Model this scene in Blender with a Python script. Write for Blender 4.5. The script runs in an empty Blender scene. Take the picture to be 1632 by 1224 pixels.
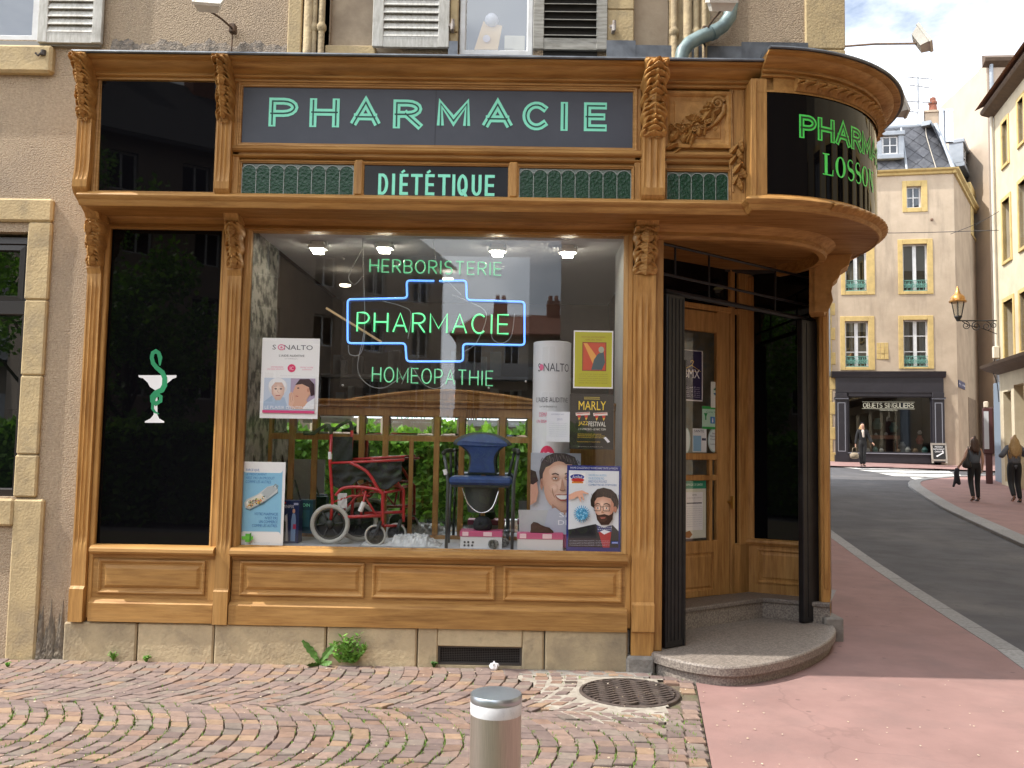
import bpy, bmesh, math, random
from math import sin, cos, pi, radians, sqrt, atan2
from mathutils import Matrix, Vector
random.seed(7)
S = bpy.context.scene
COL = S.collection

# ------------------------------------------------------------------ camera
FPX, CX, CY = 1370.0, 816.0, 612.0
_p, _r, _y = radians(4.117), radians(1.0056), radians(-.5516)
EYE = Vector((0, -6.5, 1.55))
FW = Vector((sin(_y)*cos(_p), cos(_y)*cos(_p), sin(_p)))
_rt = FW.cross(Vector((0, 0, 1))).normalized(); _up = _rt.cross(FW)
RT = _rt*cos(_r)+_up*sin(_r); UP = -_rt*sin(_r)+_up*cos(_r)
cam_data = bpy.data.cameras.new('camera'); cam = bpy.data.objects.new('camera', cam_data); COL.objects.link(cam)
cam.matrix_world = Matrix((( RT.x, UP.x, -FW.x, EYE.x), (RT.y, UP.y, -FW.y, EYE.y), (RT.z, UP.z, -FW.z, EYE.z), (0, 0, 0, 1)))
cam_data.sensor_fit = 'HORIZONTAL'; cam_data.sensor_width = 36; cam_data.lens = 36*FPX/1632
cam_data.clip_start = .05; cam_data.clip_end = 900
S.camera = cam
def ray(px, py): return (FW*FPX+RT*(px-CX)-UP*(py-CY)).normalized()

# ------------------------------------------------------------------ sky, sun, exposure
SUN_EL, SUN_AZ = radians(53), radians(9)          # light travels along (cos az, sin az) in plan
sd = Vector((-cos(SUN_AZ)*cos(SUN_EL), -sin(SUN_AZ)*cos(SUN_EL), sin(SUN_EL)))   # towards the sun
world = bpy.data.worlds.new('World'); S.world = world; world.use_nodes = True
nt = world.node_tree; nt.nodes.clear()
def wn(t): return nt.nodes.new(t)
out = wn('ShaderNodeOutputWorld'); bg1 = wn('ShaderNodeBackground'); bg2 = wn('ShaderNodeBackground'); mx = wn('ShaderNodeMixShader')
sky = wn('ShaderNodeTexSky'); sky.sky_type = 'NISHITA'; sky.sun_disc = False; sky.sun_elevation = SUN_EL; sky.sun_rotation = atan2(sd.x, sd.y)
sky.air_density = 1.0; sky.dust_density = 1.2; sky.ozone_density = 1.0
nt.links.new(sky.outputs[0], bg1.inputs[0]); bg1.inputs[1].default_value = .12
tc = wn('ShaderNodeTexCoord'); mp = wn('ShaderNodeMapping'); mp.inputs['Scale'].default_value = (1.0, 1.0, 2.2); mp.inputs['Location'].default_value = (.35, .1, .62)
nz = wn('ShaderNodeTexNoise'); nz.inputs['Scale'].default_value = 1.7; nz.inputs['Detail'].default_value = 9; nz.inputs['Roughness'].default_value = .58
rp = wn('ShaderNodeValToRGB'); rp.color_ramp.elements[0].position = .315; rp.color_ramp.elements[1].position = .51
nz2 = wn('ShaderNodeTexNoise'); nz2.inputs['Scale'].default_value = 4.2; nz2.inputs['Detail'].default_value = 6
rp2 = wn('ShaderNodeValToRGB'); rp2.color_ramp.elements[0].color = (.78, .81, .86, 1); rp2.color_ramp.elements[1].color = (.95, .975, 1, 1)
rp2.color_ramp.elements[0].position = .35; rp2.color_ramp.elements[1].position = .6
nt.links.new(tc.outputs['Generated'], mp.inputs[0]); nt.links.new(mp.outputs[0], nz.inputs['Vector']); nt.links.new(mp.outputs[0], nz2.inputs['Vector'])
nt.links.new(nz.outputs[0], rp.inputs[0]); nt.links.new(nz2.outputs[0], rp2.inputs[0]); nt.links.new(rp2.outputs[0], bg2.inputs[0]); bg2.inputs[1].default_value = 2.15
nt.links.new(rp.outputs[0], mx.inputs[0]); nt.links.new(bg1.outputs[0], mx.inputs[1]); nt.links.new(bg2.outputs[0], mx.inputs[2]); nt.links.new(mx.outputs[0], out.inputs[0])
sl = bpy.data.lights.new('sun', 'SUN'); sl.energy = 3.9; sl.angle = radians(.6); sl.color = (1, .95, .86)
so = bpy.data.objects.new('sun', sl); COL.objects.link(so); so.rotation_euler = sd.to_track_quat('Z', 'Y').to_euler(); so.location = (-20, -8, 30)
S.view_settings.view_transform = 'Standard'; S.view_settings.look = 'None'; S.view_settings.gamma = 1; S.view_settings.use_curve_mapping = False
S.view_settings.exposure = 0.62
S.cycles.max_bounces = 8; S.cycles.transparent_max_bounces = 12; S.cycles.glossy_bounces = 5
S.cycles.caustics_reflective = False; S.cycles.caustics_refractive = False

# ------------------------------------------------------------------ helpers: materials
def lin(h):
    h = h.lstrip('#'); r = []
    if len(h) == 3: h = ''.join(c*2 for c in h)
    for i in (0, 2, 4):
        c = int(h[i:i+2], 16)/255; r.append(c/12.92 if c <= .04045 else ((c+.055)/1.055)**2.4)
    return tuple(r)
MATS = {}
def mat(name, c1, c2=None, scale=6, rough=.6, bump=0, bscale=80, metal=0, stretch=(1, 1, 1), spec=.5, rnd=0, c3=None, c3scale=1.2, c3amt=.5, rough2=None, c3st=None, c4=None, c4scale=1.5, c4st=None, c4amt=.5, cracks=0, gum=0,
        emit=None, estr=0, detail=6, lo=.35, hi=.65, coat=0, bdist=.004, trans=0, alpha=1):
    if name in MATS: return MATS[name]
    m = bpy.data.materials.new(name); m.use_nodes = True; n = m.node_tree.nodes; L = m.node_tree.links
    b = n['Principled BSDF']
    if isinstance(c1, str): c1 = lin(c1)
    if isinstance(c2, str): c2 = lin(c2)
    if isinstance(c3, str): c3 = lin(c3)
    b.inputs['Base Color'].default_value = (*c1, 1); b.inputs['Roughness'].default_value = rough; b.inputs['Metallic'].default_value = metal
    b.inputs['Specular IOR Level'].default_value = spec
    if coat: b.inputs['Coat Weight'].default_value = coat; b.inputs['Coat Roughness'].default_value = .15
    if trans: b.inputs['Transmission Weight'].default_value = trans
    if alpha < 1: b.inputs['Alpha'].default_value = alpha
    if emit is not None:
        if isinstance(emit, str): emit = lin(emit)
        b.inputs['Emission Color'].default_value = (*emit, 1); b.inputs['Emission Strength'].default_value = estr
    co = n.new('ShaderNodeTexCoord'); mpp = n.new('ShaderNodeMapping'); mpp.inputs['Scale'].default_value = stretch
    L.new(co.outputs['Object'], mpp.inputs[0]); col = None
    if c2 is not None:
        t = n.new('ShaderNodeTexNoise'); t.inputs['Scale'].default_value = scale; t.inputs['Detail'].default_value = detail; t.inputs['Roughness'].default_value = .62
        L.new(mpp.outputs[0], t.inputs['Vector']); r = n.new('ShaderNodeValToRGB')
        r.color_ramp.elements[0].color = (*c1, 1); r.color_ramp.elements[1].color = (*c2, 1); r.color_ramp.elements[0].position = lo; r.color_ramp.elements[1].position = hi
        L.new(t.outputs[0], r.inputs[0]); col = r.outputs[0]
        if rough2 is not None:
            mr = n.new('ShaderNodeMapRange'); mr.inputs[1].default_value = lo; mr.inputs[2].default_value = hi; mr.inputs[3].default_value = rough; mr.inputs[4].default_value = rough2
            L.new(t.outputs[0], mr.inputs[0]); L.new(mr.outputs[0], b.inputs['Roughness'])
    if c3 is not None:
        t = n.new('ShaderNodeTexNoise'); t.inputs['Scale'].default_value = c3scale; t.inputs['Detail'].default_value = 8; t.inputs['Roughness'].default_value = .65
        if c3st:
            m3 = n.new('ShaderNodeMapping'); m3.inputs['Scale'].default_value = c3st; L.new(co.outputs['Object'], m3.inputs[0]); L.new(m3.outputs[0], t.inputs['Vector'])
        else: L.new(co.outputs['Object'], t.inputs['Vector'])
        r = n.new('ShaderNodeMapRange'); r.inputs[1].default_value = .5; r.inputs[2].default_value = .7; r.inputs[4].default_value = c3amt
        L.new(t.outputs[0], r.inputs[0]); x = n.new('ShaderNodeMixRGB'); x.inputs[2].default_value = (*c3, 1); x.inputs[1].default_value = (*c1, 1)
        if col: L.new(col, x.inputs[1])
        L.new(r.outputs[0], x.inputs[0]); col = x.outputs[0]
    def over(fac, cc):
        x = n.new('ShaderNodeMixRGB'); x.inputs[2].default_value = (*cc, 1); x.inputs[1].default_value = (*c1, 1)
        if col: L.new(col, x.inputs[1])
        L.new(fac, x.inputs[0]); return x.outputs[0]
    if c4 is not None:
        t = n.new('ShaderNodeTexNoise'); t.inputs['Scale'].default_value = c4scale; t.inputs['Detail'].default_value = 9; t.inputs['Roughness'].default_value = .7
        m4 = n.new('ShaderNodeMapping'); m4.inputs['Scale'].default_value = c4st or (1, 1, 1); m4.inputs['Location'].default_value = (3.1, 1.7, 5.3); L.new(co.outputs['Object'], m4.inputs[0]); L.new(m4.outputs[0], t.inputs['Vector'])
        r = n.new('ShaderNodeMapRange'); r.inputs[1].default_value = .52; r.inputs[2].default_value = .72; r.inputs[4].default_value = c4amt; L.new(t.outputs[0], r.inputs[0]); col = over(r.outputs[0], c4)
    if cracks:                                             # thin wandering cracks
        t = n.new('ShaderNodeTexNoise'); t.inputs['Scale'].default_value = 2.2; t.inputs['Detail'].default_value = 6; va = n.new('ShaderNodeVectorMath'); va.operation = 'MULTIPLY_ADD'; va.inputs[1].default_value = (.5, .5, .5)
        L.new(co.outputs['Object'], t.inputs['Vector']); L.new(t.outputs['Color'], va.inputs[0]); L.new(co.outputs['Object'], va.inputs[2])
        vo = n.new('ShaderNodeTexVoronoi'); vo.feature = 'DISTANCE_TO_EDGE'; vo.inputs['Scale'].default_value = cracks; L.new(va.outputs[0], vo.inputs['Vector'])
        r = n.new('ShaderNodeMapRange'); r.inputs[1].default_value = .004; r.inputs[2].default_value = .010; r.inputs[3].default_value = .22; r.inputs[4].default_value = 0; L.new(vo.outputs['Distance'], r.inputs[0])
        t2 = n.new('ShaderNodeTexNoise'); t2.inputs['Scale'].default_value = .7; L.new(co.outputs['Object'], t2.inputs['Vector']); r2 = n.new('ShaderNodeMapRange'); r2.inputs[1].default_value = .5; r2.inputs[2].default_value = .6; L.new(t2.outputs[0], r2.inputs[0])
        mm = n.new('ShaderNodeMath'); mm.operation = 'MULTIPLY'; L.new(r.outputs[0], mm.inputs[0]); L.new(r2.outputs[0], mm.inputs[1]); col = over(mm.outputs[0], tuple(q*.35 for q in c1))
    if gum:                                                # dropped gum and oil spots
        vo = n.new('ShaderNodeTexVoronoi'); vo.inputs['Scale'].default_value = gum; L.new(co.outputs['Object'], vo.inputs['Vector'])
        r = n.new('ShaderNodeMapRange'); r.inputs[1].default_value = .06; r.inputs[2].default_value = .09; r.inputs[3].default_value = .55; r.inputs[4].default_value = 0; L.new(vo.outputs['Distance'], r.inputs[0]); col = over(r.outputs[0], tuple(q*.4 for q in c1))
    if rnd:
        oi = n.new('ShaderNodeObjectInfo'); hs = n.new('ShaderNodeHueSaturation'); mr = n.new('ShaderNodeMapRange'); mr.inputs[3].default_value = 1-rnd; mr.inputs[4].default_value = 1+rnd
        L.new(oi.outputs['Random'], mr.inputs[0]); L.new(mr.outputs[0], hs.inputs['Value']); hs.inputs['Color'].default_value = (*c1, 1)
        if col: L.new(col, hs.inputs['Color'])
        col = hs.outputs[0]
    if col: L.new(col, b.inputs['Base Color'])
    if bump:
        t = n.new('ShaderNodeTexNoise'); t.inputs['Scale'].default_value = bscale; t.inputs['Detail'].default_value = 5
        L.new(mpp.outputs[0], t.inputs['Vector']); bp = n.new('ShaderNodeBump'); bp.inputs['Strength'].default_value = bump; bp.inputs['Distance'].default_value = bdist
        L.new(t.outputs[0], bp.inputs['Height']); L.new(bp.outputs[0], b.inputs['Normal'])
    MATS[name] = m; return m
def glass_mat(name, tint=(.86, .9, .88), f0=.08, rough=0.0, bump=0):
    if name in MATS: return MATS[name]
    m = bpy.data.materials.new(name); m.use_nodes = True; n = m.node_tree.nodes; L = m.node_tree.links; n.clear()
    o = n.new('ShaderNodeOutputMaterial'); tr = n.new('ShaderNodeBsdfTransparent'); tr.inputs[0].default_value = (*tint, 1)
    g = n.new('ShaderNodeBsdfGlossy'); g.inputs['Roughness'].default_value = rough; g.inputs[0].default_value = (.95, .97, 1, 1)
    lw = n.new('ShaderNodeFresnel'); ge = n.new('ShaderNodeNewGeometry'); io = n.new('ShaderNodeMapRange'); io.inputs[3].default_value = 1.5; io.inputs[4].default_value = 1/1.5; L.new(ge.outputs['Backfacing'], io.inputs[0]); L.new(io.outputs[0], lw.inputs[0]); mr = n.new('ShaderNodeMapRange'); mr.inputs[1].default_value = .04; mr.inputs[2].default_value = 1; mr.inputs[3].default_value = f0; mr.inputs[4].default_value = 1
    L.new(lw.outputs[0], mr.inputs[0]); x = n.new('ShaderNodeMixShader'); L.new(mr.outputs[0], x.inputs[0]); L.new(tr.outputs[0], x.inputs[1]); L.new(g.outputs[0], x.inputs[2]); L.new(x.outputs[0], o.inputs[0])
    if bump:
        t = n.new('ShaderNodeTexNoise'); t.inputs['Scale'].default_value = 1.3; bp = n.new('ShaderNodeBump'); bp.inputs['Strength'].default_value = bump; bp.inputs['Distance'].default_value = .02
        co = n.new('ShaderNodeTexCoord'); L.new(co.outputs['Object'], t.inputs['Vector']); L.new(t.outputs[0], bp.inputs['Height']); L.new(bp.outputs[0], g.inputs['Normal'])
    MATS[name] = m; return m

def flat(h, rough=.55): return mat('print_'+h.strip('#'), h, rough=rough, spec=.3)

# ------------------------------------------------------------------ helpers: meshes
class MB:
    def __init__(s, M=None): s.v = []; s.f = []; s.mi = []; s.M = M
    def add(s, vs, fs, m=0):
        o = len(s.v)
        s.v += [tuple(s.M @ Vector(p)) for p in vs] if s.M is not None else [tuple(p) for p in vs]
        s.f += [tuple(i+o for i in f) for f in fs]; s.mi += [m]*len(fs); return s
    def box(s, x0, x1, y0, y1, z0, z1, m=0, c=0):
        if c and min(x1-x0, y1-y0, z1-z0) > 2.2*c:       # chamfered box
            vs = []; ids = {}
            for ix, (xa, sx) in enumerate(((x0, 1), (x1, -1))):
                for iy, (ya, sy) in enumerate(((y0, 1), (y1, -1))):
                    for iz, (za, sz) in enumerate(((z0, 1), (z1, -1))):
                        ids[ix, iy, iz] = len(vs)
                        vs += [(xa, ya+sy*c, za+sz*c), (xa+sx*c, ya, za+sz*c), (xa+sx*c, ya+sy*c, za)]
            I = lambda a, b, d, k: ids[a, b, d]+k
            fs = [(I(0,0,0,0), I(0,0,1,0), I(0,1,1,0), I(0,1,0,0)), (I(1,0,0,0), I(1,1,0,0), I(1,1,1,0), I(1,0,1,0)),
                  (I(0,0,0,1), I(1,0,0,1), I(1,0,1,1), I(0,0,1,1)), (I(0,1,0,1), I(0,1,1,1), I(1,1,1,1), I(1,1,0,1)),
                  (I(0,0,0,2), I(0,1,0,2), I(1,1,0,2), I(1,0,0,2)), (I(0,0,1,2), I(1,0,1,2), I(1,1,1,2), I(0,1,1,2))]
            for a in (0, 1):
                for b in (0, 1):
                    fs += [(I(a,b,0,0), I(a,b,1,0), I(a,b,1,1), I(a,b,0,1)), (I(a,0,b,0), I(a,1,b,0), I(a,1,b,2), I(a,0,b,2)), (I(0,a,b,1), I(1,a,b,1), I(1,a,b,2), I(0,a,b,2))]
            for k in ids: fs.append((ids[k], ids[k]+1, ids[k]+2))
            return s.add(vs, fs, m)
        return s.add([(x0,y0,z0),(x1,y0,z0),(x1,y1,z0),(x0,y1,z0),(x0,y0,z1),(x1,y0,z1),(x1,y1,z1),(x0,y1,z1)],
                     [(0,3,2,1),(4,5,6,7),(0,1,5,4),(1,2,6,5),(2,3,7,6),(3,0,4,7)], m)
    def rings(s, x0, x1, z0, z1, prof, cap=True, m=0):     # nested rectangles facing -y: prof = [(inset, y)]
        vs = []
        for i, y in prof: vs += [(x0+i, y, z0+i), (x1-i, y, z0+i), (x1-i, y, z1-i), (x0+i, y, z1-i)]
        fs = []
        for k in range(len(prof)-1):
            for j in range(4): fs.append((4*k+j, 4*k+(j+1) % 4, 4*k+4+(j+1) % 4, 4*k+4+j))
        if cap: k = 4*(len(prof)-1); fs.append((k, k+1, k+2, k+3))
        return s.add(vs, fs, m)
    def sweep(s, path, prof, m=0, caps=True):               # path [(x,y)], prof [(out,z)]; out is to the right of travel (x then -y)
        n = len(path); P = [Vector((a[0], a[1])) for a in path]; vs = []
        for i in range(n):
            d1 = (P[i]-P[i-1]).normalized() if i else (P[1]-P[0]).normalized(); d2 = (P[i+1]-P[i]).normalized() if i < n-1 else d1
            n1 = Vector((d1.y, -d1.x)); n2 = Vector((d2.y, -d2.x)); b = n1+n2; b = b/max(.3, b.dot(n1)) if b.length > 1e-6 else n1
            for o, z in prof: vs.append((P[i].x+b.x*o, P[i].y+b.y*o, z))
        k = len(prof); fs = []
        for i in range(n-1):
            for j in range(k-1): fs.append((i*k+j, (i+1)*k+j, (i+1)*k+j+1, i*k+j+1))
        if caps: fs += [tuple(range(k)), tuple((n-1)*k+j for j in range(k-1, -1, -1))]
        return s.add(vs, fs, m)
    def tube(s, pts, r, n=8, m=0, caps=True, closed=False):
        P = [Vector(p) for p in pts]; N = len(P); R = r if isinstance(r, (list, tuple)) else [r]*N; vs = []; u = None
        for i in range(N):
            if closed: d = P[(i+1) % N]-P[i-1]
            else: d = P[min(i+1, N-1)]-P[max(i-1, 0)]
            d = d.normalized() if d.length > 1e-9 else Vector((0, 0, 1))
            if u is None: u = d.cross(Vector((0, 0, 1)) if abs(d.z) < .9 else Vector((1, 0, 0))).normalized()
            else:
                u = u-d*u.dot(d); u = u.normalized() if u.length > 1e-6 else d.orthogonal().normalized()
            w = d.cross(u)
            for k in range(n): a = 2*pi*k/n; vs.append(P[i]+(u*cos(a)+w*sin(a))*R[i])
        fs = []
        for i in range(N if closed else N-1):
            j2 = (i+1) % N
            for k in range(n): fs.append((i*n+k, i*n+(k+1) % n, j2*n+(k+1) % n, j2*n+k))
        if caps and not closed: fs += [tuple(range(n-1, -1, -1)), tuple((N-1)*n+k for k in range(n))]
        return s.add(vs, fs, m)
    def lathe(s, prof, n=20, c=(0, 0, 0), m=0, axis='z', caps=True):
        vs = []
        for r, z in prof:
            for k in range(n):
                a = 2*pi*k/n; p = (r*cos(a), r*sin(a), z)
                if axis == 'y': p = (p[0], p[2], p[1])
                if axis == 'x': p = (p[2], p[0], p[1])
                vs.append((c[0]+p[0], c[1]+p[1], c[2]+p[2]))
        fs = []
        for i in range(len(prof)-1):
            for k in range(n): fs.append((i*n+k, i*n+(k+1) % n, (i+1)*n+(k+1) % n, (i+1)*n+k))
        if caps: fs += [tuple(range(n-1, -1, -1)), tuple((len(prof)-1)*n+k for k in range(n))]
        return s.add(vs, fs, m)
    def poly(s, pts, y0, y1, m=0):                          # extruded polygon in the x-z plane
        n = len(pts); vs = [(x, y0, z) for x, z in pts]+[(x, y1, z) for x, z in pts]
        return s.add(vs, [tuple(range(n)), tuple(range(2*n-1, n-1, -1))]+[(i, i+n, (i+1) % n+n, (i+1) % n) for i in range(n)], m)
    def face(s, pts, y, m=0): return s.add([(x, y, z) for x, z in pts], [tuple(range(len(pts)))], m)
    def plan(s, pts, z0, z1, m=0, top=None):                # extruded polygon in plan
        n = len(pts); zf = top or (lambda x, y: z1)
        vs = [(x, y, zf(x, y)+(z0-z1 if top else 0) if top else z0) for x, y in pts]+[(x, y, zf(x, y)) for x, y in pts]
        return s.add(vs, [tuple(range(n-1, -1, -1)), tuple(range(n, 2*n))]+[(i, (i+1) % n, (i+1) % n+n, i+n) for i in range(n)], m)
    def ribbon(s, pts, w, y, m=0, closed=False, th=0, cap=0):  # flat stroke in x-z, mitred; optional thickness th towards +y
        P = [Vector(p) for i, p in enumerate(pts) if i == 0 or (Vector(p)-Vector(pts[i-1])).length > 1e-5]; N = len(P)
        if len(P) < len(pts) and isinstance(w, (list, tuple)): w = w[:N]
        if closed and (P[0]-P[-1]).length < 1e-5: P.pop(); N -= 1
        if cap and not closed: P[0] = P[0]-(P[1]-P[0]).normalized()*cap; P[-1] = P[-1]+(P[-1]-P[-2]).normalized()*cap
        L = []; Rr = []
        for i in range(N):
            if closed: d1 = (P[i]-P[i-1]).normalized(); d2 = (P[(i+1) % N]-P[i]).normalized()
            else:
                d1 = (P[i]-P[i-1]).normalized() if i else (P[1]-P[0]).normalized(); d2 = (P[i+1]-P[i]).normalized() if i < N-1 else d1
            n1 = Vector((-d1.y, d1.x)); n2 = Vector((-d2.y, d2.x)); b = n1+n2
            b = b/max(.38, b.dot(n1)) if b.length > 1e-6 else n1
            W = (w[i] if isinstance(w, (list, tuple)) else w)/2
            L.append(P[i]+b*W); Rr.append(P[i]-b*W)
        n_ = N if closed else N-1
        if th:
            vs = [(p.x, y, p.y) for p in L]+[(p.x, y, p.y) for p in Rr]; fs = []
            for i in range(n_): j = (i+1) % N; fs.append((i, i+N, j+N, j))
            vs += [(a, b+th, c) for a, b, c in vs]
            for i in range(n_): j = (i+1) % N; fs += [(i, j, j+2*N, i+2*N), (i+N, i+3*N, j+3*N, j+N)]
            return s.add(vs, fs, m)
        for i in range(n_):                                 # each segment lies a hair proud of the one before
            j = (i+1) % N; k = y-i*2.5e-5
            s.add([(L[i].x, k, L[i].y), (Rr[i].x, k, Rr[i].y), (Rr[j].x, k, Rr[j].y), (L[j].x, k, L[j].y)], [(0, 1, 2, 3)], m)
        return s
    def build(s, name, mats, parent=None, smooth=False, kind=None, weld=False):
        me = bpy.data.meshes.new(name); me.from_pydata(s.v, [], s.f)
        if not isinstance(mats, (list, tuple)): mats = [mats]
        for m in mats: me.materials.append(m)
        if len(mats) > 1: me.polygons.foreach_set('material_index', s.mi)
        if smooth: me.polygons.foreach_set('use_smooth', [True]*len(me.polygons))
        me.update()
        if smooth and smooth != True: me.set_sharp_from_angle(angle=radians(smooth))
        o = bpy.data.objects.new(name, me); COL.objects.link(o)
        if parent is not None: put(o, parent)
        if kind: o['kind'] = kind
        return o
def put(o, parent):
    o.parent = parent
    if parent.type == 'EMPTY': o.matrix_parent_inverse = Matrix.Translation(-parent.location)
def thing(name, label, cat, group=None, loc=(0, 0, 0)):
    o = bpy.data.objects.new(name, None); COL.objects.link(o); o.empty_display_size = .1; o.location = loc
    o['label'] = label; o['category'] = cat
    if group: o['group'] = group
    return o
def tag(o, label, cat, group=None):
    o['label'] = label; o['category'] = cat
    if group: o['group'] = group
    return o
def struct(o): o['kind'] = 'structure'; return o
def dup(o, delta, parent=None, label=None):
    c = o.copy(); COL.objects.link(c)
    if parent is None:
        c.location = Vector(o.location)+Vector(delta)
        if label: c['label'] = label
    else: c.parent = parent
    for ch in o.children: dup(ch, delta, c)
    return c
class Fr:                                                   # a vertical plane: local x along it, y into it, z up
    def __init__(s, A, deg):
        s.A = Vector((A[0], A[1], A[2] if len(A) > 2 else 0)); a = radians(deg); s.u = Vector((cos(a), sin(a), 0)); s.n = Vector((-sin(a), cos(a), 0))
        s.M = Matrix(((s.u.x, s.n.x, 0, s.A.x), (s.u.y, s.n.y, 0, s.A.y), (0, 0, 1, s.A.z), (0, 0, 0, 1)))
    def px(s, x, y, d=0):
        r = ray(x, y); t = ((s.A-EYE).dot(s.n)+d)/r.dot(s.n); p = EYE+r*t-s.A
        return p.dot(s.u), p.z
    def rect(s, x0, y0, x1, y1, d=0):
        a = s.px(x0, y0, d); b = s.px(x1, y1, d); c = s.px(x0, y1, d); e = s.px(x1, y0, d)
        return (a[0]+c[0])/2, (b[0]+e[0])/2, (b[1]+c[1])/2, (a[1]+e[1])/2      # x0,x1,z0,z1
    def w(s, x, y, z): return s.M @ Vector((x, y, z))
FAC = Fr((0, 0), 0)
GZ = -.08
def gz(x, y):
    if y <= 0: return GZ
    return GZ+.00143*y*y if y < 31 else GZ+.00143*961+.0887*(y-31)
def gpx(px, py, dz=0):                                      # where a pixel's ray meets the (rising) ground
    r = ray(px, py); t = 1.0
    while t < 90:
        p = EYE+r*t
        if p.z < gz(p.x, p.y)+dz: break
        t += .02
    return p
def arc(cx, cy, rx, ry, a0, a1, n=8): return [(cx+rx*cos(radians(a0+(a1-a0)*i/n)), cy+ry*sin(radians(a0+(a1-a0)*i/n))) for i in range(n+1)]
# text from Blender's built-in face, as flat triangles
_TX = {}
def text_geo(s):
    if s in _TX: return _TX[s]
    cu = bpy.data.curves.new('t', 'FONT'); cu.body = s; cu.size = 1; cu.resolution_u = 2
    ob = bpy.data.objects.new('t', cu); me = bpy.data.meshes.new_from_object(ob)
    vs = [(v.co.x, v.co.y) for v in me.vertices]; fs = [tuple(p.vertices) for p in me.polygons]
    bpy.data.objects.remove(ob); bpy.data.meshes.remove(me); bpy.data.curves.remove(cu)
    _TX[s] = (vs, fs); return _TX[s]
def text(mb, s, x0, x1, z0, z1, y, m=0, bold=0):            # fitted into the box
    vs, fs = text_geo(s)
    if not vs: return
    a, b = min(v[0] for v in vs), max(v[0] for v in vs); c, d = min(v[1] for v in vs), max(v[1] for v in vs)
    f = lambda v: (x0+(v[0]-a)/(b-a)*(x1-x0), y, z0+(v[1]-c)/(d-c)*(z1-z0))
    mb.add([f(v) for v in vs], fs, m)
# single-stroke letters, height 1
LW = dict(A=.72, B=.62, C=.68, D=.66, E=.56, G=.7, H=.68, I=.0, J=.4, L=.5, M=.86, N=.7, O=.76, P=.6, Q=.76, R=.62, S=.58, T=.64, U=.66)
def glyph(c, w=None):
    w = LW[c] if w is None else w
    if c == 'A': return [[(0, 0), (w/2, 1), (w, 0)], [(w*.17, .34), (w*.83, .34)]]
    if c == 'B': return [[(0, 0), (0, 1), (w*.55, 1)]+arc(w*.55, .76, w*.4, .24, 90, -90)+[(0, .52)], [(w*.55, .52)]+arc(w*.58, .26, w*.42, .26, 90, -90)+[(0, 0)]]
    if c == 'C': return [arc(w*.55, .5, w*.55, .5, 48, 312, 16)]
    if c == 'D': return [[(0, 0), (0, 1), (w*.4, 1)]+arc(w*.4, .5, w*.6, .5, 90, -90, 12)+[(0, 0)]]
    if c == 'E': return [[(w, 1), (0, 1), (0, 0), (w, 0)], [(0, .5), (w*.9, .5)]]
    if c == 'G': return [arc(w*.55, .5, w*.55, .5, 48, 330, 16)+[(w, .45), (w*.6, .45)]]
    if c == 'H': return [[(0, 0), (0, 1)], [(w, 0), (w, 1)], [(0, .52), (w, .52)]]
    if c == 'I': return [[(w/2, 0), (w/2, 1)]]
    if c == 'J': return [[(w, 1), (w, .25)]+arc(w*.5, .25, w*.5, .25, 0, -150)]
    if c == 'L': return [[(0, 1), (0, 0), (w, 0)]]
    if c == 'M': return [[(0, 0), (0, 1), (w/2, .22), (w, 1), (w, 0)]]
    if c == 'N': return [[(0, 0), (0, 1), (w, 0), (w, 1)]]
    if c == 'O': return [arc(w/2, .5, w/2, .5, 90, 450, 20)]
    if c == 'P': return [[(0, 0), (0, 1), (w*.5, 1)]+arc(w*.5, .72, w*.5, .28, 90, -90)+[(0, .44)]]
    if c == 'Q': return [arc(w/2, .5, w/2, .5, 90, 450, 20), [(w*.6, .2), (w*.95, -.08)]]
    if c == 'R': return [[(0, 0), (0, 1), (w*.5, 1)]+arc(w*.5, .74, w*.5, .26, 90, -90)+[(0, .48)], [(w*.45, .48), (w, 0)]]
    if c == 'S': return [arc(w*.5, .76, w*.46, .24, 40, 270, 10)+arc(w*.5, .26, w*.5, .26, 90, -140, 10)[1:]]
    if c == 'T': return [[(0, 1), (w, 1)], [(w/2, 1), (w/2, 0)]]
    if c == 'U': return [[(0, 1), (0, .3)]+arc(w*.5, .3, w*.5, .3, 180, 360)+[(w, 1)]]
    return []
def word(s, gap=.28, lw=None, space=.5):                   # -> [(strokes)], total width
    x = 0; o = []
    for ch in s:
        if ch == ' ': x += space; continue
        w = (lw or LW).get(ch, LW[ch]); o.append([[(x+a, b) for a, b in st] for st in glyph(ch, w)]); x += w+gap
    return o, x-gap
# ------------------------------------------------------------------ materials of the shopfront
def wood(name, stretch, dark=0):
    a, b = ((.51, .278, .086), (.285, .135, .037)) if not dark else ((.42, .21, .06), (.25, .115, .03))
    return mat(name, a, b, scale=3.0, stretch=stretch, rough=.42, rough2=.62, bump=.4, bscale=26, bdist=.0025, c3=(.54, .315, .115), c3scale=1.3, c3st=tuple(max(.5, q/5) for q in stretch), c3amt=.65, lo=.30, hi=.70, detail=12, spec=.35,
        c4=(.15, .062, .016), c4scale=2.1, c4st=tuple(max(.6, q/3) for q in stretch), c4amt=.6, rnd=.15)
WH = wood('wood_grain_across', (1.1, 9, 16)); WV = wood('wood_grain_up', (16, 9, 1.1)); WC = wood('wood_carved', (5, 5, 5))
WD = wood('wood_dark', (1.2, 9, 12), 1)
BLACKGLASS = mat('black_glass', (.003, .003, .004), rough=.015, spec=.2)
SLATEPANEL = mat('slate_panel', '#414550', '#484c57', scale=3, rough=.5, spec=.4)
MINT = mat('mint_paint', (.26, .86, .64), rough=.5); MINTDARK = mat('mint_groove', '#1d4a44', rough=.6)
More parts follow.
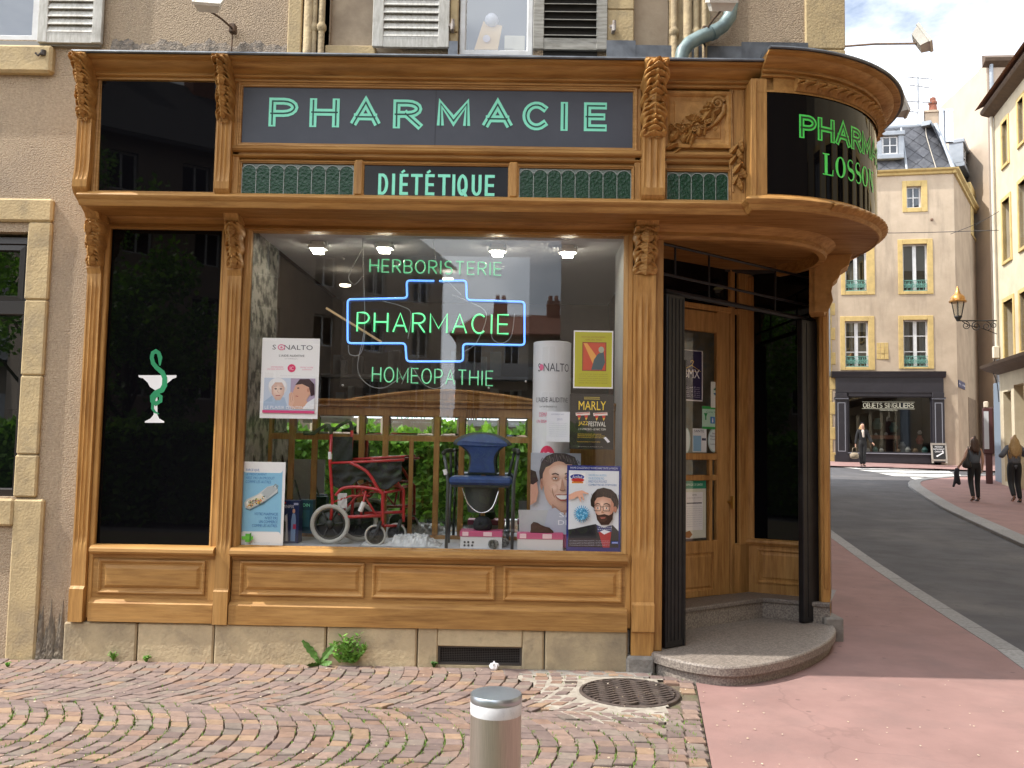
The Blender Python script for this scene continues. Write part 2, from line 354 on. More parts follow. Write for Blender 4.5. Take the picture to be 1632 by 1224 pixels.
GREENSIGN = mat('green_paint', (.09, .85, .14), rough=.4)
BLACKMETAL = mat('black_shutter_paint', (.008, .0075, .009), (.014, .013, .015), scale=9, rough=.42, bump=.15, bscale=60, c3=(.05, .05, .055), c3scale=7, c3amt=.2, spec=.35)
GLASS = glass_mat('window_glass', tint=(.985, .99, .985), f0=.066, bump=.016)
DARKROOM = mat('dark_room', (.05, .045, .04), rough=.9)
ZINC = mat('zinc', '#767b82', '#5c6066', scale=7, rough=.45, metal=.5, bump=.2, bscale=9, bdist=.01)
LEAD = mat('lead_came', '#8d9490', rough=.5)
WHITEPAINT = mat('white_print', '#f2f2f4', rough=.5)

shop = thing('pharmacy_shopfront', 'honey coloured carved wooden pharmacy shopfront with rounded corner sign and green lettering', 'shopfront', loc=(-1, 0, GZ))
def carve(v, t, k=1.0):                                     # relief of a leafy carving: v 0 centre..1 edge, t metres along
    a = t*82*k+3.2*v*v
    r = .30+.75*abs(sin(a))**.9*(.75+.25*cos(v*9+t*40))
    r += .35*math.exp(-(v/.16)**2)
    r -= .6*math.exp(-(((v-.55)/.13)**2))*max(0, sin(t*95*k+1))**3
    e = 1-max(0, (v-.7)/.3)**2*.7
    return r*e
def pilaster(name, xc, w, rows, parent, back=0.0, flute=.012, sub=None, m=None):
    """rows: (z, front y, kind) bottom to top; kind plain, flute or carve for the stretch that starts there"""
    pieces = []; N = 31
    for i in range(len(rows)-1):
        z0, y0, k = rows[i][:3]; z1, y1 = rows[i+1][:2]; amp = rows[i][3] if len(rows[i]) > 3 else .03
        n = max(1, int((z1-z0)/(.006 if k == 'carve' else .06))) if k != 'plain' else max(1, int((z1-z0)/.03)) if abs(y1-y0) > .01 else 1
        o = []
        for r in range(n+1):
            t = r/n; z = z0+(z1-z0)*t; y = y0+(y1-y0)*(t*t*(3-2*t) if k != 'flute' else t); row = []
            for c in range(N):
                u = c/(N-1); d = 0
                if k == 'flute' and .04 < t < .96:
                    for g in (.22, .5, .78):
                        q = abs(u-g)/.115
                        if q < 1: d = flute*sqrt(1-q*q)
                ww = w
                if k == 'carve':
                    v = abs(u-.5)*2; d = -1.15*amp*carve(v, z-z0+XC(xc, z)*3.1)*min(1, t*6+.3, (1-t)*8+.2); ww = w*(1.0+.12*sin((z-z0)*50))
                row.append((XC(xc, z)+(u-.5)*ww, y+d, z))
            o.append([(row[0][0], back, z)]+row+[(row[-1][0], back, z)])
        if pieces and pieces[-1][0] == (k == 'carve'): pieces[-1][1].extend(o)
        else: pieces.append((k == 'carve', o))
    root = None; K = N+2
    for cv, R in pieces:
        n = len(R)-1; mb = MB(); mb.add([v for r in R for v in r], [(a*K+b, a*K+b+1, (a+1)*K+b+1, (a+1)*K+b) for a in range(n) for b in range(K-1)]+[tuple(range(K-1, -1, -1)), tuple(n*K+q for q in range(K))])
        if root is None: root = mb.build(name, m or WV, parent, smooth=40)
        else: mb.build('carved_corbel' if cv else 'shaft', WC if cv else (m or WV), root, smooth=50 if cv else 40)
    return root
def XC(x, z): return x if not isinstance(x, tuple) else x[0]+(x[1]-x[0])*max(0, min(1, (z-2.9)/.6))

# --- pilasters (lower shaft, leafy bracket, curved console, upper shaft, leafy head)
def full_pil(xl, xu, w, head=3.86, foot=.20):
    return pilaster('pilaster', (xl, xu), w, [(foot, -.085, 'plain'), (.44, -.085, 'plain'), (.46, -.065, 'plain'), (.70, -.065, 'flute'), (2.80, -.065, 'plain'), (2.845, -.085, 'plain'), (2.86, -.08, 'carve', .035), (3.10, -.15, 'carve', .03),
        (3.19, -.2, 'plain'), (3.36, -.455, 'plain'), (3.41, -.462, 'flute'), (head, -.462, 'carve', .05), (4.10, -.5, 'carve', .06), (4.285, -.60, 'plain'), (4.30, -.60, 'plain')], shop)
full_pil(-3.255, -3.185, .105); full_pil(-2.185, -2.17, .108)
XR = .928
pilaster('pilaster', XR, .165, [(.02, -.055, 'plain'), (.2, -.065, 'plain'), (.21, -.09, 'plain'), (.40, -.09, 'plain'), (.42, -.07, 'plain'), (.72, -.07, 'flute'), (2.72, -.07, 'plain'), (2.84, -.085, 'plain'), (2.86, -.075, 'carve', .045), (3.16, -.16, 'carve', .04),
    (3.2, -.19, 'plain'), (3.36, -.455, 'plain'), (3.41, -.465, 'flute'), (3.78, -.47, 'carve', .055), (4.02, -.5, 'carve', .075), (4.285, -.62, 'plain'), (4.30, -.62, 'plain')], shop, flute=.016)
# edge strips beside the pilasters
m = MB()
for x0, x1, z0, z1 in ((-3.2, -3.165, .22, 3.2), (-2.30, -2.24, .22, 3.2), (-2.13, -2.10, .72, 3.2), (.80, .845, .22, 3.2), (1.012, 1.075, .06, 3.22)): m = MB(); m.box(x0, x1, -.035, .1, z0, z1, c=.006); m.build('stile', WV, shop)
# --- stall risers with raised panels
CXL, CXR = -3.2, -2.24
def riser(x0, x1, panels, z0=.2):
    m = MB(); m.box(x0, x1, -.03, .06, .34, .70, c=.004)
    m.sweep([(x0, 0), (x1, 0)], [(0, z0), (.075, z0), (.075, .338), (.06, .35), (.045, .362), (.03, .372), (0, .372)])
    m.sweep([(x0, 0), (x1, 0)], [(0, .665), (.04, .668), (.05, .69), (.062, .695), (.095, .705), (.108, .72), (.105, .742), (.085, .757), (.03, .764), (0, .765)])
    r = m.build('stall_riser', WH, shop, smooth=30)
    for a, b, c, d in panels:
        q = MB(); q.rings(a, b, c, d, [(0, -.029), (0, -.046), (.01, -.05), (.02, -.044), (.028, -.034), (.04, -.032), (.062, -.046), (.066, -.047)]); q.build('panel', WH, r)
riser(-3.165, -2.245, [(-3.12, -2.32, .405, .655)], .205)
pz = (.41, .66)
riser(-2.125, .815, [(-2.06, -1.135, *pz), (-1.075, -.165, *pz), (-.10, .775, *pz)])
# --- windows of the front
def moulded(mb, x0, x1, z0, z1, y, w=.045, d=.02):
    mb.rings(x0, x1, z0, z1, [(-w, y+d), (-w, y), (-w*.8, y-.006), (-w*.55, y-.004), (-w*.45, y+.003), (-w*.15, y+.003), (0, y+d+.012)], cap=False)
def win_frame(name, x0, x1, z0, z1, y, w, pane, pane_y, lab=None):
    m = MB(); m.rings(x0, x1, z0, z1, [(-w, y+.06), (-w, y), (-w+.012, y-.008), (-.03, y-.008), (-.022, y), (-.012, y+.012), (0, y+.03), (0, y+.06)], cap=False)
    f = m.build(name, WV, shop); p = MB(); p.add([(x0-.003, pane_y, z0-.003), (x1+.003, pane_y, z0-.003), (x1+.003, pane_y, z1+.003), (x0-.003, pane_y, z1+.003)], [(0, 1, 2, 3)])
    return f, p.build('pane', pane, f)
win_frame('display_window', -2.085, .778, .772, 3.165, -.03, .04, GLASS, .03)
blackwin, _ = win_frame('black_glass_panel', -3.205+.04, -2.315, .745, 3.165, -.03, .04, BLACKGLASS, .012)
m = MB(); m.box(-3.165, -2.245, -.028, .08, 3.166, 3.235); m.box(-2.125, .845, -.028, .08, 3.166, 3.235)
m.sweep([(-3.165, -.028), (-2.245, -.028)], [(0, 3.205), (.012, 3.21), (.014, 3.222), (0, 3.228)]); m.sweep([(-2.125, -.028), (.845, -.028)], [(0, 3.205), (.012, 3.21), (.014, 3.222), (0, 3.228)])
m.build('head_rail', WH, shop)
# --- fascia box
DC = (1.68, .69); DR_ = 1.222
FX0, FX1 = -3.2, 1.60
def circ(R, a0, a1, n, c=DC): return [(c[0]+R*cos(radians(a0+(a1-a0)*i/n)), c[1]+R*sin(radians(a0+(a1-a0)*i/n))) for i in range(n+1)]
m = MB(); m.box(FX0, FX1, -.38, -.01, 3.25, 4.2); m.build('fascia_board', WH, shop)
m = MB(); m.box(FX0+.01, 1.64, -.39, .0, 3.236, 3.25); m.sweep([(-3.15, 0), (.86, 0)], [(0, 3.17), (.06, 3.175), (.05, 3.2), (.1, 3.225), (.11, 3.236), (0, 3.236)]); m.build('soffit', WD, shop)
apath = circ(DR_+.0, -87, 62, 40)
cpath = [(FX0-.02, -.4), (1.72, -.4)]
dpath = [(1.70, -.30)]+circ(DR_, -90, 62, 40)
CPROF = [(0, 4.165), (.028, 4.168), (.03, 4.178), (.02, 4.186), (.02, 4.192), (.045, 4.196), (.05, 4.206), (.04, 4.212), (.045, 4.22), (.07, 4.226), (.10, 4.236), (.125, 4.25), (.14, 4.262), (.145, 4.27), (.175, 4.272), (.195, 4.278), (.2, 4.29), (0, 4.292)]
CPROF = [(o*.9, z) for o, z in CPROF]
m = MB(); m.sweep(cpath, CPROF); m.build('cornice', WH, shop, smooth=35)
DZ = .034; m = MB(); m.sweep(dpath[1:], [(o, z+DZ) for o, z in CPROF]); m.build('corner_cornice', WH, shop, smooth=35)
ZP = [(0, 4.294), (.183, 4.294), (.2, 4.288), (.206, 4.296), (.203, 4.306), (.18, 4.312), (0, 4.335)]
m = MB(); m.sweep([(FX0-.03, -.4), (1.72, -.4)], ZP); zf_ = m.build('zinc_flashing', ZINC, shop, smooth=40); m = MB(); m.sweep(dpath[1:], [(o, z+DZ) for o, z in ZP]); m.build('corner_flashing', ZINC, shop, smooth=40)
m = MB(); m.plan([(FX0, 0.02), (FX0, -.4), (1.72, -.4), (1.72, .02)], 4.28, 4.334); m.build('zinc_roof', ZINC, shop)
m = MB(); m.plan([(1.722, .02)]+dpath[1:]+[(2.4, .6), (2.2, .02)], 4.28, 4.334+DZ); m.build('corner_roof', ZINC, shop)
LPROF = [(0, 3.345), (.014, 3.342), (.03, 3.33), (.05, 3.318), (.056, 3.305), (.05, 3.29), (.03, 3.275), (.022, 3.25), (.01, 3.236), (0, 3.236)][::-1]
m = MB(); m.sweep([(FX0-.02, -.39), (1.62, -.39), (1.62, -.53)]+circ(DR_, -92, 62, 40), [(o*1.1, z) for o, z in LPROF]); m.build('lower_ledge', WH, shop, smooth=35)
m = MB()
MID = [(0, 3.605), (.02, 3.61), (.03, 3.62), (.02, 3.63), (.02, 3.645), (.045, 3.652), (.055, 3.665), (.03, 3.69), (.012, 3.7), (0, 3.702)]
for a, b in ((-2.115, .845), (1.01, 1.50)): m = MB(); m.sweep([(a, -.385), (b, -.385)], MID); m.build('mid_rail', WH, shop, smooth=35)
m = MB()
for x0, x1, z0, z1 in ((-3.14, -3.10, 3.3, 4.17), (-2.25, -2.215, 3.3, 4.17), (-2.12, -2.07, 3.3, 4.17), (.80, .845, 3.3, 4.17), (1.01, 1.035, 3.3, 4.17), (1.485, 1.60, 3.3, 4.17)): m = MB(); m.box(x0, x1, -.405, -.37, z0, z1, c=.004); m.build('stile', WV, shop)
# sign panels, each framed
def sign_panel(name, x0, x1, z0, z1, mt, w=.035):
    m = MB(); moulded(m, x0, x1, z0, z1, -.41, w); f = m.build('sign_frame', WH, shop)
    p = MB(); p.box(x0-.004, x1+.004, -.392, -.37, z0-.004, z1+.004); o = p.build(name, mt, shop); put(f, o); f.matrix_parent_inverse = Matrix.Identity(4)
    return o
sp0 = sign_panel('black_sign_panel', -3.085, -2.255, 3.352, 4.15, BLACKGLASS, .04)
sp = sign_panel('slate_sign_panel', -2.06, .783, 3.722, 4.135, SLATEPANEL)
m = MB(); m.box(-.652, -.649, -.3935, -.39, 3.722, 4.135); m.build('panel_joint', mat('joint_dark', (.02, .02, .03), rough=.7), sp)
boxes = [('P', 429, 474), ('H', 494, 540), ('A', 558, 607), ('R', 627, 672), ('M', 697, 749), ('A', 768, 818), ('C', 833, 874), ('I', 894, 906), ('E', 931, 967)]
SWd = .052
for ch, a, b in boxes:
    ml = MB(); md = MB()
    xa, zt = FAC.px(a, 155+(a-429)*.015, -.4); xb, zb = FAC.px(b, 201+(b-429)*.015, -.4); h = zt-zb; w = xb-xa
    for si, st in enumerate(glyph(ch, (w-SWd)/(h-SWd) if ch != 'I' else 0)):
        P = [(xa+SWd/2+x*(h-SWd), zb+SWd/2+z*(h-SWd)) for x, z in st]
        closed = P[0] == P[-1]
        if closed: P = P[:-1]
        ml.ribbon(P, SWd, -.3945-.0006*si, 0, closed, cap=0 if ch in 'AM' and len(P) > 2 else SWd/2); md.ribbon(P, .011, -.3962-.0003*si, 0, closed, cap=SWd/2-.012 if not closed else 0)
    ml.build('letter', MINT, sp); md.build('letter_groove', MINTDARK, sp)
for v in sp0.data.vertices:
    if v.co.y < -.38: v.co.y -= .034*(v.co.z-3.35)/.8
dp = sign_panel('black_dietetics_panel', -1.155, -.115, 3.332, 3.565, BLACKGLASS, .02)
dl = [('D', 603, 618), ('I', 625, 630), ('E', 637, 650), ('T', 655, 673), ('E', 678, 692), ('T', 698, 717), ('I', 721, 726), ('Q', 729, 745), ('U', 752, 767), ('E', 773, 788)]
for i, (ch, a, b) in enumerate(dl):
    ml = MB()
    xa, zt = FAC.px(a, 276+i*.25, -.4); xb, zb = FAC.px(b, 310+i*.25, -.4); h = zt-zb; w = xb-xa; t = .022
    for si, st in enumerate(glyph(ch, (w-t)/(h-t) if ch != 'I' else 0)): ml.ribbon([(xa+t/2+x*(h-t), zb+t/2+z*(h-t)) for x, z in st], t, -.3945-.0006*si, cap=t/2)
    if i in (2, 4): ml.ribbon([(xa+.012, zt+.008), (xa+.036, zt+.026)], .017, -.3945)
    ml.build('letter', MINT, dp)
# leaded lights of green ribbed glass
TILE = mat('green_ripple_glass', (.006, .035, .017), (.012, .06, .028), scale=60, rough=.22, bump=.8, bscale=52, bdist=.008, spec=.35)
SPAN = mat('pale_spandrel_glass', '#7d8a80', '#66716c', scale=30, rough=.15, bump=.4, bscale=30)
def leaded(x0, x1, z0, z1, n):
    m = MB(); moulded(m, x0, x1, z0, z1, -.408, .022); f = m.build('leaded_light', WH, shop)
    b = MB(); b.box(x0, x1, -.388, -.37, z0, z1); b.build('spandrel_glass', SPAN, f)
    p = (x1-x0)/n; mesh = None
    for i in range(n):
        w = p-.0025; zt = z1-.012-w*.42
        t = MB(); t.poly([(-w/2, 0), (w/2, 0)]+[(w/2*cos(a), zt-z0+w*.42*sin(a)) for a in [pi*k/8 for k in range(9)]], -.397, -.386)
        o = t.build('glass_tile', TILE, f) if mesh is None else bpy.data.objects.new('glass_tile', mesh)
        if mesh is None: mesh = o.data
        else: COL.objects.link(o); put(o, f)
        o.location = (x0+p*(i+.5), 0, z0)
    l = MB()
    for i in range(n+1): l.box(x0+p*i-.0025, x0+p*i+.0025, -.4, -.385, z0, z1-.03)
    for i in range(n): l.ribbon([(x0+p*(i+.5)+p/2*cos(pi*k/8), z1-.012-p*.42+p*.44*sin(pi*k/8)) for k in range(9)], .005, -.4, th=.01)
    l.build('lead_came', LEAD, f)
leaded(-2.045, -1.235, 3.338, 3.566, 8); leaded(-.03, .775, 3.335, 3.56, 8); leaded(1.035, 1.475, 3.325, 3.55, 5)
m = MB()
for x in (-1.195, -.075): m = MB(); m.box(x-.035, x+.035, -.42, -.38, 3.335, 3.6, c=.012); m.build('post_block', WV, shop)
# carved relief panel beside the rounded corner
m = MB(); m.rings(1.035, 1.475, 3.745, 4.125, [(-.02, -.385), (-.02, -.412), (0, -.416), (.012, -.405), (.02, -.395), (.05, -.392), (.055, -.398)]); rel = m.build('relief_panel', WC, shop)
def leaf(mb, x, z, ang, ln, wd, y, h=.02, lob=4):
    vs = []; A = radians(ang); n1, n2 = 14, 8
    for i in range(n1+1):
        t = i/n1; W = wd*sin(pi*min(1, t*.9+.08))**.7*(.72+.28*abs(cos(lob*pi*t)))
        for j in range(n2+1):
            s = j/n2*2-1; a, b = t*ln, s*W; d = h*(1-abs(s)**2.2)*sin(pi*min(.97, t+.03))**.5*(.55+.45*abs(cos(lob*pi*t-abs(s)*1.3)))+h*.5*math.exp(-(s/.15)**2)
            vs.append((x+a*cos(A)-b*sin(A), y-d, z+a*sin(A)+b*cos(A)))
    k = n2+1; mb.add(vs, [(i*k+j, i*k+j+1, (i+1)*k+j+1, (i+1)*k+j) for i in range(n1) for j in range(n2)])
def scroll(mb, x, z, r, y, turns=1.6, a0=0, rt=.012, sgn=1):
    pts = [(x+r*(1-i/34*.8)*cos(a0+sgn*turns*2*pi*i/34), y-.006-.012*i/34, z+r*(1-i/34*.8)*sin(a0+sgn*turns*2*pi*i/34)) for i in range(35)]
    mb.tube(pts, [rt*(1-.4*i/34) for i in range(35)], 7); mb.lathe([(.0, -.022), (rt*.9, -.016), (rt*1.1, 0)], 8, (x, y-.004, z), axis='y')
m = MB(); rnd = random.Random(3)
scroll(m, 1.398, 4.055, .05, -.4, 1.5, pi*.1, .016)
m.tube([(1.445, -.405, 4.05), (1.44, -.41, 3.99), (1.40, -.412, 3.93), (1.34, -.41, 3.88), (1.25, -.408, 3.83), (1.14, -.405, 3.79)], [.018, .02, .018, .014, .011, .007], 7)
for i in range(34):
    t = i/33; x = 1.40-.29*t+rnd.uniform(-.035, .035); z = 4.02-.24*t+rnd.uniform(-.05, .05)*(0.6+t*.6); leaf(m, x, z, 200+rnd.uniform(-95, 95), rnd.uniform(.06, .11), rnd.uniform(.018, .034), -.4-rnd.uniform(0, .018), .025, rnd.choice((3, 4)))
for i in range(9): scroll(m, 1.13+rnd.uniform(0, .25), 3.80+rnd.uniform(0, .13), rnd.uniform(.014, .022), -.425, 1.2, rnd.uniform(0, 6), .006)
m.build('carved_foliage', WC, rel, smooth=60)
# small carved corner piece under the relief panel + scroll hooks on the pilaster heads
m = MB(); xx = 1.545
for i in range(9): leaf(m, xx+rnd.uniform(-.02, .02), 3.78-.035*i, (250 if i % 2 else 290)+rnd.uniform(-20, 20), .09, .026, -.41-rnd.uniform(0, .02), .03)
scroll(m, 1.56, 3.52, .025, -.41); m.tube([(1.51, -.41, 3.40), (1.50, -.41, 4.12), (1.51, -.415, 4.15)], .006, 6); m.tube([(1.58, -.41, 3.40), (1.585, -.41, 4.12), (1.575, -.415, 4.15)], .006, 6)
m.build('carved_bracket', WC, shop, smooth=60)
for X, w, zz in ((-3.185, .04, 3.86), (-2.17, .04, 3.86), (XR, .06, 3.80)):
    m = MB()
    for sgn in (-1, 1): scroll(m, X+sgn*w*.45, zz-.01, w*.42, -.468, 1.4, pi/2, w*.13, sgn); m.tube([(X+sgn*w*.8, -.47, zz), (X+sgn*w*.1, -.485, zz+.06), (X-sgn*w*.6, -.50, zz+.13)], w*.16, 6)
    for i in range(5): leaf(m, X, 4.24-.07*i, 270, .10, w*.8, -.585+.022*i, .035)
    m.build('carved_scrollwork', WC, shop, smooth=60)
for X, w in ((-3.255, .04), (-2.18, .04), (XR, .065)):
    m = MB()
    for sgn in (-1, 1): scroll(m, X+sgn*w*.4, 3.0, w*.5, -.13, 1.3, pi/2, w*.15, sgn)
    for i in range(4): leaf(m, X, 3.17-.075*i, 270, .10, w*.8, -.2+.028*i, .03)
    m.build('carved_scrollwork', WC, shop, smooth=60)

# --- rounded corner sign
def arc_grid(mb, R, a0, a1, z0, z1, na, nz, f=None, c=DC, m=0):
    vs = []
    for i in range(na+1):
        a = radians(a0+(a1-a0)*i/na)
        for j in range(nz+1):
            z = z0+(z1-z0)*j/nz; r = R+(f(i/na, j/nz) if f else 0); vs.append((c[0]+r*cos(a), c[1]+r*sin(a), z))
    k = nz+1; mb.add(vs, [(i*k+j, (i+1)*k+j, (i+1)*k+j+1, i*k+j+1) for i in range(na) for j in range(nz)], m)
m = MB(); arc_grid(m, DR_-.02, -90, 62, 3.3, 4.23, 48, 1); m.plan([(1.62, -.54), (1.62, .2), (2.2, .6), (2.3, 1.6)]+circ(DR_-.02, 62, -90, 40), 3.28, 3.3); m.build('corner_drum', WH, shop, smooth=40)
m = MB()
for a0, a1 in ((-93.5, -88.2),): arc_grid(m, DR_+.004, a0, a1, 3.3, 4.19, 4, 1)
for z0, z1 in ((3.335, 3.352), (4.092, 4.108)): arc_grid(m, DR_+.008, -92, 62, z0, z1, 48, 1)
m.box(1.60, 1.64, -.56, -.38, 3.3, 4.18, c=.005); m.build('drum_frame', WV, shop, smooth=40)
m = MB(); arc_grid(m, DR_, -88.4, 60, 3.35, 4.10, 64, 1); cs = m.build('curved_black_sign', BLACKGLASS, shop, smooth=40)
def frieze(u, v):
    a = u*34*pi; w = abs(sin(a+1.6*sin(v*pi*2))); p = max(0, sin(a*2+v*9))*max(0, sin(v*pi*3))
    return .004+(.024*w**.7+.010*sin(v*pi)-.022*p)*sin(v*pi)**.5
m = MB(); arc_grid(m, DR_+.006, -86, 60, 4.108, 4.202, 760, 12, lambda u, v: 1.9*frieze(u, v)*(1 if .05 < u else 0)); m.build('carved_frieze', WC, shop, smooth=60)
m = MB(); arc_grid(m, DR_+.022, -66, 62, 3.262, 3.338, 600, 10, lambda u, v: .038*sin(v*pi)+.5*frieze(u, v)); m.build('carved_torus', WC, shop, smooth=60)
def on_drum(s, z, r=DR_+.002):                              # s metres along the arc from its left end
    a = radians(-88.4)+s/DR_; return (DC[0]+r*cos(a), DC[1]+r*sin(a), z)
_lf = [0]
def drum_ribbon(mb, P, w, lift, closed=False, cap=0):
    _lf[0] = (_lf[0]+1) % 5 if lift == .003 else 0; lift += _lf[0]*.0003
    q = MB(); q.ribbon(P, w, 0, closed=closed, cap=cap); mb.add([on_drum(v[0], v[2], DR_+lift) for v in q.v], q.f)
def dense(P, n=4):
    o = []
    for i in range(len(P)-1): o += [(P[i][0]+(P[i+1][0]-P[i][0])*k/n, P[i][1]+(P[i+1][1]-P[i][1])*k/n) for k in range(n)]
    return o+[P[-1]]
W, tw = word('PHARMACIE', .29, dict(LW, M=.8, I=.05)); hh, s0, zb = .172, .245, 3.775
for L in W:
    ml = MB(); md = MB()
    for si, st in enumerate(L):
        P = dense([(s0+.02+x*hh, zb+.02+z*(hh-.04)) for x, z in st], 2); c = P[0] == P[-1]; P = P[:-1] if c else P
        drum_ribbon(ml, P, .041, .003+.0006*si, c, .02); drum_ribbon(md, P, .013, .005+.0004*si, c, .01)
    ml.build('letter', GREENSIGN, cs); md.build('letter_groove', mat('sign_groove', (.01, .05, .015), rough=.5), cs)
hh, zb, x = .158, 3.53, .44
for ch in 'LOSSON':                                         # thick and thin serif letters
    ml = MB()
    if ch == 'L':
        drum_ribbon(ml, dense([(x+.03, zb), (x+.03, zb+hh)], 3), .027, .003); drum_ribbon(ml, [(x, zb+.004), (x+.098, zb+.004)], .009, .003); drum_ribbon(ml, [(x, zb+hh-.004), (x+.06, zb+hh-.004)], .009, .003); drum_ribbon(ml, [(x+.09, zb+.004), (x+.096, zb+.045)], .008, .003); x += .125
    if ch == 'O':
        P = arc(x+.05, zb+hh/2, .042, hh/2-.006, 0, 360, 24)[:-1]; q = MB(); q.ribbon(P, [.008+.02*abs(cos(2*pi*i/24))**1.5 for i in range(24)], 0, closed=True); ml.add([on_drum(v[0], v[2], DR_+.003) for v in q.v], q.f); x += .125
    if ch == 'S':
        P = arc(x+.04, zb+hh*.74, .032, hh*.24, 30, 265, 10)+arc(x+.042, zb+hh*.27, .036, hh*.25, 88, -150, 10)[1:]; n = len(P); q = MB(); q.ribbon(P, [.009+.02*math.exp(-((i-n/2)/4)**2) for i in range(n)], 0); ml.add([on_drum(v[0], v[2], DR_+.003) for v in q.v], q.f); x += .1
    if ch == 'N':
        for a in (.015, .098): drum_ribbon(ml, dense([(x+a, zb), (x+a, zb+hh)], 3), .009, .003); drum_ribbon(ml, [(x+a-.018, zb+(hh-.004 if a < .05 else hh-.004)), (x+a+.018, zb+hh-.004)], .008, .003)
        drum_ribbon(ml, dense([(x+.015, zb+hh), (x+.098, zb)], 4), .026, .003); x += .13
    ml.build('letter', GREENSIGN, cs)
# soffit of the corner: boarded ceiling, inner moulding, bracket at the street side
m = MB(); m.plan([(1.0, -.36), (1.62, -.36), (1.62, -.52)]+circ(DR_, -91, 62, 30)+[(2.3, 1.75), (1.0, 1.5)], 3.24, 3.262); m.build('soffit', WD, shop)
m = MB(); m.sweep([(1.0, -.06), (1.6, -.04)]+circ(.80, -70, 40, 20, (1.75, .80)), [(-.05, 3.245), (-.05, 3.14), (0, 3.14), (.015, 3.16), (.015, 3.19), (.03, 3.2), (.055, 3.225), (.09, 3.245)]); m.build('soffit_moulding', WH, shop, smooth=35)
BR = Fr((2.45, 1.0), -22)
def pxs(fr, pts, d=0): return [fr.px(x, y, d) for x, y in pts]
m = MB(BR.M); P = pxs(BR, [(1290, 372), (1387, 366), (1386, 384), (1368, 400), (1354, 408), (1349, 424), (1336, 432), (1332, 444), (1322, 452), (1319, 466), (1322, 480), (1317, 490), (1313, 498), (1290, 500)])
m.poly(P, -.03, .22); P2 = [(x*.92+.05, z) for x, z in P]; m.poly(P2, -.06, -.03)
for i in range(3): m.tube([(x-.03-.045*i, -.04, z-.01-.03*i) for x, z in P[1:9]], .012, 6)
m.build('carved_bracket', WC, shop, smooth=35)
RPIL = Fr((2.70, 1.15), 0)
m = MB(RPIL.M); a, b, c, d = RPIL.rect(1310, 480, 1322, 960); m.box(a-.015, b, 0, .12, .05, 3.2, c=.01); m.box(a+.01, b-.02, -.012, 0, .35, 2.75, c=.004); m.build('pilaster', WV, shop)
# --- recessed doorway
DW = Fr((1.15, .955), 33.9); RP = Fr((2.17, 1.62), -26); EN = Fr((1.07, .02), 37.3)
def pbox(mb, fr, x0, y0, x1, y1, d0, d1, c=0.0):
    a, b, e, f = fr.rect(x0, y0, x1, y1, d0); mb.box(a, b, d0, d1, e, f, c=c)
door = MB(DW.M)
for r in ((1143, 493, 1163, 948), (1062, 493, 1143, 526), (1062, 722, 1145, 733), (1062, 757, 1145, 766), (1131, 733, 1136, 864), (1062, 863, 1145, 875)): pbox(door, DW, *r, 0, .045, .006)
a, b, e, f = DW.rect(1062, 873, 1144, 946); door.rings(a, b, .24, f, [(0, .01), (0, .0), (.05, 0), (.055, .012), (.07, .014), (.09, .004), (.095, .004)])
d_ = door.build('entrance_door', WV, shop)
a, b, e, f = DW.rect(1050, 526, 1144, 863); g = MB(DW.M); g.add([(a, .02, e), (b, .02, e), (b, .02, f), (a, .02, f)], [(0, 1, 2, 3)]); g.build('door_glass', GLASS, d_)
h = MB(DW.M); x, z = DW.px(1163, 800); h.box(x-.02, x-.005, -.06, -.03, z-.06, z+.06, c=.003); h.box(x-.03, x-.01, -.035, 0, z-.01, z+.01); h.build('handle', mat('brass', (.5, .35, .12), rough=.3, metal=1), d_)
fr = MB(DW.M)
for r in ((1165, 430, 1172, 948), (1179, 400, 1199, 948), (1055, 484, 1180, 493), (1055, 400, 1199, 418), (1165, 866, 1199, 948)): pbox(fr, DW, *r, -.005, .06, .006)
a, b, e, f = DW.rect(1050, 330, 1205, 400); fr.box(a, b, .0, .06, f-.5 if f-.5 > e else e, 3.25); fr.build('door_frame', WV, shop)
g = MB(DW.M)
for r in ((1050, 418, 1166, 484), (1171, 418, 1181, 866)):
    a, b, e, f = DW.rect(*r); g.box(a, b, .03, .04, e, f)
g.build('transom_pane', BLACKGLASS, shop)
sd_ = MB(RP.M); RPX1 = .70
a, b, e, f = RP.rect(1190, 862, 1285, 948)
sd_.box(-.03, RPX1, 0, .05, .22, f); sd_.sweep([(-.03, 0), (RPX1, 0)], [(0, f-.05), (.02, f-.045), (.035, f-.02), (.03, f), (0, f+.012)]); sd_.rings(.06, RPX1-.06, .33, f-.08, [(0, 0), (0, -.012), (.012, -.014), (.025, 0), (.04, -.002), (.055, -.01), (.06, -.01)])
sd_.box(-.03, .035, -.006, .05, f, 3.2, c=.006); sd_.box(.55, RPX1, 0, .05, f, 3.2); sd_.box(.03, .56, 0, .05, RP.px(1230, 432)[1], 3.25)
so_ = sd_.build('side_light', WV, shop)
g = MB(RP.M); zt = RP.px(1230, 434)[1]; g.box(.03, .56, .02, .03, f, zt); g.build('pane', BLACKGLASS, so_)
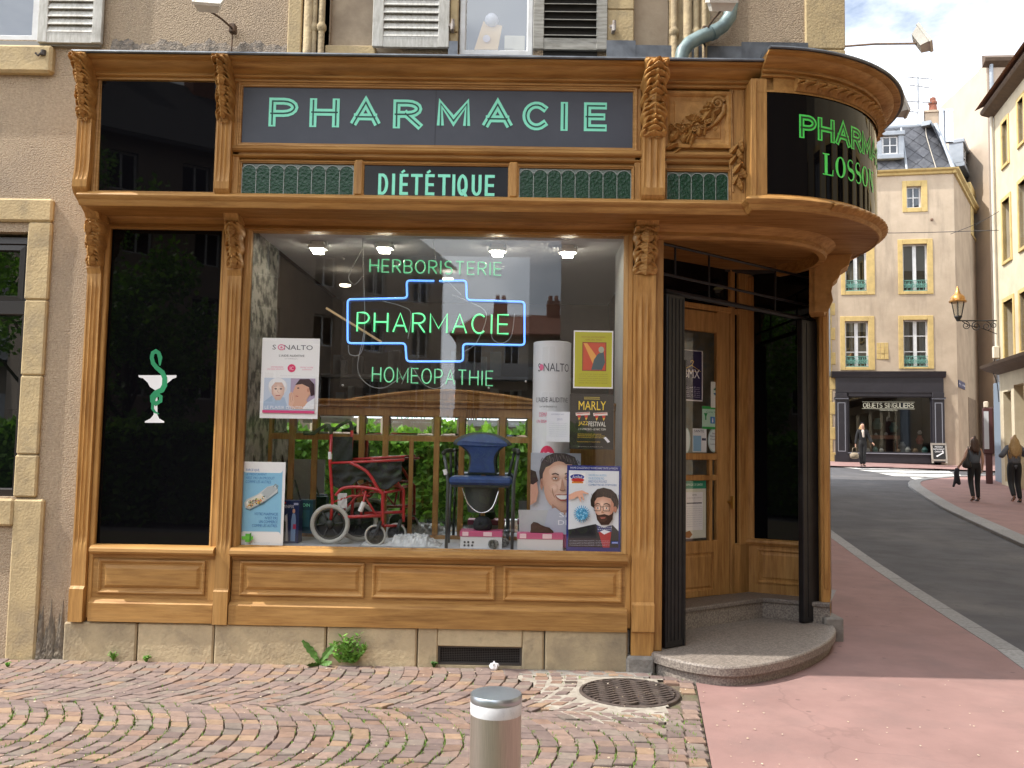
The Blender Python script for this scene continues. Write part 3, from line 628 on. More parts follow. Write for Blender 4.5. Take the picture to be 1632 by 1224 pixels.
# folded black shutters and the bars between them
def shutter(x0, x1, ytop, zb, ribs, d=.16):
    if ribs == 2: d = .035
    m = MB(EN.M); a, b = EN.px(x0, 800)[0], EN.px(x1, 800)[0]; zt = EN.px((x0+x1)/2, ytop)[1]
    m.box(a, b, -.02, d, zb, zt, c=.006); n = ribs
    for i in range(n): q = a+(b-a)*(i+.5)/n; m.box(q-.006, q+.006, -.025, -.02, zb+.05, zt-.03)
    m.box(b-.012, b+.006, -.028, -.02, zb, zt-.5); o = m.build('folded_shutter', BLACKMETAL, shop); return a, b
shutter(1059, 1088, 470, .065, 5); shutter(1277, 1307, 512, .065, 2)
m = MB(EN.M)
def bar(p, q, r, d=.03):
    a, b = EN.px(*p, d), EN.px(*q, d); m.tube([(a[0], d, a[1]), (b[0], d, b[1])], r, 6)
for p, q, r in (((1056, 388), (1303, 446), .012), ((1056, 436), (1303, 490), .012), ((1060, 464), (1300, 512), .022), ((1076, 392), (1076, 440), .009), ((1130, 406), (1130, 474), .009), ((1236, 432), (1235, 498), .009), ((1292, 400), (1292, 512), .016)): bar(p, q, r)
m.build('shutter_rail', BLACKMETAL, shop)
# side walls of the lobby, hidden timber ends
m = MB(); m.box(1.02, 1.075, .1, .96, .06, 3.24); m.build('lobby_panelling', WV, shop)
# snake and cup emblem on the black glass
EM = Fr((0, .0095), 0)
cup = MB(); gn = MB()
def ep(pts): return [EM.px(0+x/3.4, 320+y/3.4) for x, y in pts]
cup.face(ep([(750, 945), (957, 945), (955, 958), (935, 965), (905, 990), (893, 1010), (870, 1022), (853, 1026), (853, 1160), (862, 1180), (890, 1195), (890, 1203), (785, 1203), (785, 1195), (815, 1180), (832, 1160), (840, 1026), (812, 1008), (800, 985), (775, 962), (752, 956)]), .0095)
cup.build('cup_emblem', WHITEPAINT, blackwin)
sn = ep([(867, 893), (868, 850), (860, 825), (845, 815), (828, 825), (823, 850), (830, 880), (850, 905), (880, 930), (893, 960), (892, 1000), (878, 1025), (845, 1040), (825, 1060), (826, 1085), (845, 1100), (870, 1085), (872, 1062), (858, 1052), (840, 1062), (828, 1095), (826, 1125), (840, 1145), (862, 1155)])
gn.ribbon(sn, [.012, .034, .03, .03, .03, .03, .032, .034, .036, .038, .04, .04, .038, .034, .032, .03, .028, .026, .024, .024, .022, .02, .016, .006], .008)
gn.build('snake_emblem', mat('emblem_green', '#1f8f5d', rough=.5), blackwin)
# ------------------------------------------------------------------ the pharmacy's building: walls, upper windows, left window, plinth, step
PLASTER = mat('pebbledash_plaster', (.50, .388, .272), (.315, .235, .162), scale=48, rough=.95, bump=1.0, bscale=85, bdist=.016, c3=(.30, .235, .18), c3scale=.9, c3amt=.6, detail=6, lo=.3, hi=.75, c4=(.20, .165, .135), c4scale=2.4, c4st=(1.6, 1, .45), c4amt=.5)
PLASTER2 = mat('smooth_plaster', (.46, .37, .27), (.36, .28, .2), scale=4, rough=.9, bump=.4, bscale=40, bdist=.006, c3=(.25, .2, .15), c3scale=2, c3amt=.5)
JAUMONT = mat('yellow_limestone', (.56, .43, .235), (.42, .32, .18), scale=5, rough=.85, bump=.5, bscale=55, bdist=.008, c3=(.33, .26, .17), c3scale=2.6, c3amt=.75, c4=(.20, .165, .12), c4scale=5, c4amt=.55, detail=9)
PLINTH = mat('plinth_limestone', (.52, .415, .26), (.39, .31, .20), scale=4, rough=.9, bump=.6, bscale=45, bdist=.008, c3=(.22, .18, .13), c3scale=2.2, c3amt=.65, detail=10, rnd=.14, c4=(.15, .125, .095), c4scale=6, c4amt=.5)
SHUT = mat('weathered_white_paint', (.62, .61, .58), (.44, .43, .39), scale=9, stretch=(6, 6, 1), rough=.75, bump=.4, bscale=50, bdist=.003, c3=(.22, .2, .17), c3scale=5, c3amt=.5)
SHUTG = mat('weathered_grey_paint', (.42, .405, .37), (.25, .24, .21), scale=9, stretch=(1, 6, 8), rough=.8, bump=.4, bscale=50, bdist=.003)
WINWHITE = mat('white_window_paint', (.72, .73, .74), (.6, .6, .6), scale=8, rough=.5)
MOULD = mat('mouldy_plaster', (.13, .115, .1), (.30, .245, .195), scale=22, rough=.95, bump=1, bscale=80, bdist=.02)
CONC = mat('worn_cement', (.28, .26, .235), (.19, .175, .16), scale=12, rough=.95, bump=.7, bscale=60, bdist=.01)
bld = thing('pharmacy_building', 'old plastered building above the wooden pharmacy front with grey louvred shutters and yellow stone', 'building', loc=(-1, .2, GZ))
def wall_holes(mb, x0, x1, z0, z1, holes, y0, y1, m=0):
    xs = sorted({x0, x1, *[v for h in holes for v in h[:2] if x0 < v < x1]}); zs = sorted({z0, z1, *[v for h in holes for v in h[2:] if z0 < v < z1]})
    for i in range(len(xs)-1):
        for j in range(len(zs)-1):
            cx, cz = (xs[i]+xs[i+1])/2, (zs[j]+zs[j+1])/2
            if not any(h[0] < cx < h[1] and h[2] < cz < h[3] for h in holes): mb.box(xs[i], xs[i+1], y0, y1, zs[j], zs[j+1], m)
UX = lambda px_, py=40: FAC.px(px_, py)[0]
wl = (UX(-150), UX(62), 4.66, 6.3); wc = (UX(731), UX(850), 4.60, 6.3); rp1 = (UX(526), UX(640), 4.42, 6.5); rp2 = (UX(1010), UX(1066), 4.42, 6.5)
gw = (FAC.px(-190, 560)[0], FAC.px(37, 560)[0], 1.10, 3.13)
m = MB(); wall_holes(m, -9, 2.44, 4.20, 11.2, [wl, wc, rp1, rp2], 0, .35); wall_holes(m, -9, -3.19, GZ-.3, 4.20, [gw], 0, .35)
m.build('wall', PLASTER, bld)
m = MB(); m.box(rp1[0]-.02, wc[0]-.05, .06, .3, 4.4, 6.6); m.build('blind_recess', PLASTER2, bld); m = MB(); m.box(rp2[0]-.02, rp2[1]+.02, .06, .3, 4.4, 6.6); m.build('blind_recess', PLASTER2, bld)
SW = Fr((2.45, 0), 90-16.5)
m = MB(); m.add([(2.44, .0, 4.2), (2.44, .0, 11.2), (8.84, 21.6, 11.2), (8.84, 21.6, 4.2), (2.1, .05, 4.2), (2.1, .05, 11.2), (8.4, 21.6, 11.2), (8.4, 21.6, 4.2)], [(0, 3, 2, 1), (4, 5, 6, 7), (1, 2, 6, 5), (0, 4, 7, 3)])
m.add([(2.92, 1.62, GZ-.3), (2.92, 1.62, 4.2), (8.84, 21.6, 4.2), (8.84, 21.6, -.2), (2.6, 1.7, GZ-.3), (2.6, 1.7, 4.2), (8.4, 21.6, 4.2), (8.4, 21.6, -.2)], [(0, 3, 2, 1), (4, 5, 6, 7), (0, 1, 5, 4)])
m.build('side_wall', PLASTER2, bld)
m = MB(); m.plan([(-9.2, -.35), (2.6, -.35), (9.1, 21.8), (-9.2, 21.8)], 11.2, 11.35); m.plan([(-9, .3), (2.3, .3), (2.9, 1.8), (8.4, 21.6), (-9, 21.6)], 4.2, 4.3); m.box(-9, -8.8, .35, 21.6, GZ-.3, 11.2); m.box(-9, 8.84, 21.6, 21.8, GZ-.3, 11.2); m.build('roof', mat('roof_tile_red', (.22, .09, .05), (.15, .06, .035), scale=12, rough=.8), bld)
# yellow stone dressings of the upper storey, one block each
def block(x0, x1, z0, z1, y0=-.03, y1=.02, mt=None, name='stone_block', par=None, c=.008):
    b = MB(); b.box(x0, x1, y0, y1, z0, z1, c=c); return b.build(name, mt or JAUMONT, par or bld)
zz = 4.30
for x0, x1, zc in ((460, 483, (4.30, 4.52, 5.1)), (717, 731, (4.3, 4.75, 5.3)), (966, 1010, (4.38, 4.95, 5.5)), (1282, 1346, (4.28, 4.66, 5.1))):
    for i in range(len(zc)-1): block(UX(x0)+.002*i, UX(x1)-.002, zc[i]+.002, zc[i+1]-.002, -.035 if x0 != 1282 else -.022)
WLS = mat('weathered_limestone', (.50, .395, .235), (.36, .275, .165), scale=9, rough=.9, bump=.7, bscale=40, bdist=.012, c3=(.24, .185, .125), c3scale=6, c3amt=.8)
for px_, r, zt in ((493, .036, 6), (514, .026, 6), (503, .02, 6), (1073, .026, 6), (1094, .036, 6), (1108, .024, 6), (1121, .026, 6)):
    m = MB(); x = UX(px_); m.tube([(x, -.03, 4.30), (x, -.03, 4.42), (x, -.03, 4.425), (x, -.03, zt)], [r*1.15, r*1.1, r, r], 12)
    if r < .03: m.lathe([(r, 4.74), (r*1.5, 4.76), (r*1.5, 4.785), (r, 4.81)], 12, (x, -.03, 0))
    m.build('colonnette', WLS, bld, smooth=40)
for a_, b_, y_ in ((484, 525, .0), (1066, 1131, -.012)): m = MB(); m.box(UX(a_), UX(b_), y_, .03, 4.3, 6); m.build('colonnette_backing', WLS, bld)
m = MB(); m.box(UX(520), UX(600), -.02, .06, 4.5, FAC.px(560, 74)[1], c=.006); m.build('recess_sill', JAUMONT, bld)
m = MB(); rq = random.Random(14); n1, n2 = 120, 8; ed = [4.655+.018*sin(i*.21)+.012*sin(i*.57+1)+rq.uniform(-.008, .008) for i in range(n1+1)]   # crumbling edge of old plaster above the flashing
m.add([(UX(180)+(UX(459)-UX(180))*i/n1, -.002-(.022*sin(pi*min(1, (j+.3)/n2))+rq.uniform(0, .008))*(0 if j == n2 else 1), 4.40+(ed[i]-4.40)*j/n2) for i in range(n1+1) for j in range(n2+1)], [(i*(n2+1)+j, (i+1)*(n2+1)+j, (i+1)*(n2+1)+j+1, i*(n2+1)+j+1) for i in range(n1) for j in range(n2)])
m.build('plaster_edge', MOULD, bld, smooth=True)
# windows and shutters upstairs
WGL = glass_mat('upper_glass', tint=(.86, .88, .9), f0=.17, bump=.02)
def casement(x0, x1, z0, z1, y, par, w=.05, mid=True, bars=0, fm=None, gm=None):
    f = MB(); f.rings(x0, x1, z0, z1, [(0, y+.05), (0, y), (.008, y-.006), (w-.01, y-.006), (w, y+.01), (w, y+.05)], cap=False)
    if mid: f.box((x0+x1)/2-w*.8, (x0+x1)/2+w*.8, y-.004, y+.05, z0+w, z1-w)
    for k in range(bars): zz = z0+w+(z1-z0-2*w)*(k+1)/(bars+1); f.box(x0+w, x1-w, y+.004, y+.04, zz-.014, zz+.014)
    o = f.build('window', fm or WINWHITE, par); g = MB(); g.add([(x0+w, y+.025, z0+w), (x1-w, y+.025, z0+w), (x1-w, y+.025, z1-w), (x0+w, y+.025, z1-w)], [(0, 1, 2, 3)]); g.build('pane', gm or WGL, o); return o
casement(wl[0], wl[1], wl[2]-.02, wl[3], .02, bld, .07); casement(wc[0]+.01, wc[1], wc[2]-.02, wc[3], .0, bld, .05, mid=False)
m = MB(); m.box(wl[0]-.1, FAC.px(163, 50)[0], -.03, .1, 4.6, 4.635); m.build('window_sill', mat('lead_grey', '#8d8c88', rough=.7), bld)
block(UX(-160), FAC.px(88, 100)[0], FAC.px(60, 120)[1], 4.598, -.06, .05, c=.02)
def shutter_leaf(x0, x1, z0, z1, y, open_, mt, name='shutter'):
    f = MB(); w = .066*(x1-x0)/.6+.02; f.box(x0, x0+w, y, y+.035, z0, z1, c=.004); f.box(x1-w, x1, y, y+.035, z0, z1, c=.004); f.box(x0+w, x1-w, y+.003, y+.032, z0, z0+.09); f.box(x0+w, x1-w, y+.003, y+.032, z1-.09, z1)
    o = f.build(name, mt, bld); n = int((z1-z0-.18)/.063); mesh = None
    for i in range(n):
        zc = z0+.09+.063*(i+.5)
        if mesh is None:
            s = MB(); L = x1-x0-2*w+.01
            a = .036; s.add([(x0+w-.005, y+.0, -a*(1 if open_ else 1)), (x1-w+.005, y, -a), (x1-w+.005, y+.03, a), (x0+w-.005, y+.03, a), (x0+w-.005, y+.004, -a-.006), (x1-w+.005, y+.004, -a-.006), (x1-w+.005, y+.036, a-.006), (x0+w-.005, y+.036, a-.006)], [(0, 1, 2, 3), (7, 6, 5, 4), (0, 4, 5, 1), (2, 6, 7, 3)])
            if open_: s.v = [(v[0], y+.015+(v[1]-y-.015)*1.3, v[2]*.35) for v in s.v]
            b = s.build('slat', mt, o); mesh = b.data
        else: b = bpy.data.objects.new('slat', mesh); COL.objects.link(b); put(b, o)
        b.location = (0, 0, zc)
    return o
zsh = FAC.px(110, 73)[1]
shutter_leaf(UX(67), UX(168), zsh, 6.2, -.06, False, SHUT); shutter_leaf(UX(596), UX(717), FAC.px(650, 80)[1], 6.2, -.06, False, SHUT); shutter_leaf(UX(850), UX(967), FAC.px(900, 83)[1], 6.2, -.05, True, SHUTG)
m = MB(); m.box(UX(866), UX(952), -.012, -.004, 4.5, 6.1); m.build('slat_gap_shade', mat('dark_gap', (.03, .028, .026), rough=.9), bld)  # near-black sheet painted in as the shade between the open slats
m = MB(); m.box(UX(-160), UX(900), .34, .5, 4.3, 6.4); m.build('curtain_void', mat('upper_room', (.10, .11, .13), rough=.9), bld)
for px_, py in ((722, 50), (976, 52)):                    # shutter catches
    x, z = FAC.px(px_, py); m = MB(); m.box(x-.012, x+.012, -.09, .0, z-.03, z+.03, c=.004); m.box(x-.03, x+.02, -.085, -.07, z+.0, z+.02); m.lathe([(.012, -.03), (.014, .05)], 8, (x+.005, -.09, z)); m.build('shutter_catch', mat('rusty_hinge', (.22, .17, .14), (.45, .42, .4), scale=30, rough=.8), bld)
x, z = FAC.px(72, 90); m = MB(); m.tube([(x+.03, 0, z+.01), (x+.02, -.07, z+.01), (x-.01, -.08, z-.03), (x-.03, -.08, z-.01)], .009, 6); m.lathe([(.02, -.02), (.022, .02)], 8, (x+.02, -.06, z)); m.build('iron_hook', mat('old_iron', (.06, .05, .045), rough=.7), bld)
# zinc aprons where the roof of the shopfront meets the wall
for a_, b_, y_, p_ in ((966, 1012, -.05, (990, 69)), (1012, 1180, -.045, (1100, 77)), (1180, 1285, -.04, (1220, 71)), (716, 731, -.05, (720, 70))): m = MB(); m.box(UX(a_), UX(b_), y_, y_+.012, 4.3, FAC.px(*p_)[1]); m.build('zinc_apron', ZINC, bld)
# copper-green downpipe with a swan neck
PIPE = mat('green_downpipe', (.145, .205, .215), (.25, .33, .33), scale=6, rough=.5, metal=.3, c3=(.09, .11, .11), c3scale=5, c3amt=.7)
def fpt(px_, py, y): x, z = FAC.px(px_, py, y); return (x, y, z)
path = [fpt(1166, -70, -.12), fpt(1166, 5, -.12), fpt(1163, 27, -.12), fpt(1152, 42, -.12), fpt(1136, 52, -.14), fpt(1116, 59, -.17), fpt(1098, 69, -.2), fpt(1088, 82, -.22), fpt(1085, 98, -.22)]
m = MB(); m.tube(path, .052, 16); 
for k in (4,): p = Vector(path[k]); d = (Vector(path[k+1])-Vector(path[k-1])).normalized(); m.tube([p-d*.02, p+d*.02], .058, 16)
m.build('downpipe', PIPE, bld, smooth=50)
m = MB(); a = fpt(1124, 74, -.15); m.tube([a, (a[0]-.02, -.1, a[2]+.09)], .008, 6); m.tube([fpt(1108, 56, -.1), fpt(1136, 50, -.17)], .01, 6); m.build('pipe_clip', mat('old_iron', (.06,)*3), bld)
# ground-floor window on the left with its stone frame
JX0, JX1 = FAC.px(37, 560)[0], FAC.px(74, 560)[0]
zl0, zl1 = FAC.px(60, 355)[1], FAC.px(60, 318)[1]; zs0, zs1 = FAC.px(40, 838)[1], FAC.px(40, 795)[1]
for a, b in ((1.10, 1.42), (1.42, 2.02), (2.02, 2.60), (2.60, zl0)): block(JX0+random.uniform(-.006, .01), JX1+random.uniform(-.008, .008), a+.002, b-.002, -.03, .1, c=.012)
block(-5.6, JX1, zl0+.002, zl1, -.034, .1, c=.015); block(-5.6, FAC.px(25, 815)[0], zs0, zs1, -.045, .1, c=.015)
block(FAC.px(18, 920)[0], FAC.px(66, 920)[0], GZ-.05, zs1, -.036, .1, c=.015)
BROWN = mat('dark_brown_frame', (.022, .017, .016), rough=.4)
DWG = glass_mat('dark_window_glass', tint=(.25, .27, .27), f0=.09, bump=.01)
f = MB(); f.rings(gw[0], JX0-.005, 1.10, 3.10, [(0, .12), (0, .06), (.05, .055), (.06, .075), (.06, .12)], cap=False); zm0, zm1 = FAC.px(20, 500)[1], FAC.px(20, 478)[1]; f.box(gw[0]+.05, JX0-.02, .05, .12, zm0, zm1, c=.006); f.rings(gw[0]+.06, JX0-.065, zm1, 3.04, [(0, .1), (0, .065), (.04, .06), (.045, .08), (.045, .1)], cap=False)
o = f.build('shop_window', BROWN, bld); g = MB(); g.add([(gw[0], .1, 1.1), (JX0, .1, 1.1), (JX0, .1, 3.1), (gw[0], .1, 3.1)], [(0, 1, 2, 3)]); g.build('pane', DWG, o)
m = MB(); m.box(gw[0]-.3, -3.3, .9, .95, .9, 3.4); m.box(-3.5, -3.4, .3, .95, .8, 3.4); m.box(gw[0]-.3, -3.3, .3, .95, .78, .8); m.build('room_wall', mat('grey_green_room', (.16, .18, .17), rough=.9), bld)
# dark pot on the sill behind that window
m = MB(); x, z = FAC.px(4, 660); m.lathe([(.0, 0), (.11, 0), (.15, .24), (.16, .25), (.145, .25), (.11, .03)], 20, (x-.06, .45, 1.52)); m.box(x-.25, x+.15, .3, .6, .8, 1.52); tag(m.build('plant_pot', mat('dark_pot', (.05, .05, .055), rough=.6)), 'dark round pot standing behind the brown framed window', 'pot')
# --- plinth stones
seams = [100, 218, 341, 520, 665, 868, 1001]
m = MB(); m.box(-3.36, .80, .02, .3, GZ-.2, .2); m.build('plinth_core', CONC, bld)
def sx(p): return FAC.px(p, 1025, -.05)[0]
vx0, vz0 = FAC.px(697, 1060, -.05); vx1, vz1 = FAC.px(832, 1032, -.05)
for i in range(6):
    a, b = sx(seams[i])+.004, sx(seams[i+1])-.004; zt = .196+.0035*i*.8+random.uniform(-.003, .003)
    q = MB()
    if i == 4:
        q.box(a, vx0, -.055, .1, GZ-.05, zt, c=.01); q.box(vx1, b, -.055, .1, GZ-.05, zt-.005, c=.014); q.box(vx0, vx1, -.055, .1, vz1, zt-.002, c=.006); q.box(vx0, vx1, -.05, .1, GZ-.05, vz0)
    else: q.box(a, b, -.055-random.uniform(0, .006), .1, GZ-.05, zt, c=.012)
    q.build('plinth_stone', PLINTH, bld)
b = MB(); b.box(.81, 1.02, -.09, .1, GZ-.05, .03, c=.02); b.box(.80, .84, .0, .2, GZ, .2); b.build('corner_stone', CONC, bld)
v = MB(); v.rings(vx0+.002, vx1-.002, vz0+.002, vz1-.002, [(0, .0), (0, -.03), (.012, -.032), (.014, -.02), (.014, .02)], cap=False)
n = 46
for i in range(n): x = vx0+.014+(vx1-vx0-.028)*(i+.5)/n; v.box(x-.0012, x+.0012, -.014, -.011, vz0+.014, vz1-.014)
for i in range(9): z = vz0+.014+(vz1-vz0-.028)*(i+.5)/9; v.box(vx0+.014, vx1-.014, -.0105, -.008, z-.0012, z+.0012)
vg = v.build('vent_grille', mat('vent_metal', (.07, .06, .055), rough=.6), bld); m = MB(); m.box(vx0, vx1, .0, .01, vz0, vz1); m.build('vent_void', mat('vent_dark', (.012, .01, .01), rough=1), bld)
# rough broken plaster at the foot of the wall between the two stone frames
m = MB(); rnd = random.Random(11)
N1, N2 = 36, 26; X0, X1 = FAC.px(62, 980)[0], -3.345
m.add([(X0+(X1-X0)*i/N1, (-.004-.035*max(0, 1-j/N2*1.1)**.6*(.5+.5*rnd.random()) if 0 < i < N1 else 0) if j < N2 else .004, GZ-.03+(.30+.10*sin(i*.5)+.06*sin(i*1.3+1)+.03*sin(i*3.1))*j/N2) for i in range(N1+1) for j in range(N2+1)], [(i*(N2+1)+j, (i+1)*(N2+1)+j, (i+1)*(N2+1)+j+1, i*(N2+1)+j+1) for i in range(N1) for j in range(N2)])
m.build('broken_plaster', mat('rough_plaster', (.27, .225, .17), (.16, .135, .11), scale=25, rough=.95, bump=.6, bscale=60), bld, smooth=True)
# --- granite step of the corner entrance
GRAN = mat('granite', (.30, .26, .225), (.15, .125, .11), scale=75, rough=.55, detail=3, lo=.4, hi=.6, bump=.1, bscale=120, c3=(.2, .17, .15), c3scale=3, c3amt=.4)
step = thing('granite_step', 'rounded granite double step in front of the corner entrance door', 'step', loc=(1.9, .4, GZ))
def catmull(P, n=8, closed=False):
    o = []; N = len(P)
    for i in range(N-1):
        p0, p1, p2, p3 = [Vector(P[max(0, min(N-1, k))]) for k in (i-1, i, i+1, i+2)]
        for k in range(n):
            t = k/n; o.append(tuple(.5*((2*p1)+(-p0+p2)*t+(2*p0-5*p1+4*p2-p3)*t*t+(-p0+3*p1-3*p2+p3)*t**3)))
    return o+[tuple(P[-1])]
edge = catmull([(1.01, .02), (1.02, -.10), (1.25, -.36), (1.56, -.42), (2.0, -.12), (2.42, .38), (2.66, .82), (2.74, 1.15), (2.72, 1.3)], 7)
m = MB(); m.sweep(edge, [(-.03, GZ-.05), (-.03, -.012), (0, -.012), (.004, -.008), (.006, .045), (.0, .056), (-.01, .06)], caps=False); m.add([(x, y, .06) for x, y in [(a[0], a[1]) for a in edge]]+[], [tuple(range(len(edge)))])
# inset the top face behind the rounded nose
m.f.pop(); m.mi.pop(); q = MB(); q.sweep(edge, [(-.01, .06), (-.02, .06)], caps=False); k0 = q.v[1::2]; m.add(q.v, q.f); k0 = k0+[(2.9, 1.35, .06), (2.25, 1.5, .06), (1.0, .56, .06), (.99, .05, .06)]; m.add(k0, [tuple(range(len(k0)))])
m.build('tread', GRAN, step, smooth=30)
A_, B_, C_ = (1.05, .49), (2.20, 1.33), (2.72, 1.10)
m = MB(); m.sweep([A_, B_, C_], [(-.5, .05), (0, .05), (0, .195), (.0, .2)], caps=False); m.build('riser', GRAN, step)
m = MB(); m.sweep([A_, B_, C_], [(0, .197), (.014, .199), (.018, .205), (.018, .228), (.012, .236), (-.8, .236)], caps=False); m.build('tread', mat('granite_worn', (.22, .19, .165), (.12, .10, .09), scale=75, rough=.5, detail=3, lo=.4, hi=.6), step)
b = MB(); b.box(2.66, 2.82, 1.05, 1.3, GZ-.05, .12, c=.012); b.build('corner_stone', CONC, bld)
# --- floodlights over the sign
LAMPW = mat('flood_housing', (.74, .72, .66), (.62, .60, .54), scale=10, rough=.5); LAMPG = mat('flood_lens', (.8, .8, .76), rough=.15, spec=.6); RUST = mat('rusty_iron', (.16, .09, .05), (.08, .055, .04), scale=25, rough=.8)
def flood(label, c, tilt, yaw, root, s=1.0, ribs=True):
    t = thing('floodlight', label, 'floodlight', 'floodlights above the pharmacy signs', loc=root)
    Mx = Matrix.Translation(Vector(c)) @ Matrix.Rotation(yaw, 4, 'Z') @ Matrix.Rotation(tilt, 4, 'X') @ Matrix.Scale(s, 4)
    m = MB(Mx); m.add([(-.10, 0, -.085), (.10, 0, -.085), (.10, 0, .085), (-.10, 0, .085), (-.075, .07, -.06), (.075, .07, -.06), (.075, .07, .06), (-.075, .07, .06)], [(4, 5, 6, 7)][::-1]+[(0, 1, 5, 4), (1, 2, 6, 5), (2, 3, 7, 6), (3, 0, 4, 7)]); m.rings(-.108, .108, -.093, .093, [(0, .01), (0, -.012), (.012, -.014), (.014, 0)], cap=False); m.build('housing', LAMPW, t)
    g = MB(Mx); g.add([(-.095, -.004, -.08), (.095, -.004, -.08), (.095, -.004, .08), (-.095, -.004, .08)], [(0, 1, 2, 3)])
    for i in range(12): x = -.085+.17*i/11; g.box(x-.003, x+.003, -.008, -.004, -.078, .078)
    g.build('lens', LAMPG, t); b = MB(); e = Mx @ Vector((0, .07, 0)); r = Vector(root); b.tube([r, r+(e-r)*.5+Vector((0, 0, .01)), e], .008, 8); b.build('arm', RUST, t)
    k = MB(); k.box(r.x-.025, r.x+.025, r.y-.03, r.y+.03, r.z-.035, r.z+.035, c=.006); k.tube([r, (r.x-.01, r.y, 4.31)], .006, 6); k.build('bracket', RUST, t); return t
c = fpt(332, 2, -.62); r = fpt(371, 46, -.05); flood('grey floodlight on a rusty arm above the black sign panel', c, radians(-50), radians(8), r, .9)
c = fpt(1150, 2, -.62); r = fpt(1124, 50, -.08); flood('white ribbed floodlight in front of the green downpipe', c, radians(-62), 0, r, .92)
c = FAC.w(2.95, -.62, 0); x, z = FAC.px(1474, 60, -.55); r = fpt(1338, 70, .0); flood('white floodlight on a long arm against the sky', (x, -.55, z), radians(-30), radians(62), (r[0], .05, r[2]), .9)
x, z = FAC.px(1440, 168, .75); flood('small grey floodlight behind the rounded cornice', (x, .75, z), radians(-20), radians(75), (x-.35, .85, z+.02), .95)
# things on the sill of the middle upper window
x, z = FAC.px(776, 76, .05); zt = FAC.px(776, 20, .05)[1]; h = zt-z
t = thing('paper_bag', 'yellow paper bag leaning behind the upper window', 'bag', loc=(x, .1, 4.6)); m = MB(); m.add([(x-.10, .06, z-.01), (x+.085, .06, z-.01), (x+.115, .10, z+h*.72), (x-.035, .10, z+h*.84), (x-.10, .09, z-.01), (x+.085, .09, z-.01), (x+.115, .13, z+h*.72), (x-.035, .13, z+h*.84)], [(0, 1, 2, 3), (7, 6, 5, 4), (0, 4, 5, 1), (1, 5, 6, 2), (2, 6, 7, 3), (3, 7, 4, 0)]); m.build('bag_body', mat('yellow_paper', (.72, .46, .16), rough=.7), t); m = MB(); m.lathe([(0, .0), (.028, .0), (.03, -.002)], 14, (x-.005, .063, z+h*.28), axis='y'); m.build('printed_emblem', flat('#d8c9c8'), t)
m = MB(); m.lathe([(.005, -.055), (.03, -.048), (.05, -.025), (.056, 0), (.05, .025), (.03, .048), (.005, .055)], 18, (x+.03, .10, z+h*.86)); tag(m.build('white_ball', mat('ball_white', (.6, .6, .66), rough=.5), smooth=True), 'white ball resting in the mouth of the yellow paper bag', 'ball')
xb, zb = FAC.px(818, 78, .06); m = MB(); m.box(xb-.07, xb+.09, .06, .16, zb-.01, zb+.11, c=.003); m.box(xb-.07, xb+.0, .055, .06, zb+.0, zb+.10); tag(m.build('cardboard_box', mat('cream_card', (.62, .56, .42), rough=.7)), 'small cream cardboard box beside the yellow paper bag', 'box')
# ------------------------------------------------------------------ ground: road, pink pavement, kerbs, cobbles
ASPH = mat('asphalt', (.085, .083, .09), (.055, .053, .058), scale=1.5, rough=.85, bump=.5, bscale=90, bdist=.006, c3=(.135, .125, .122), c3scale=.45, c3amt=.75, detail=10, c4=(.05, .048, .05), c4scale=.8, c4st=(.4, 1.6, 1), c4amt=.7, cracks=.55, gum=3)
PINK = mat('pink_asphalt', (.29, .172, .158), (.24, .142, .13), scale=2.2, rough=.85, bump=.35, bscale=140, bdist=.004, c3=(.19, .125, .118), c3scale=1.6, c3amt=.6, detail=12, c4=(.33, .205, .185), c4scale=.9, c4amt=.6, cracks=.8, gum=4.5)
KERB = mat('kerb_granite', (.30, .295, .29), (.2, .195, .19), scale=30, rough=.75, bump=.3, bscale=80, rnd=.12)
def sheet(mb, xs, ys, dz, m=0):
    vs = [(x, y, gz(x, y)+dz) for y in ys for x in xs]; k = len(xs)
    mb.add(vs, [(j*k+i, j*k+i+1, (j+1)*k+i+1, (j+1)*k+i) for j in range(len(ys)-1) for i in range(k-1)], m)
m = MB(); sheet(m, [-320, -60, -20, -8, 0, 8, 20, 60, 320], [-320, -100, -40, -20, -10, -5, 0]+[i*1.5 for i in range(1, 30)]+[60, 100, 320], -.07); struct(m.build('road', ASPH, smooth=True))
ys = [-9, -7, -5, -4, -3, -2.5, -2, -1.5, -1, -.6, -.2]+[.2+.5*i for i in range(58)]
KO = [(3.3, -9), (3.45, -5), (3.72, -2), (3.95, -.3), (4.22, .81), (4.715, 3.53), (5.18, 6.03), (6.01, 10.3), (8.3, 19), (10.9, 28.8)]
def interp(P, y):
    for i in range(len(P)-1):
        if P[i][1] <= y <= P[i+1][1]: t = (y-P[i][1])/(P[i+1][1]-P[i][1]); return P[i][0]+(P[i+1][0]-P[i][0])*t
    return P[0][0] if y < P[0][1] else P[-1][0]
def border(y): return 1.286+(min(y, -.2)+.2)*.1537
def lft(y): return border(y) if y < -.15 else 1.0 if y < 1.2 else 2.45+.2962*y
def strip(mb, L, R, ys, dz, n=3):
    vs = [(L(y)+(R(y)-L(y))*i/n, y, gz(0, y)+dz) for y in ys for i in range(n+1)]; k = n+1
    mb.add(vs, [(j*k+i, j*k+i+1, (j+1)*k+i+1, (j+1)*k+i) for j in range(len(ys)-1) for i in range(n)])
m = MB(); strip(m, lft, lambda y: interp(KO, y)-.2, ys, 0); struct(m.build('pink_pavement', PINK, smooth=True))
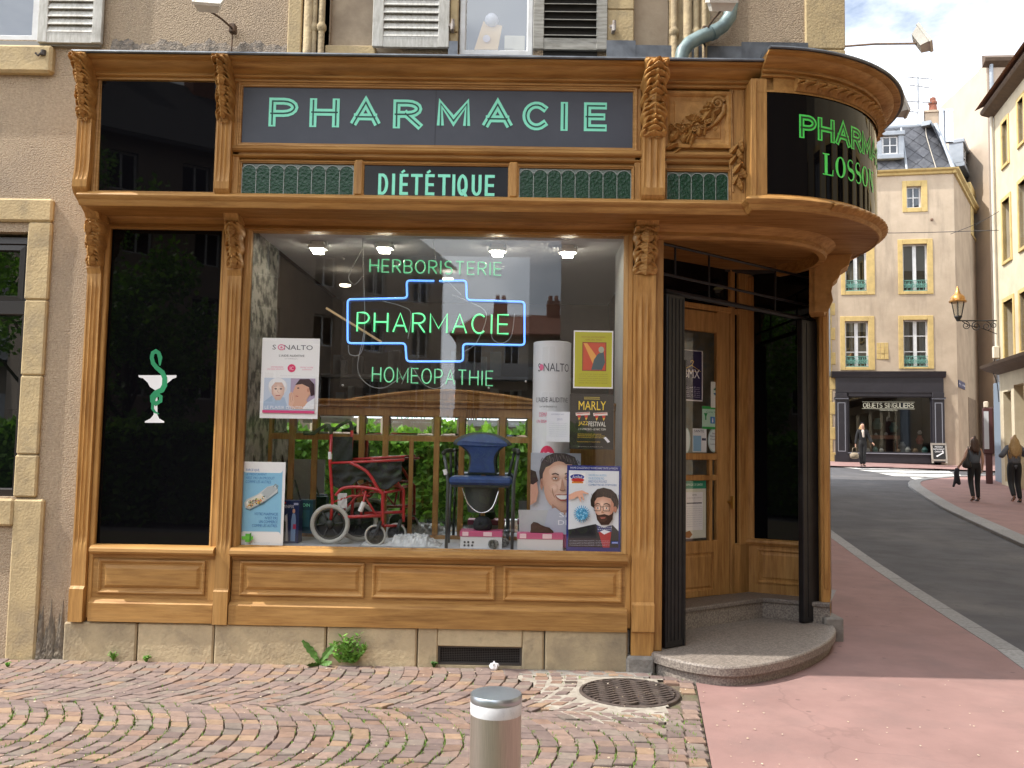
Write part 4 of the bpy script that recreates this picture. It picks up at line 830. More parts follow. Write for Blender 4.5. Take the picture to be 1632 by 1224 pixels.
def kerb_line(P, w, side, name, n0=1.0):
    root = None; pts = []
    for i in range(len(P)-1):
        a, b = Vector(P[i]), Vector(P[i+1]); n = max(1, int((b-a).length/.25)); pts += [a+(b-a)*k/n for k in range(n)]
    pts.append(Vector(P[-1])); L = [0]
    for i in range(1, len(pts)): L.append(L[-1]+(pts[i]-pts[i-1]).length)
    def at(s):
        for i in range(1, len(L)):
            if L[i] >= s: t = (s-L[i-1])/(L[i]-L[i-1]); d = (pts[i]-pts[i-1]).normalized(); return pts[i-1]+(pts[i]-pts[i-1])*t, Vector((d.y, -d.x))*side
        return pts[-1], Vector((0, 0))
    bed = MB(); v = []
    for i in range(0, len(pts)-1): 
        for q in (pts[i], pts[i+1]): pass
    s = 0
    while s < L[-1]-.3:
        e = min(s+n0*random.uniform(.85, 1.15), L[-1]); (a, na), (b, nb) = at(s+.004), at(e-.004); mid, nm = at((s+e)/2); vs = []
        for p, nn in ((a, na), (mid, nm), (b, nb)):
            z = gz(p.x, p.y); q = p+nn*w
            vs += [(q.x, q.y, z-.1), (q.x, q.y, z+.004), (p.x-nn.x*-.012, p.y+nn.y*.012, z+.004), (p.x, p.y, z-.008), (p.x, p.y, z-.1)]
        fs = [(i*5+j, (i+1)*5+j, (i+1)*5+j+1, i*5+j+1) for i in (0, 1) for j in range(4)]+[(0, 1, 2, 3, 4), (14, 13, 12, 11, 10)]
        m = MB(); m.add(vs, fs)
        if root is None: root = struct(m.build(name, KERB)); 
        else: m.build('kerb_stone', KERB, root)
        s = e
    return root
kerb_line(KO[1:], .2, -1, 'kerb')
# far pavement (an island nose at the crossing)
NP = [(6.0, -9), (7.0, 0), (7.6, 4), (8.67, 8.45), (9.537, 11.53), (10.48, 15.05), (11.57, 18.59), (12.3, 20.9), (12.65, 21.7), (13.1, 22.5), (13.9, 23.3), (15.1, 24.2), (17, 25.0), (21, 26)]
def isl(mb, off, dz):
    P = [Vector(p) for p in NP]; k = 4; vs = []
    for i, p in enumerate(P):
        d = (P[min(i+1, len(P)-1)]-P[max(i-1, 0)]).normalized(); q = p+Vector((d.y, -d.x))*off; R = Vector((24, min(q.y, 24)))
        for j in range(k+1): r = q+(R-q)*(j/k); vs.append((r.x, r.y, gz(r.x, r.y)+dz))
    mb.add(vs, [(i*(k+1)+j, i*(k+1)+j+1, (i+1)*(k+1)+j+1, (i+1)*(k+1)+j) for i in range(len(P)-1) for j in range(k)])
m = MB(); isl(m, .34, 0); struct(m.build('far_pavement', PINK)); kerb_line(NP[1:-1], .36, 1, 'kerb', 1.2)
m = MB(); o = [(11.2, 27.6), (13.4, 27.3), (16.2, 27.0), (18.6, 26.4), (21, 27), (22, 34), (11, 34)]; m.add([(x, y, gz(x, y)-.005) for x, y in o], [tuple(range(len(o)))]); struct(m.build('shop_pavement', PINK))
# crossing stripes
WPAINT = mat('road_paint', (.74, .73, .70), (.5, .49, .47), scale=6, rough=.8)
cw = None
for a, b, c, d in (((1338, 742), (1486, 743), (1490, 746.5), (1368, 745)), ((1368, 746.5), (1512, 748.5), (1520, 752), (1398, 750)), ((1400, 751.5), (1530, 754), (1536, 758), (1425, 756)), ((1450, 758), (1476, 759), (1474, 762), (1456, 761)), ((1443, 737.5), (1478, 737.8), (1478, 739.5), (1444, 739.5))):
    P = [gpx(*q) for q in (a, b, c, d)]; m = MB(); m.add([(p.x, p.y, gz(p.x, p.y)-.058) for p in P], [(0, 1, 2, 3)])
    if cw is None: cw = struct(m.build('crosswalk', WPAINT))
    else: m.build('stripe', WPAINT, cw)
# --- cobbles
BED = mat('joint_sand', (.16, .125, .09), (.09, .075, .05), scale=14, rough=1, c3=(.09, .12, .03), c3scale=3, c3amt=.8, bump=.8, bscale=120)
CB = [mat('porphyry_%s' % n, a, b, scale=22, rough=.75, bump=.45, bscale=90, bdist=.004, rnd=.14) for n, a, b in (('mauve', (.225, .165, .145), (.165, .12, .108)), ('plum', (.185, .135, .122), (.14, .102, .094)), ('rose', (.26, .18, .145), (.195, .135, .11)), ('ochre', (.295, .20, .135), (.225, .15, .10)), ('grey', (.22, .178, .15), (.165, .132, .115)), ('brick', (.24, .155, .115), (.18, .115, .088)))]
WT = [6, 4, 5, 2, 4, 2]
m = MB(); m.add([(x, y, GZ-.021) for x, y in ((-12, -9), (border(-9), -9), (border(-.2), -.2), (1.28, .02), (-12, .02))], [(0, 1, 2, 3, 4)]); pav = struct(m.build('cobbled_pavement', BED))
rnd = random.Random(21); MH = (.765, -.60)
def mortar(x, y): return (x-.62)**2/(.50+.05*sin(x*23+y*17))**2+(y+.66)**2/(.60+.06*sin(x*19-y*29))**2 < 1 or (abs(y+.33+(x-.1)*.55) < .07 and -.05 < x < .75) or (abs(y+.18) < .08 and .05 < x < .35)
stones = []
def stone(c, sh, keep=True):
    cx, cy = sum(p[0] for p in c)/4, sum(p[1] for p in c)/4
    if (cx-MH[0])**2+(cy-MH[1])**2 < .40**2 or cy > -.05 or (.78 < cx and cy > -.12): return
    if cx > border(cy)-.02: return
    q = .77 if mortar(cx, cy) else 1; z = GZ+rnd.uniform(-.005, .003); tx, ty = rnd.uniform(-.035, .035), rnd.uniform(-.035, .035); P = []
    for x, y in c: P.append((cx+(x-cx)*sh*q+rnd.uniform(-.006, .006), cy+(y-cy)*sh*q+rnd.uniform(-.006, .006)))
    f = lambda x, y, i: (x, y, z+(x-cx)*tx+(y-cy)*ty-i)
    R0 = [f(x, y, .03) for x, y in P]; R1 = [f(x, y, .005) for x, y in P]; R2 = [f(cx+(x-cx)*.93, cy+(y-cy)*.93, 0) for x, y in P]
    vs = R0+R1+R2; fs = [(i, (i+1) % 4, (i+1) % 4+4, i+4) for i in range(4)]+[(4+i, 4+(i+1) % 4, 8+(i+1) % 4, 8+i) for i in range(4)]+[(8, 9, 10, 11)]
    d = (Vector((cx, cy, GZ))-EYE); dz = d.dot(FW); u, v = CX+FPX*d.dot(RT)/dz, CY-FPX*d.dot(UP)/dz
    stones.append((0 <= u <= 1632 and v <= 1224 and not (750 < u < 833 and v > 1100), 1/d.length, vs, fs, rnd.choices(range(6), WT)[0]))
pitch = .104
for y0, y1, ph in ((-3.6, -2.32, .3), (-2.32, -1.04, 0), (-1.04, .5, .45)):
    W = y1-y0; H = .22*W; n = round(W*1.1/.1)
    for k in range(-62, 26):
        off = rnd.uniform(-.4, .4)
        b = lambda t: H*(1-(2*t-1)**2)
        P = lambda kk, t: (kk*pitch*1.0+ph*pitch+b(t)-.35, y0+W*t)
        for j in range(-1, n+1):
            t0, t1 = max(0, (j+off)/n), min(1, (j+1+off)/n)
            if t1-t0 < .35/n: continue
            c = [P(k, t0), P(k+1, t0), P(k+1, t1), P(k, t1)]
            c = [(min(x, border(y)-.216), y) for x, y in c]
            if -5.6 < c[0][0] and c[1][0] < 1.3 and c[1][0]-c[0][0] > .03 and c[2][0]-c[3][0] > .03: stone(c, .935)
for r, w in ((.0, .105), (.108, .105)):                     # two straight courses beside the pink asphalt
    y = -3.4+r
    while y < -.2:
        h = rnd.uniform(.09, .125); x = border(y); stone([(x-r-w-.004, y), (x-r-.004, y), (x-r-.004, y+h), (x-r-w-.004, y+h)], .91); y += h
x = -3.7
while x < .75:                                              # a low course along the plinth
    w = rnd.uniform(.10, .16); stone([(x, -.165), (x+w, -.165), (x+w, -.066), (x, -.066)], .92); x += w
stones.sort(key=lambda s: (not s[0], -s[1]))
rest = MB()
for i, (vis, k, vs, fs, mi) in enumerate(stones):
    if i < 300: q = MB(); q.add(vs, fs); q.build('cobblestone', CB[mi], pav)
    else: rest.add([(a, b, c-.0006) for a, b, c in vs], fs, mi)
rest.build('cobblestones', CB, pav, kind='stuff')
MORT = mat('pale_mortar', (.40, .365, .315), (.25, .22, .185), scale=18, rough=.95, bump=.5, bscale=70)
m = MB(); nx = 60
for i in range(nx):
    for j in range(40):
        x, y = -.1+1.35*i/nx, -1.3+1.25*j/40
        if mortar(x, y) and (x-MH[0])**2+(y-MH[1])**2 > .335**2 and x < border(y)-.22: m.add([(x, y, GZ-.005), (x+1.35/nx, y, GZ-.005), (x+1.35/nx, y+1.25/40, GZ-.005), (x, y+1.25/40, GZ-.005)], [(0, 1, 2, 3)])
m.build('mortar', MORT, pav)
m = MB(); m.box(-.15, .62, -.055-.14, -.05, GZ-.03, GZ-.004); m.plan([(.3, -.20), (.95, -.22), (1.0, -.09), (.3, -.06)], GZ-.03, GZ-.002); m.build('cement_strip', CONC, pav)
m = MB(); rr = random.Random(5)                             # moss and fine grass in the joints
for i in range(12000):
    k = rr.randint(-62, 26); y0, y1, ph = rr.choice(((-3.6, -2.32, .3), (-2.32, -1.04, 0), (-2.32, -1.04, 0), (-1.04, .5, .45))); W = y1-y0; t = rr.random()
    if y0 > -1.1 and rr.random() < .6: continue
    x = k*pitch+ph*pitch+.22*W*(1-(2*t-1)**2)-.35+rr.uniform(-.006, .006); y = y0+W*t
    if (sin(x*3.1+y*2)+sin(x*1.3-y*4.2)+rr.uniform(-1, 1.2)) < (-.9 if y0 < -1.1 else -.3) or y > -.12 or x > border(y)-.02 or (x-MH[0])**2+(y-MH[1])**2 < .2: continue
    for q in range(3): a = rr.uniform(0, 6.3); h = rr.uniform(.010, .026); w = .0055; dx, dy = cos(a), sin(a); bx, by = x+rr.uniform(-.012, .012), y+rr.uniform(-.016, .016); m.add([(bx-dy*w, by+dx*w, GZ-.014), (bx+dy*w, by-dx*w, GZ-.014), (bx+dx*.012, by+dy*.012, GZ-.012+h)], [(0, 1, 2)])
GREEN = mat('moss_green', (.10, .19, .025), (.16, .24, .05), scale=8, rough=.9)
m.build('moss', GREEN, pav, kind='stuff')
m = MB()
for i in range(420):
    x, y = rr.uniform(-4, 1.6) if i % 8 else rr.uniform(1.2, 3.4), rr.uniform(-2.6, -.07); s = rr.uniform(.003, .009); a = rr.uniform(0, 6.3)
    m.add([(x+s*cos(a+q)*(1 if q % 2 else .6), y+s*sin(a+q), GZ+.006+rr.uniform(0, .004)) for q in (0, 1.5, 3.1, 4.6)], [(0, 1, 2, 3)])
litter = m.build('fallen_petals', mat('petal', (.62, .56, .47), (.45, .33, .2), scale=60, rough=.8), kind='stuff')
# --- cast-iron drain cover
IRON = mat('cast_iron', (.13, .10, .09), (.075, .06, .055), scale=20, rough=.55, metal=.35, bump=.4, bscale=90, c3=(.2, .16, .13), c3scale=6, c3amt=.6)
mh = thing('drain_cover', 'round cast iron drain cover with wavy ridges and slots set in the cobbles', 'drain cover', loc=(MH[0], MH[1], GZ))
m = MB(); R = .335
m.lathe([(R, -.04), (R, .0), (R-.008, .004), (R-.02, .004), (R-.022, -.012), (0.001, -.012)], 56, (MH[0], MH[1], GZ), caps=False); m.build('plate', IRON, mh, smooth=40)
m = MB()
for r in range(-6, 7):
    run = []
    for i in range(121):
        x = -.33+.66*i/120; yy = r*.05+.017*sin(x*52)
        if x*x+yy*yy < (R-.03)**2: run.append((MH[0]+x, MH[1]+yy))
        elif run: break
    if len(run) > 5:
        q = MB(); q.ribbon(run, .021, 0); nn = len(q.v); m.add([(a, c, GZ+.006) for a, b, c in q.v]+[(a, c, GZ-.013) for a, b, c in q.v], q.f+[(i, i+1, i+1+nn, i+nn) for i in range(nn//2-1)]+[(i+nn//2, i+nn//2+nn, i+nn//2+1+nn, i+nn//2+1) for i in range(nn//2-1)])
m.build('ridge', IRON, mh)
m = MB()
for r in (-.5, .5):
    for i in range(7): x = -.18+.06*i; yy = r*.05+.017*sin(x*52); q = arc(0, 0, .021, .015, 0, 360, 10)[:-1]; m.add([(MH[0]+x+a, MH[1]+yy+b, GZ-.010) for a, b in q], [tuple(range(len(q)))])
m.build('slot', mat('drain_dark', (.006, .005, .005), rough=1), mh)
m = MB(); m.box(MH[0]-.42, MH[0]-.34, MH[1]+.19, MH[1]+.235, GZ-.03, GZ+.001); m.build('lug', IRON, mh)
# --- steel bollard
STEEL = mat('brushed_steel', (.50, .46, .41), (.40, .37, .33), scale=14, stretch=(30, 30, .6), rough=.34, rough2=.44, metal=.9, bump=.08, bscale=30)
bx, by = -.087, -3.16; p = Vector((0, 0, 0)); r_ = ray(791, 1104); t_ = (by-EYE.y)/r_.y; p = EYE+r_*t_; bx, zt = p.x, p.z
bol = thing('bollard', 'brushed steel bollard with a scuffed white band standing on the cobbles', 'bollard', loc=(bx, by, GZ))
m = MB(); m.lathe([(.097, GZ-.02), (.097, zt-.074)], 40, (bx, by, 0), caps=False); m.build('tube', STEEL, bol, smooth=40)
m = MB(); m.lathe([(.097, zt-.03), (.0985, zt-.028), (.0985, zt-.006), (.095, zt-.001), (.06, zt+.003), (.001, zt+.004)], 40, (bx, by, 0), caps=False); m.build('cap', mat('steel_cap', (.42, .46, .5), (.34, .37, .41), scale=8, rough=.32, metal=.85), bol, smooth=40)
m = MB(); m.lathe([(.0975, zt-.074), (.0978, zt-.073), (.0978, zt-.031), (.0975, zt-.03)], 40, (bx, by, 0), caps=False)
m.build('reflective_band', mat('scuffed_white_band', (.72, .73, .76), (.62, .63, .67), scale=16, rough=.5, c3=(.12, .12, .13), c3scale=14, c3amt=.55), bol, smooth=40)
# --- weeds at the foot of the plinth
def weed(name, label, x, y, blades, h, spread, seed, mt, wid=.018, lob=True, group=None):
    rr = random.Random(seed); t = thing(name, label, 'weed', group, loc=(x, y, GZ)); m = MB()
    for i in range(blades):
        a = rr.uniform(0, 2*pi); L = h*rr.uniform(.6, 1.1); sp = spread*rr.uniform(.3, 1); n = 7; vs = []
        for k in range(n+1):
            u = k/n; r = sp*u; z = L*sin(u*1.9)/sin(1.57) if u < .83 else L*(sin(.83*1.9)-(u-.83)*.7); w = wid*sin(pi*min(1, u*.85+.12))*(1+.3*(k % 2) if lob else 1)
            for s in (-1, 0, 1): vs.append((x+cos(a)*r-sin(a)*w*s, min(-.06, y+sin(a)*r*.6+cos(a)*w*s), GZ+z+(.004 if s == 0 else 0)))
        m.add(vs, [(k*3+j, k*3+j+1, (k+1)*3+j+1, (k+1)*3+j) for k in range(n) for j in (0, 1)])
    m.build('leaves', mt, t); return t
G1 = mat('weed_green', (.10, .24, .025), (.17, .34, .05), scale=20, rough=.6); G2 = mat('weed_green_dark', (.055, .14, .02), (.09, .2, .03), scale=20, rough=.6)
def wp(px_, py): p = gpx(px_, py); return p.x, min(p.y, -.075)
x, y = wp(512, 1058); t = thing('dandelion', 'dandelion with two long upright leaves beside the bushy weed', 'weed', loc=(x, y, GZ)); m = MB()
for (ex, ez, w, yy) in ((-.135, .17, .028, .03), (.12, .16, .026, .02), (-.08, .01, .02, -.07), (.10, .03, .018, -.05), (-.02, .06, .018, -.03)):
    vs = []; n = 9
    for k in range(n+1):
        u = k/n; cx = x+ex*u; cz = GZ+.004+ez*u**.8; ww = w*sin(pi*min(1, u*.8+.1))*(1.15 if k % 2 else .8); L = sqrt(ex*ex+ez*ez)
        for s in (-1, 0, 1): vs.append((cx-ez/L*ww*s, min(-.062, y+yy*u+(.006 if s == 0 else 0)+.02*s*u), cz+ex/L*ww*s))
    m.add(vs, [(k*3+j, k*3+j+1, (k+1)*3+j+1, (k+1)*3+j) for k in range(n) for j in (0, 1)])
m.build('leaves', G2, t)
x, y = wp(551, 1062); t = thing('bushy_weed', 'bright green bushy weed growing against the plinth', 'weed', loc=(x, y, GZ)); m = MB(); rr = random.Random(4)
for s in range(14):
    bx0, hx = rr.uniform(-.03, .03), rr.uniform(-.10, .13); hh = rr.uniform(.13, .24)
    for i in range(26):
        u = .15+.85*i/25; cx, cz = x+bx0+hx*u, GZ+hh*u; cy = y-.05*u*rr.random(); a = rr.uniform(0, 6.3); el = rr.uniform(.1, .9); L = rr.uniform(.035, .065)*(1.2-u*.45)
        d = Vector((cos(a)*cos(el), sin(a)*cos(el)*.6, sin(el))); n_ = d.cross(Vector((rr.uniform(-1, 1), rr.uniform(-1, 1), .5))).normalized()*L*.2; p0 = Vector((cx, cy, cz))
        pts = [p0, p0+d*L*.5+n_, p0+d*L, p0+d*L*.5-n_]; m.add([(p.x, min(p.y, -.062), p.z) for p in pts], [(0, 1, 2, 3)])
m.build('leaves', G1, t)
for px_, py, b, h, lab in ((183, 1053, 9, .07, 'small weed with narrow blades at the left of the plinth foot'), (233, 1055, 12, .05, 'low spreading weed at the seam of two plinth stones'), (692, 1063, 10, .045, 'tiny dark weed beside the vent grille'), (12, 1064, 10, .03, 'flat tuft of weed at the far left by the wall foot'), (1086, 1080, 12, .09, 'grassy weed in front of the granite step')):
    x, y = wp(px_, py); weed('weed', lab, x, y, b, h, h*.9, px_, G1 if px_ != 692 else G2, .007 if px_ in (183, 1086) else .011, group='small weeds along the wall foot')
x, y = wp(788, 1064); m = MB(); n = 14; rr = random.Random(2); vs = []
for j, (r, z) in enumerate(((.02, 0), (.03, .012), (.034, .03), (.028, .045), (.012, .05), (.004, .062))): vs += [(x+r*cos(2*pi*k/n)*rr.uniform(.75, 1.15), y-.03+r*.8*sin(2*pi*k/n)*rr.uniform(.75, 1.15), GZ+z+rr.uniform(-.004, .004)) for k in range(n)]
m.add(vs, [(j*n+k, j*n+(k+1) % n, (j+1)*n+(k+1) % n, (j+1)*n+k) for j in range(5) for k in range(n)]+[tuple(range(5*n, 6*n))]); tag(m.build('crumpled_paper', mat('white_tissue', (.75, .75, .78), rough=.9)), 'crumpled white paper lying below the vent grille', 'litter')
# ------------------------------------------------------------------ behind the display window
MIRROR = mat('mirror', (.86, .9, .87), rough=.01, metal=1)
FLOORW = mat('display_floor', (.46, .47, .5), (.38, .39, .42), scale=5, rough=.5)
PAPER = flat('#f1eff2'); 
disp = thing('window_display', 'panelled back of the shop window with small mirror panes in brown wooden frames', 'window display', loc=(-.7, .4, .77))
m = MB(); m.box(-2.11, .80, .062, .80, .70, .768); m.build('display_floor', FLOORW, disp)
m = MB(); m.box(-2.13, -2.10, .04, .8, .70, 3.2); m.build('side_panel', mat('patterned_panel', (.30, .29, .26), (.05, .05, .045), scale=9, rough=.7, detail=8, lo=.44, hi=.56, c3=(.4, .39, .36), c3scale=2, c3amt=.8), disp)
m = MB(); m.box(.80, .83, .04, .8, .70, 3.2); m.build('side_panel', mat('white_panel', (.55, .56, .57), (.4, .42, .44), scale=2, rough=.5), disp)
PY = .70
def q(px_, py, y=PY): return FAC.px(px_, py, y)
PW = wood('wood_panelling', (16, 9, 1.5), 1)
m = MB(); xl, xr = -2.1, .80; zb, zt = .768, q(700, 640)[1]
xs = [q(p, 750)[0] for p in (427, 463, 500, 575, 613, 695, 735, 800, 845)]
rows = [.80, q(700, 704)[1], q(700, 695)[1], q(700, 664)[1]]
m.box(xl, xr, PY+.004, PY+.034, .768, .80)
m.box(xl, xr, PY-.004, PY+.03, rows[1], rows[2]); m.box(xl, xr, PY-.006, PY+.03, rows[3], zt)
for x in xs: m.box(x-.024, x+.024, PY-.008, PY+.028, .80, rows[3], c=.004)
for px_ in (654, 770): x = q(px_, 780)[0]; m.box(x-.018, x+.018, PY-.005, PY+.028, .80, rows[1], c=.004)
m.box(q(900, 700)[0], xr, PY-.003, PY+.03, .80, rows[3]); m.box(xl, q(400, 700)[0], PY-.003, PY+.03, .8, rows[3])
ptop = [(q(560, 640)[0]+(q(870, 640)[0]-q(560, 640)[0])*i/20, zt+.09*sin(pi*i/20)) for i in range(21)]
m.poly([(ptop[0][0], zt-.01)]+ptop+[(ptop[-1][0], zt-.01)], PY-.01, PY+.03); m.sweep([(xl, PY-.006), (xr, PY-.006)], [(0, zt-.06), (.03, zt-.05), (.02, zt-.03), (.05, zt-.01), (.05, zt), (0, zt+.01)])
m.tube([(a, PY-.02, b) for a, b in ptop], .016, 6)
for i in range(5): x = q(752+(i-2)*4, 600)[0]; m.tube([(x, PY-.02, zt+.02), (x, PY-.015, zt-.14)], .006, 6)
m.build('wooden_frame', PW, disp)
cells = [(xs[i], xs[i+1]) for i in range(len(xs)-1)]
for a, b in cells:                                        # bevelled mirror panes
    for z0, z1 in ((rows[2], rows[3]),):
        p = MB(); p.rings(a+.024, b-.024, z0, z1, [(0, PY+.012), (.022, PY+.006)]); p.build('bevelled_mirror', MIRROR, disp)
    for z0, z1 in ((.80, rows[1]),):
        p = MB(); p.rings(a+.024, b-.024, z0, z1, [(0, PY+.010)]); p.build('mirror_pane', MIRROR, disp)
# room behind
m = MB(); m.box(-2.2, 1.02, 3.4, 3.5, .3, 3.24); m.box(-2.3, -2.2, .8, 3.5, .3, 3.24); m.box(-2.2, 1.02, .8, 3.5, .3, .32); m.build('room_wall', mat('brown_room', (.12, .085, .06), (.08, .06, .045), scale=1.5, rough=.8), disp)
m = MB(); m.box(-2.1, 1.0, .05, 3.4, 3.2, 3.235); m.build('ceiling', mat('ceiling_white', (.5, .5, .52), rough=.9), disp)
m = MB()
rr = random.Random(9)
for i in range(4): z = 1.0+.42*i; m.box(-2.15, .95, 2.7, 2.98, z, z+.03)
for i in range(90): x = rr.uniform(-2.1, .9); z = 1.03+.42*rr.randint(0, 3); w, h = rr.uniform(.05, .12), rr.uniform(.1, .3); m.box(x, x+w, 2.68, 2.8, z, z+h)
m.build('shelf_stock', mat('dim_stock', (.2, .17, .14), (.1, .12, .12), scale=3, rough=.7), disp, kind='stuff')
# ceiling strips of the shop interior
GOLD = mat('lit_strip', (.5, .36, .2), rough=.5, emit=(1, .68, .35), estr=.22)
for (a, b, lab) in (((428, 512), (490, 532), 'short lit cove strip glowing at the upper left inside the shop'), ((520, 491), (608, 545), 'long lit cove strip glowing behind the neon cross')):
    p0, p1 = fpt(*a, 2.3), fpt(*b, 2.3); m = MB(); m.tube([p0, p1], .013, 6); tag(m.build('light_strip', GOLD), lab, 'light', 'lit strips inside the shop')
# spotlights along the head of the window
SPOTW = mat('spot_housing', (.7, .7, .7), rough=.4)
for i, (px_, py) in enumerate(((507, 395), (613, 394), (793, 399), (905, 401))):
    x, y, z = fpt(px_, py, .45); t = thing('spotlight', 'lit white spotlight at the window head %s' % ('farthest left of the four', 'above the start of the green top word', 'above the end of the green top word', 'above the bare right side')[i], 'spotlight', 'lit spotlights in the shop window', loc=(x, y, z))
    m = MB(); m.box(x-.075, x+.075, y-.05, y+.05, z-.012, z+.02, c=.005); m.box(x-.05, x+.05, y-.03, y+.03, z+.02, z+.05); m.tube([(x-.07, y, z+.02), (x-.07, y, z+.1)], .006, 6); m.tube([(x+.07, y, z+.02), (x+.07, y, z+.1)], .006, 6); m.box(x-.08, x+.08, y-.02, y+.02, z+.09, z+.10); m.build('housing', SPOTW, t)
    m = MB(); m.add([(x-.05, y-.045, z-.013), (x+.05, y-.045, z-.013), (x+.04, y+.03, z-.045), (x-.04, y+.03, z-.045)], [(0, 1, 2, 3), (3, 2, 1, 0)]); m.build('lamp', mat('lit_lamp', (1, .95, .85), emit=(1, .93, .75), estr=70), t)
for px_, py, lab in ((550, 457, 'small round downlight glowing left of the neon cross'), (714, 447, 'small round downlight glowing at the top of the neon cross')):
    x, y, z = fpt(px_, py, 1.6); m = MB(); m.lathe([(.001, 0), (.03, 0), (.05, .006), (.055, .02)], 16, (x, y, z)); t = tag(m.build('downlight', mat('lit_bulb', (1, .9, .75), emit=(1, .85, .6), estr=3)), lab, 'lamp', 'downlights inside the shop')
# --- neon sign on its clear sheet
neon = thing('neon_sign', 'lit neon sign with a blue cross outline and three green words hanging in the window', 'neon sign', loc=(-.7, .25, 2.1))
NG = mat('neon_green', (.2, .6, .3), rough=.3, emit=(.13, 1, .36), estr=.75); NG2 = mat('neon_green_dim', (.25, .5, .35), rough=.3, emit=(.10, .62, .27), estr=.5); NB = mat('neon_blue', (.3, .5, .8), rough=.3, emit=(.08, .30, 1.0), estr=1.15)
NY = .25
def rounded(P, r=.03):
    o = []; n = len(P)
    for i in range(n):
        a, b, c = Vector(P[i-1]), Vector(P[i]), Vector(P[(i+1) % n]); d1 = (a-b).normalized(); d2 = (c-b).normalized()
        for k in range(5): t = k/4; o.append(tuple((b+d1*r)*(1-t)**2+b*2*t*(1-t)+(b+d2*r)*t*t))
    return o
cp = [FAC.px(x, y, NY) for x, y in ((648, 447), (743, 447), (744, 478), (836, 481), (836, 550), (738, 548), (738, 576), (648, 576), (646, 547), (554, 547), (554, 477), (649, 475))]
P = rounded(cp); m = MB(); k = 4; loop = P[k:]+P[:k]
# open at the top between the two electrodes
gap0, gap1 = FAC.px(692, 447, NY)[0], FAC.px(700, 447, NY)[0]
R = P[5:]+P[:5]
m.tube([(gap1, NY, cp[0][1])]+[(a, NY, b) for a, b in P[5:]]+[(a, NY, b) for a, b in P[:5]]+[(gap0, NY, cp[0][1])], .0078, 8); m.build('cross_outline', NB, neon, smooth=True)
def neon_word(s, x0, y0, x1, y1, slope, mt, r, gap=.3):
    W, tot = word(s, gap, dict(LW, I=.06)); a, zt = FAC.px(x0, y0, NY); b, _ = FAC.px(x1, y0, NY); _, zb = FAC.px(x0, y1, NY); h = zt-zb; sc = (b-a)/tot; m = MB()
    for i, L in enumerate(W):
        for st in L:
            q_ = [(a+x*sc, NY, zb+z*h-slope*x*sc) for x, z in st]; m.tube(q_, r, 7)
    return m.build('lettering', mt, neon, smooth=True)
neon_word('HERBORISTERIE', 590, 413, 799, 433, .012, NG2, .006); neon_word('PHARMACIE', 570, 498, 811, 528, .0, NG, .0068); neon_word('HOMEOPATHIE', 594, 585, 786, 608, .018, NG2, .0052)
m = MB(); a, b, c, d = FAC.rect(545, 408, 843, 620, .29); m.add([(a, .29, c), (b, .29, c), (b, .29, d), (a, .29, d)], [(0, 1, 2, 3)]); m.build('clear_sheet', glass_mat('acrylic', tint=(.88, .9, .92), f0=.06), neon)
m = MB()
for px_, py in ((546, 614), (779, 618), (838, 608), (547, 412)): m.lathe([(.001, -.01), (.008, -.008), (.009, .01)], 10, (FAC.px(px_, py, .28)[0], .28, FAC.px(px_, py, .28)[1]), axis='y')
m.build('fixing', mat('steel_fix', (.6,)*3, metal=.8, rough=.3), neon)
CAB = mat('grey_cable', (.38, .38, .37), rough=.6); m = MB()
for P in (((578, 380), (579, 430), (581, 520), (570, 585), (585, 612), (612, 618), (640, 600)), ((578, 395), (560, 430), (556, 446), (566, 453), (578, 440)), ((555, 550), (558, 565), (575, 563), (582, 530)), ((610, 480), (640, 488), (655, 500), (650, 540)), ((740, 560), (760, 545), (775, 500), (745, 480), (720, 470)), ((783, 520), (785, 540), (800, 547), (815, 535), (820, 500)), ((690, 380), (700, 430), (735, 470)), ((640, 612), (655, 585), (675, 612), (700, 618), (725, 590))):
    q_ = catmull([fpt(x, y, .3) for x, y in P], 6); m.tube(q_, .0035, 5)
m.build('cable', CAB, neon, smooth=True)
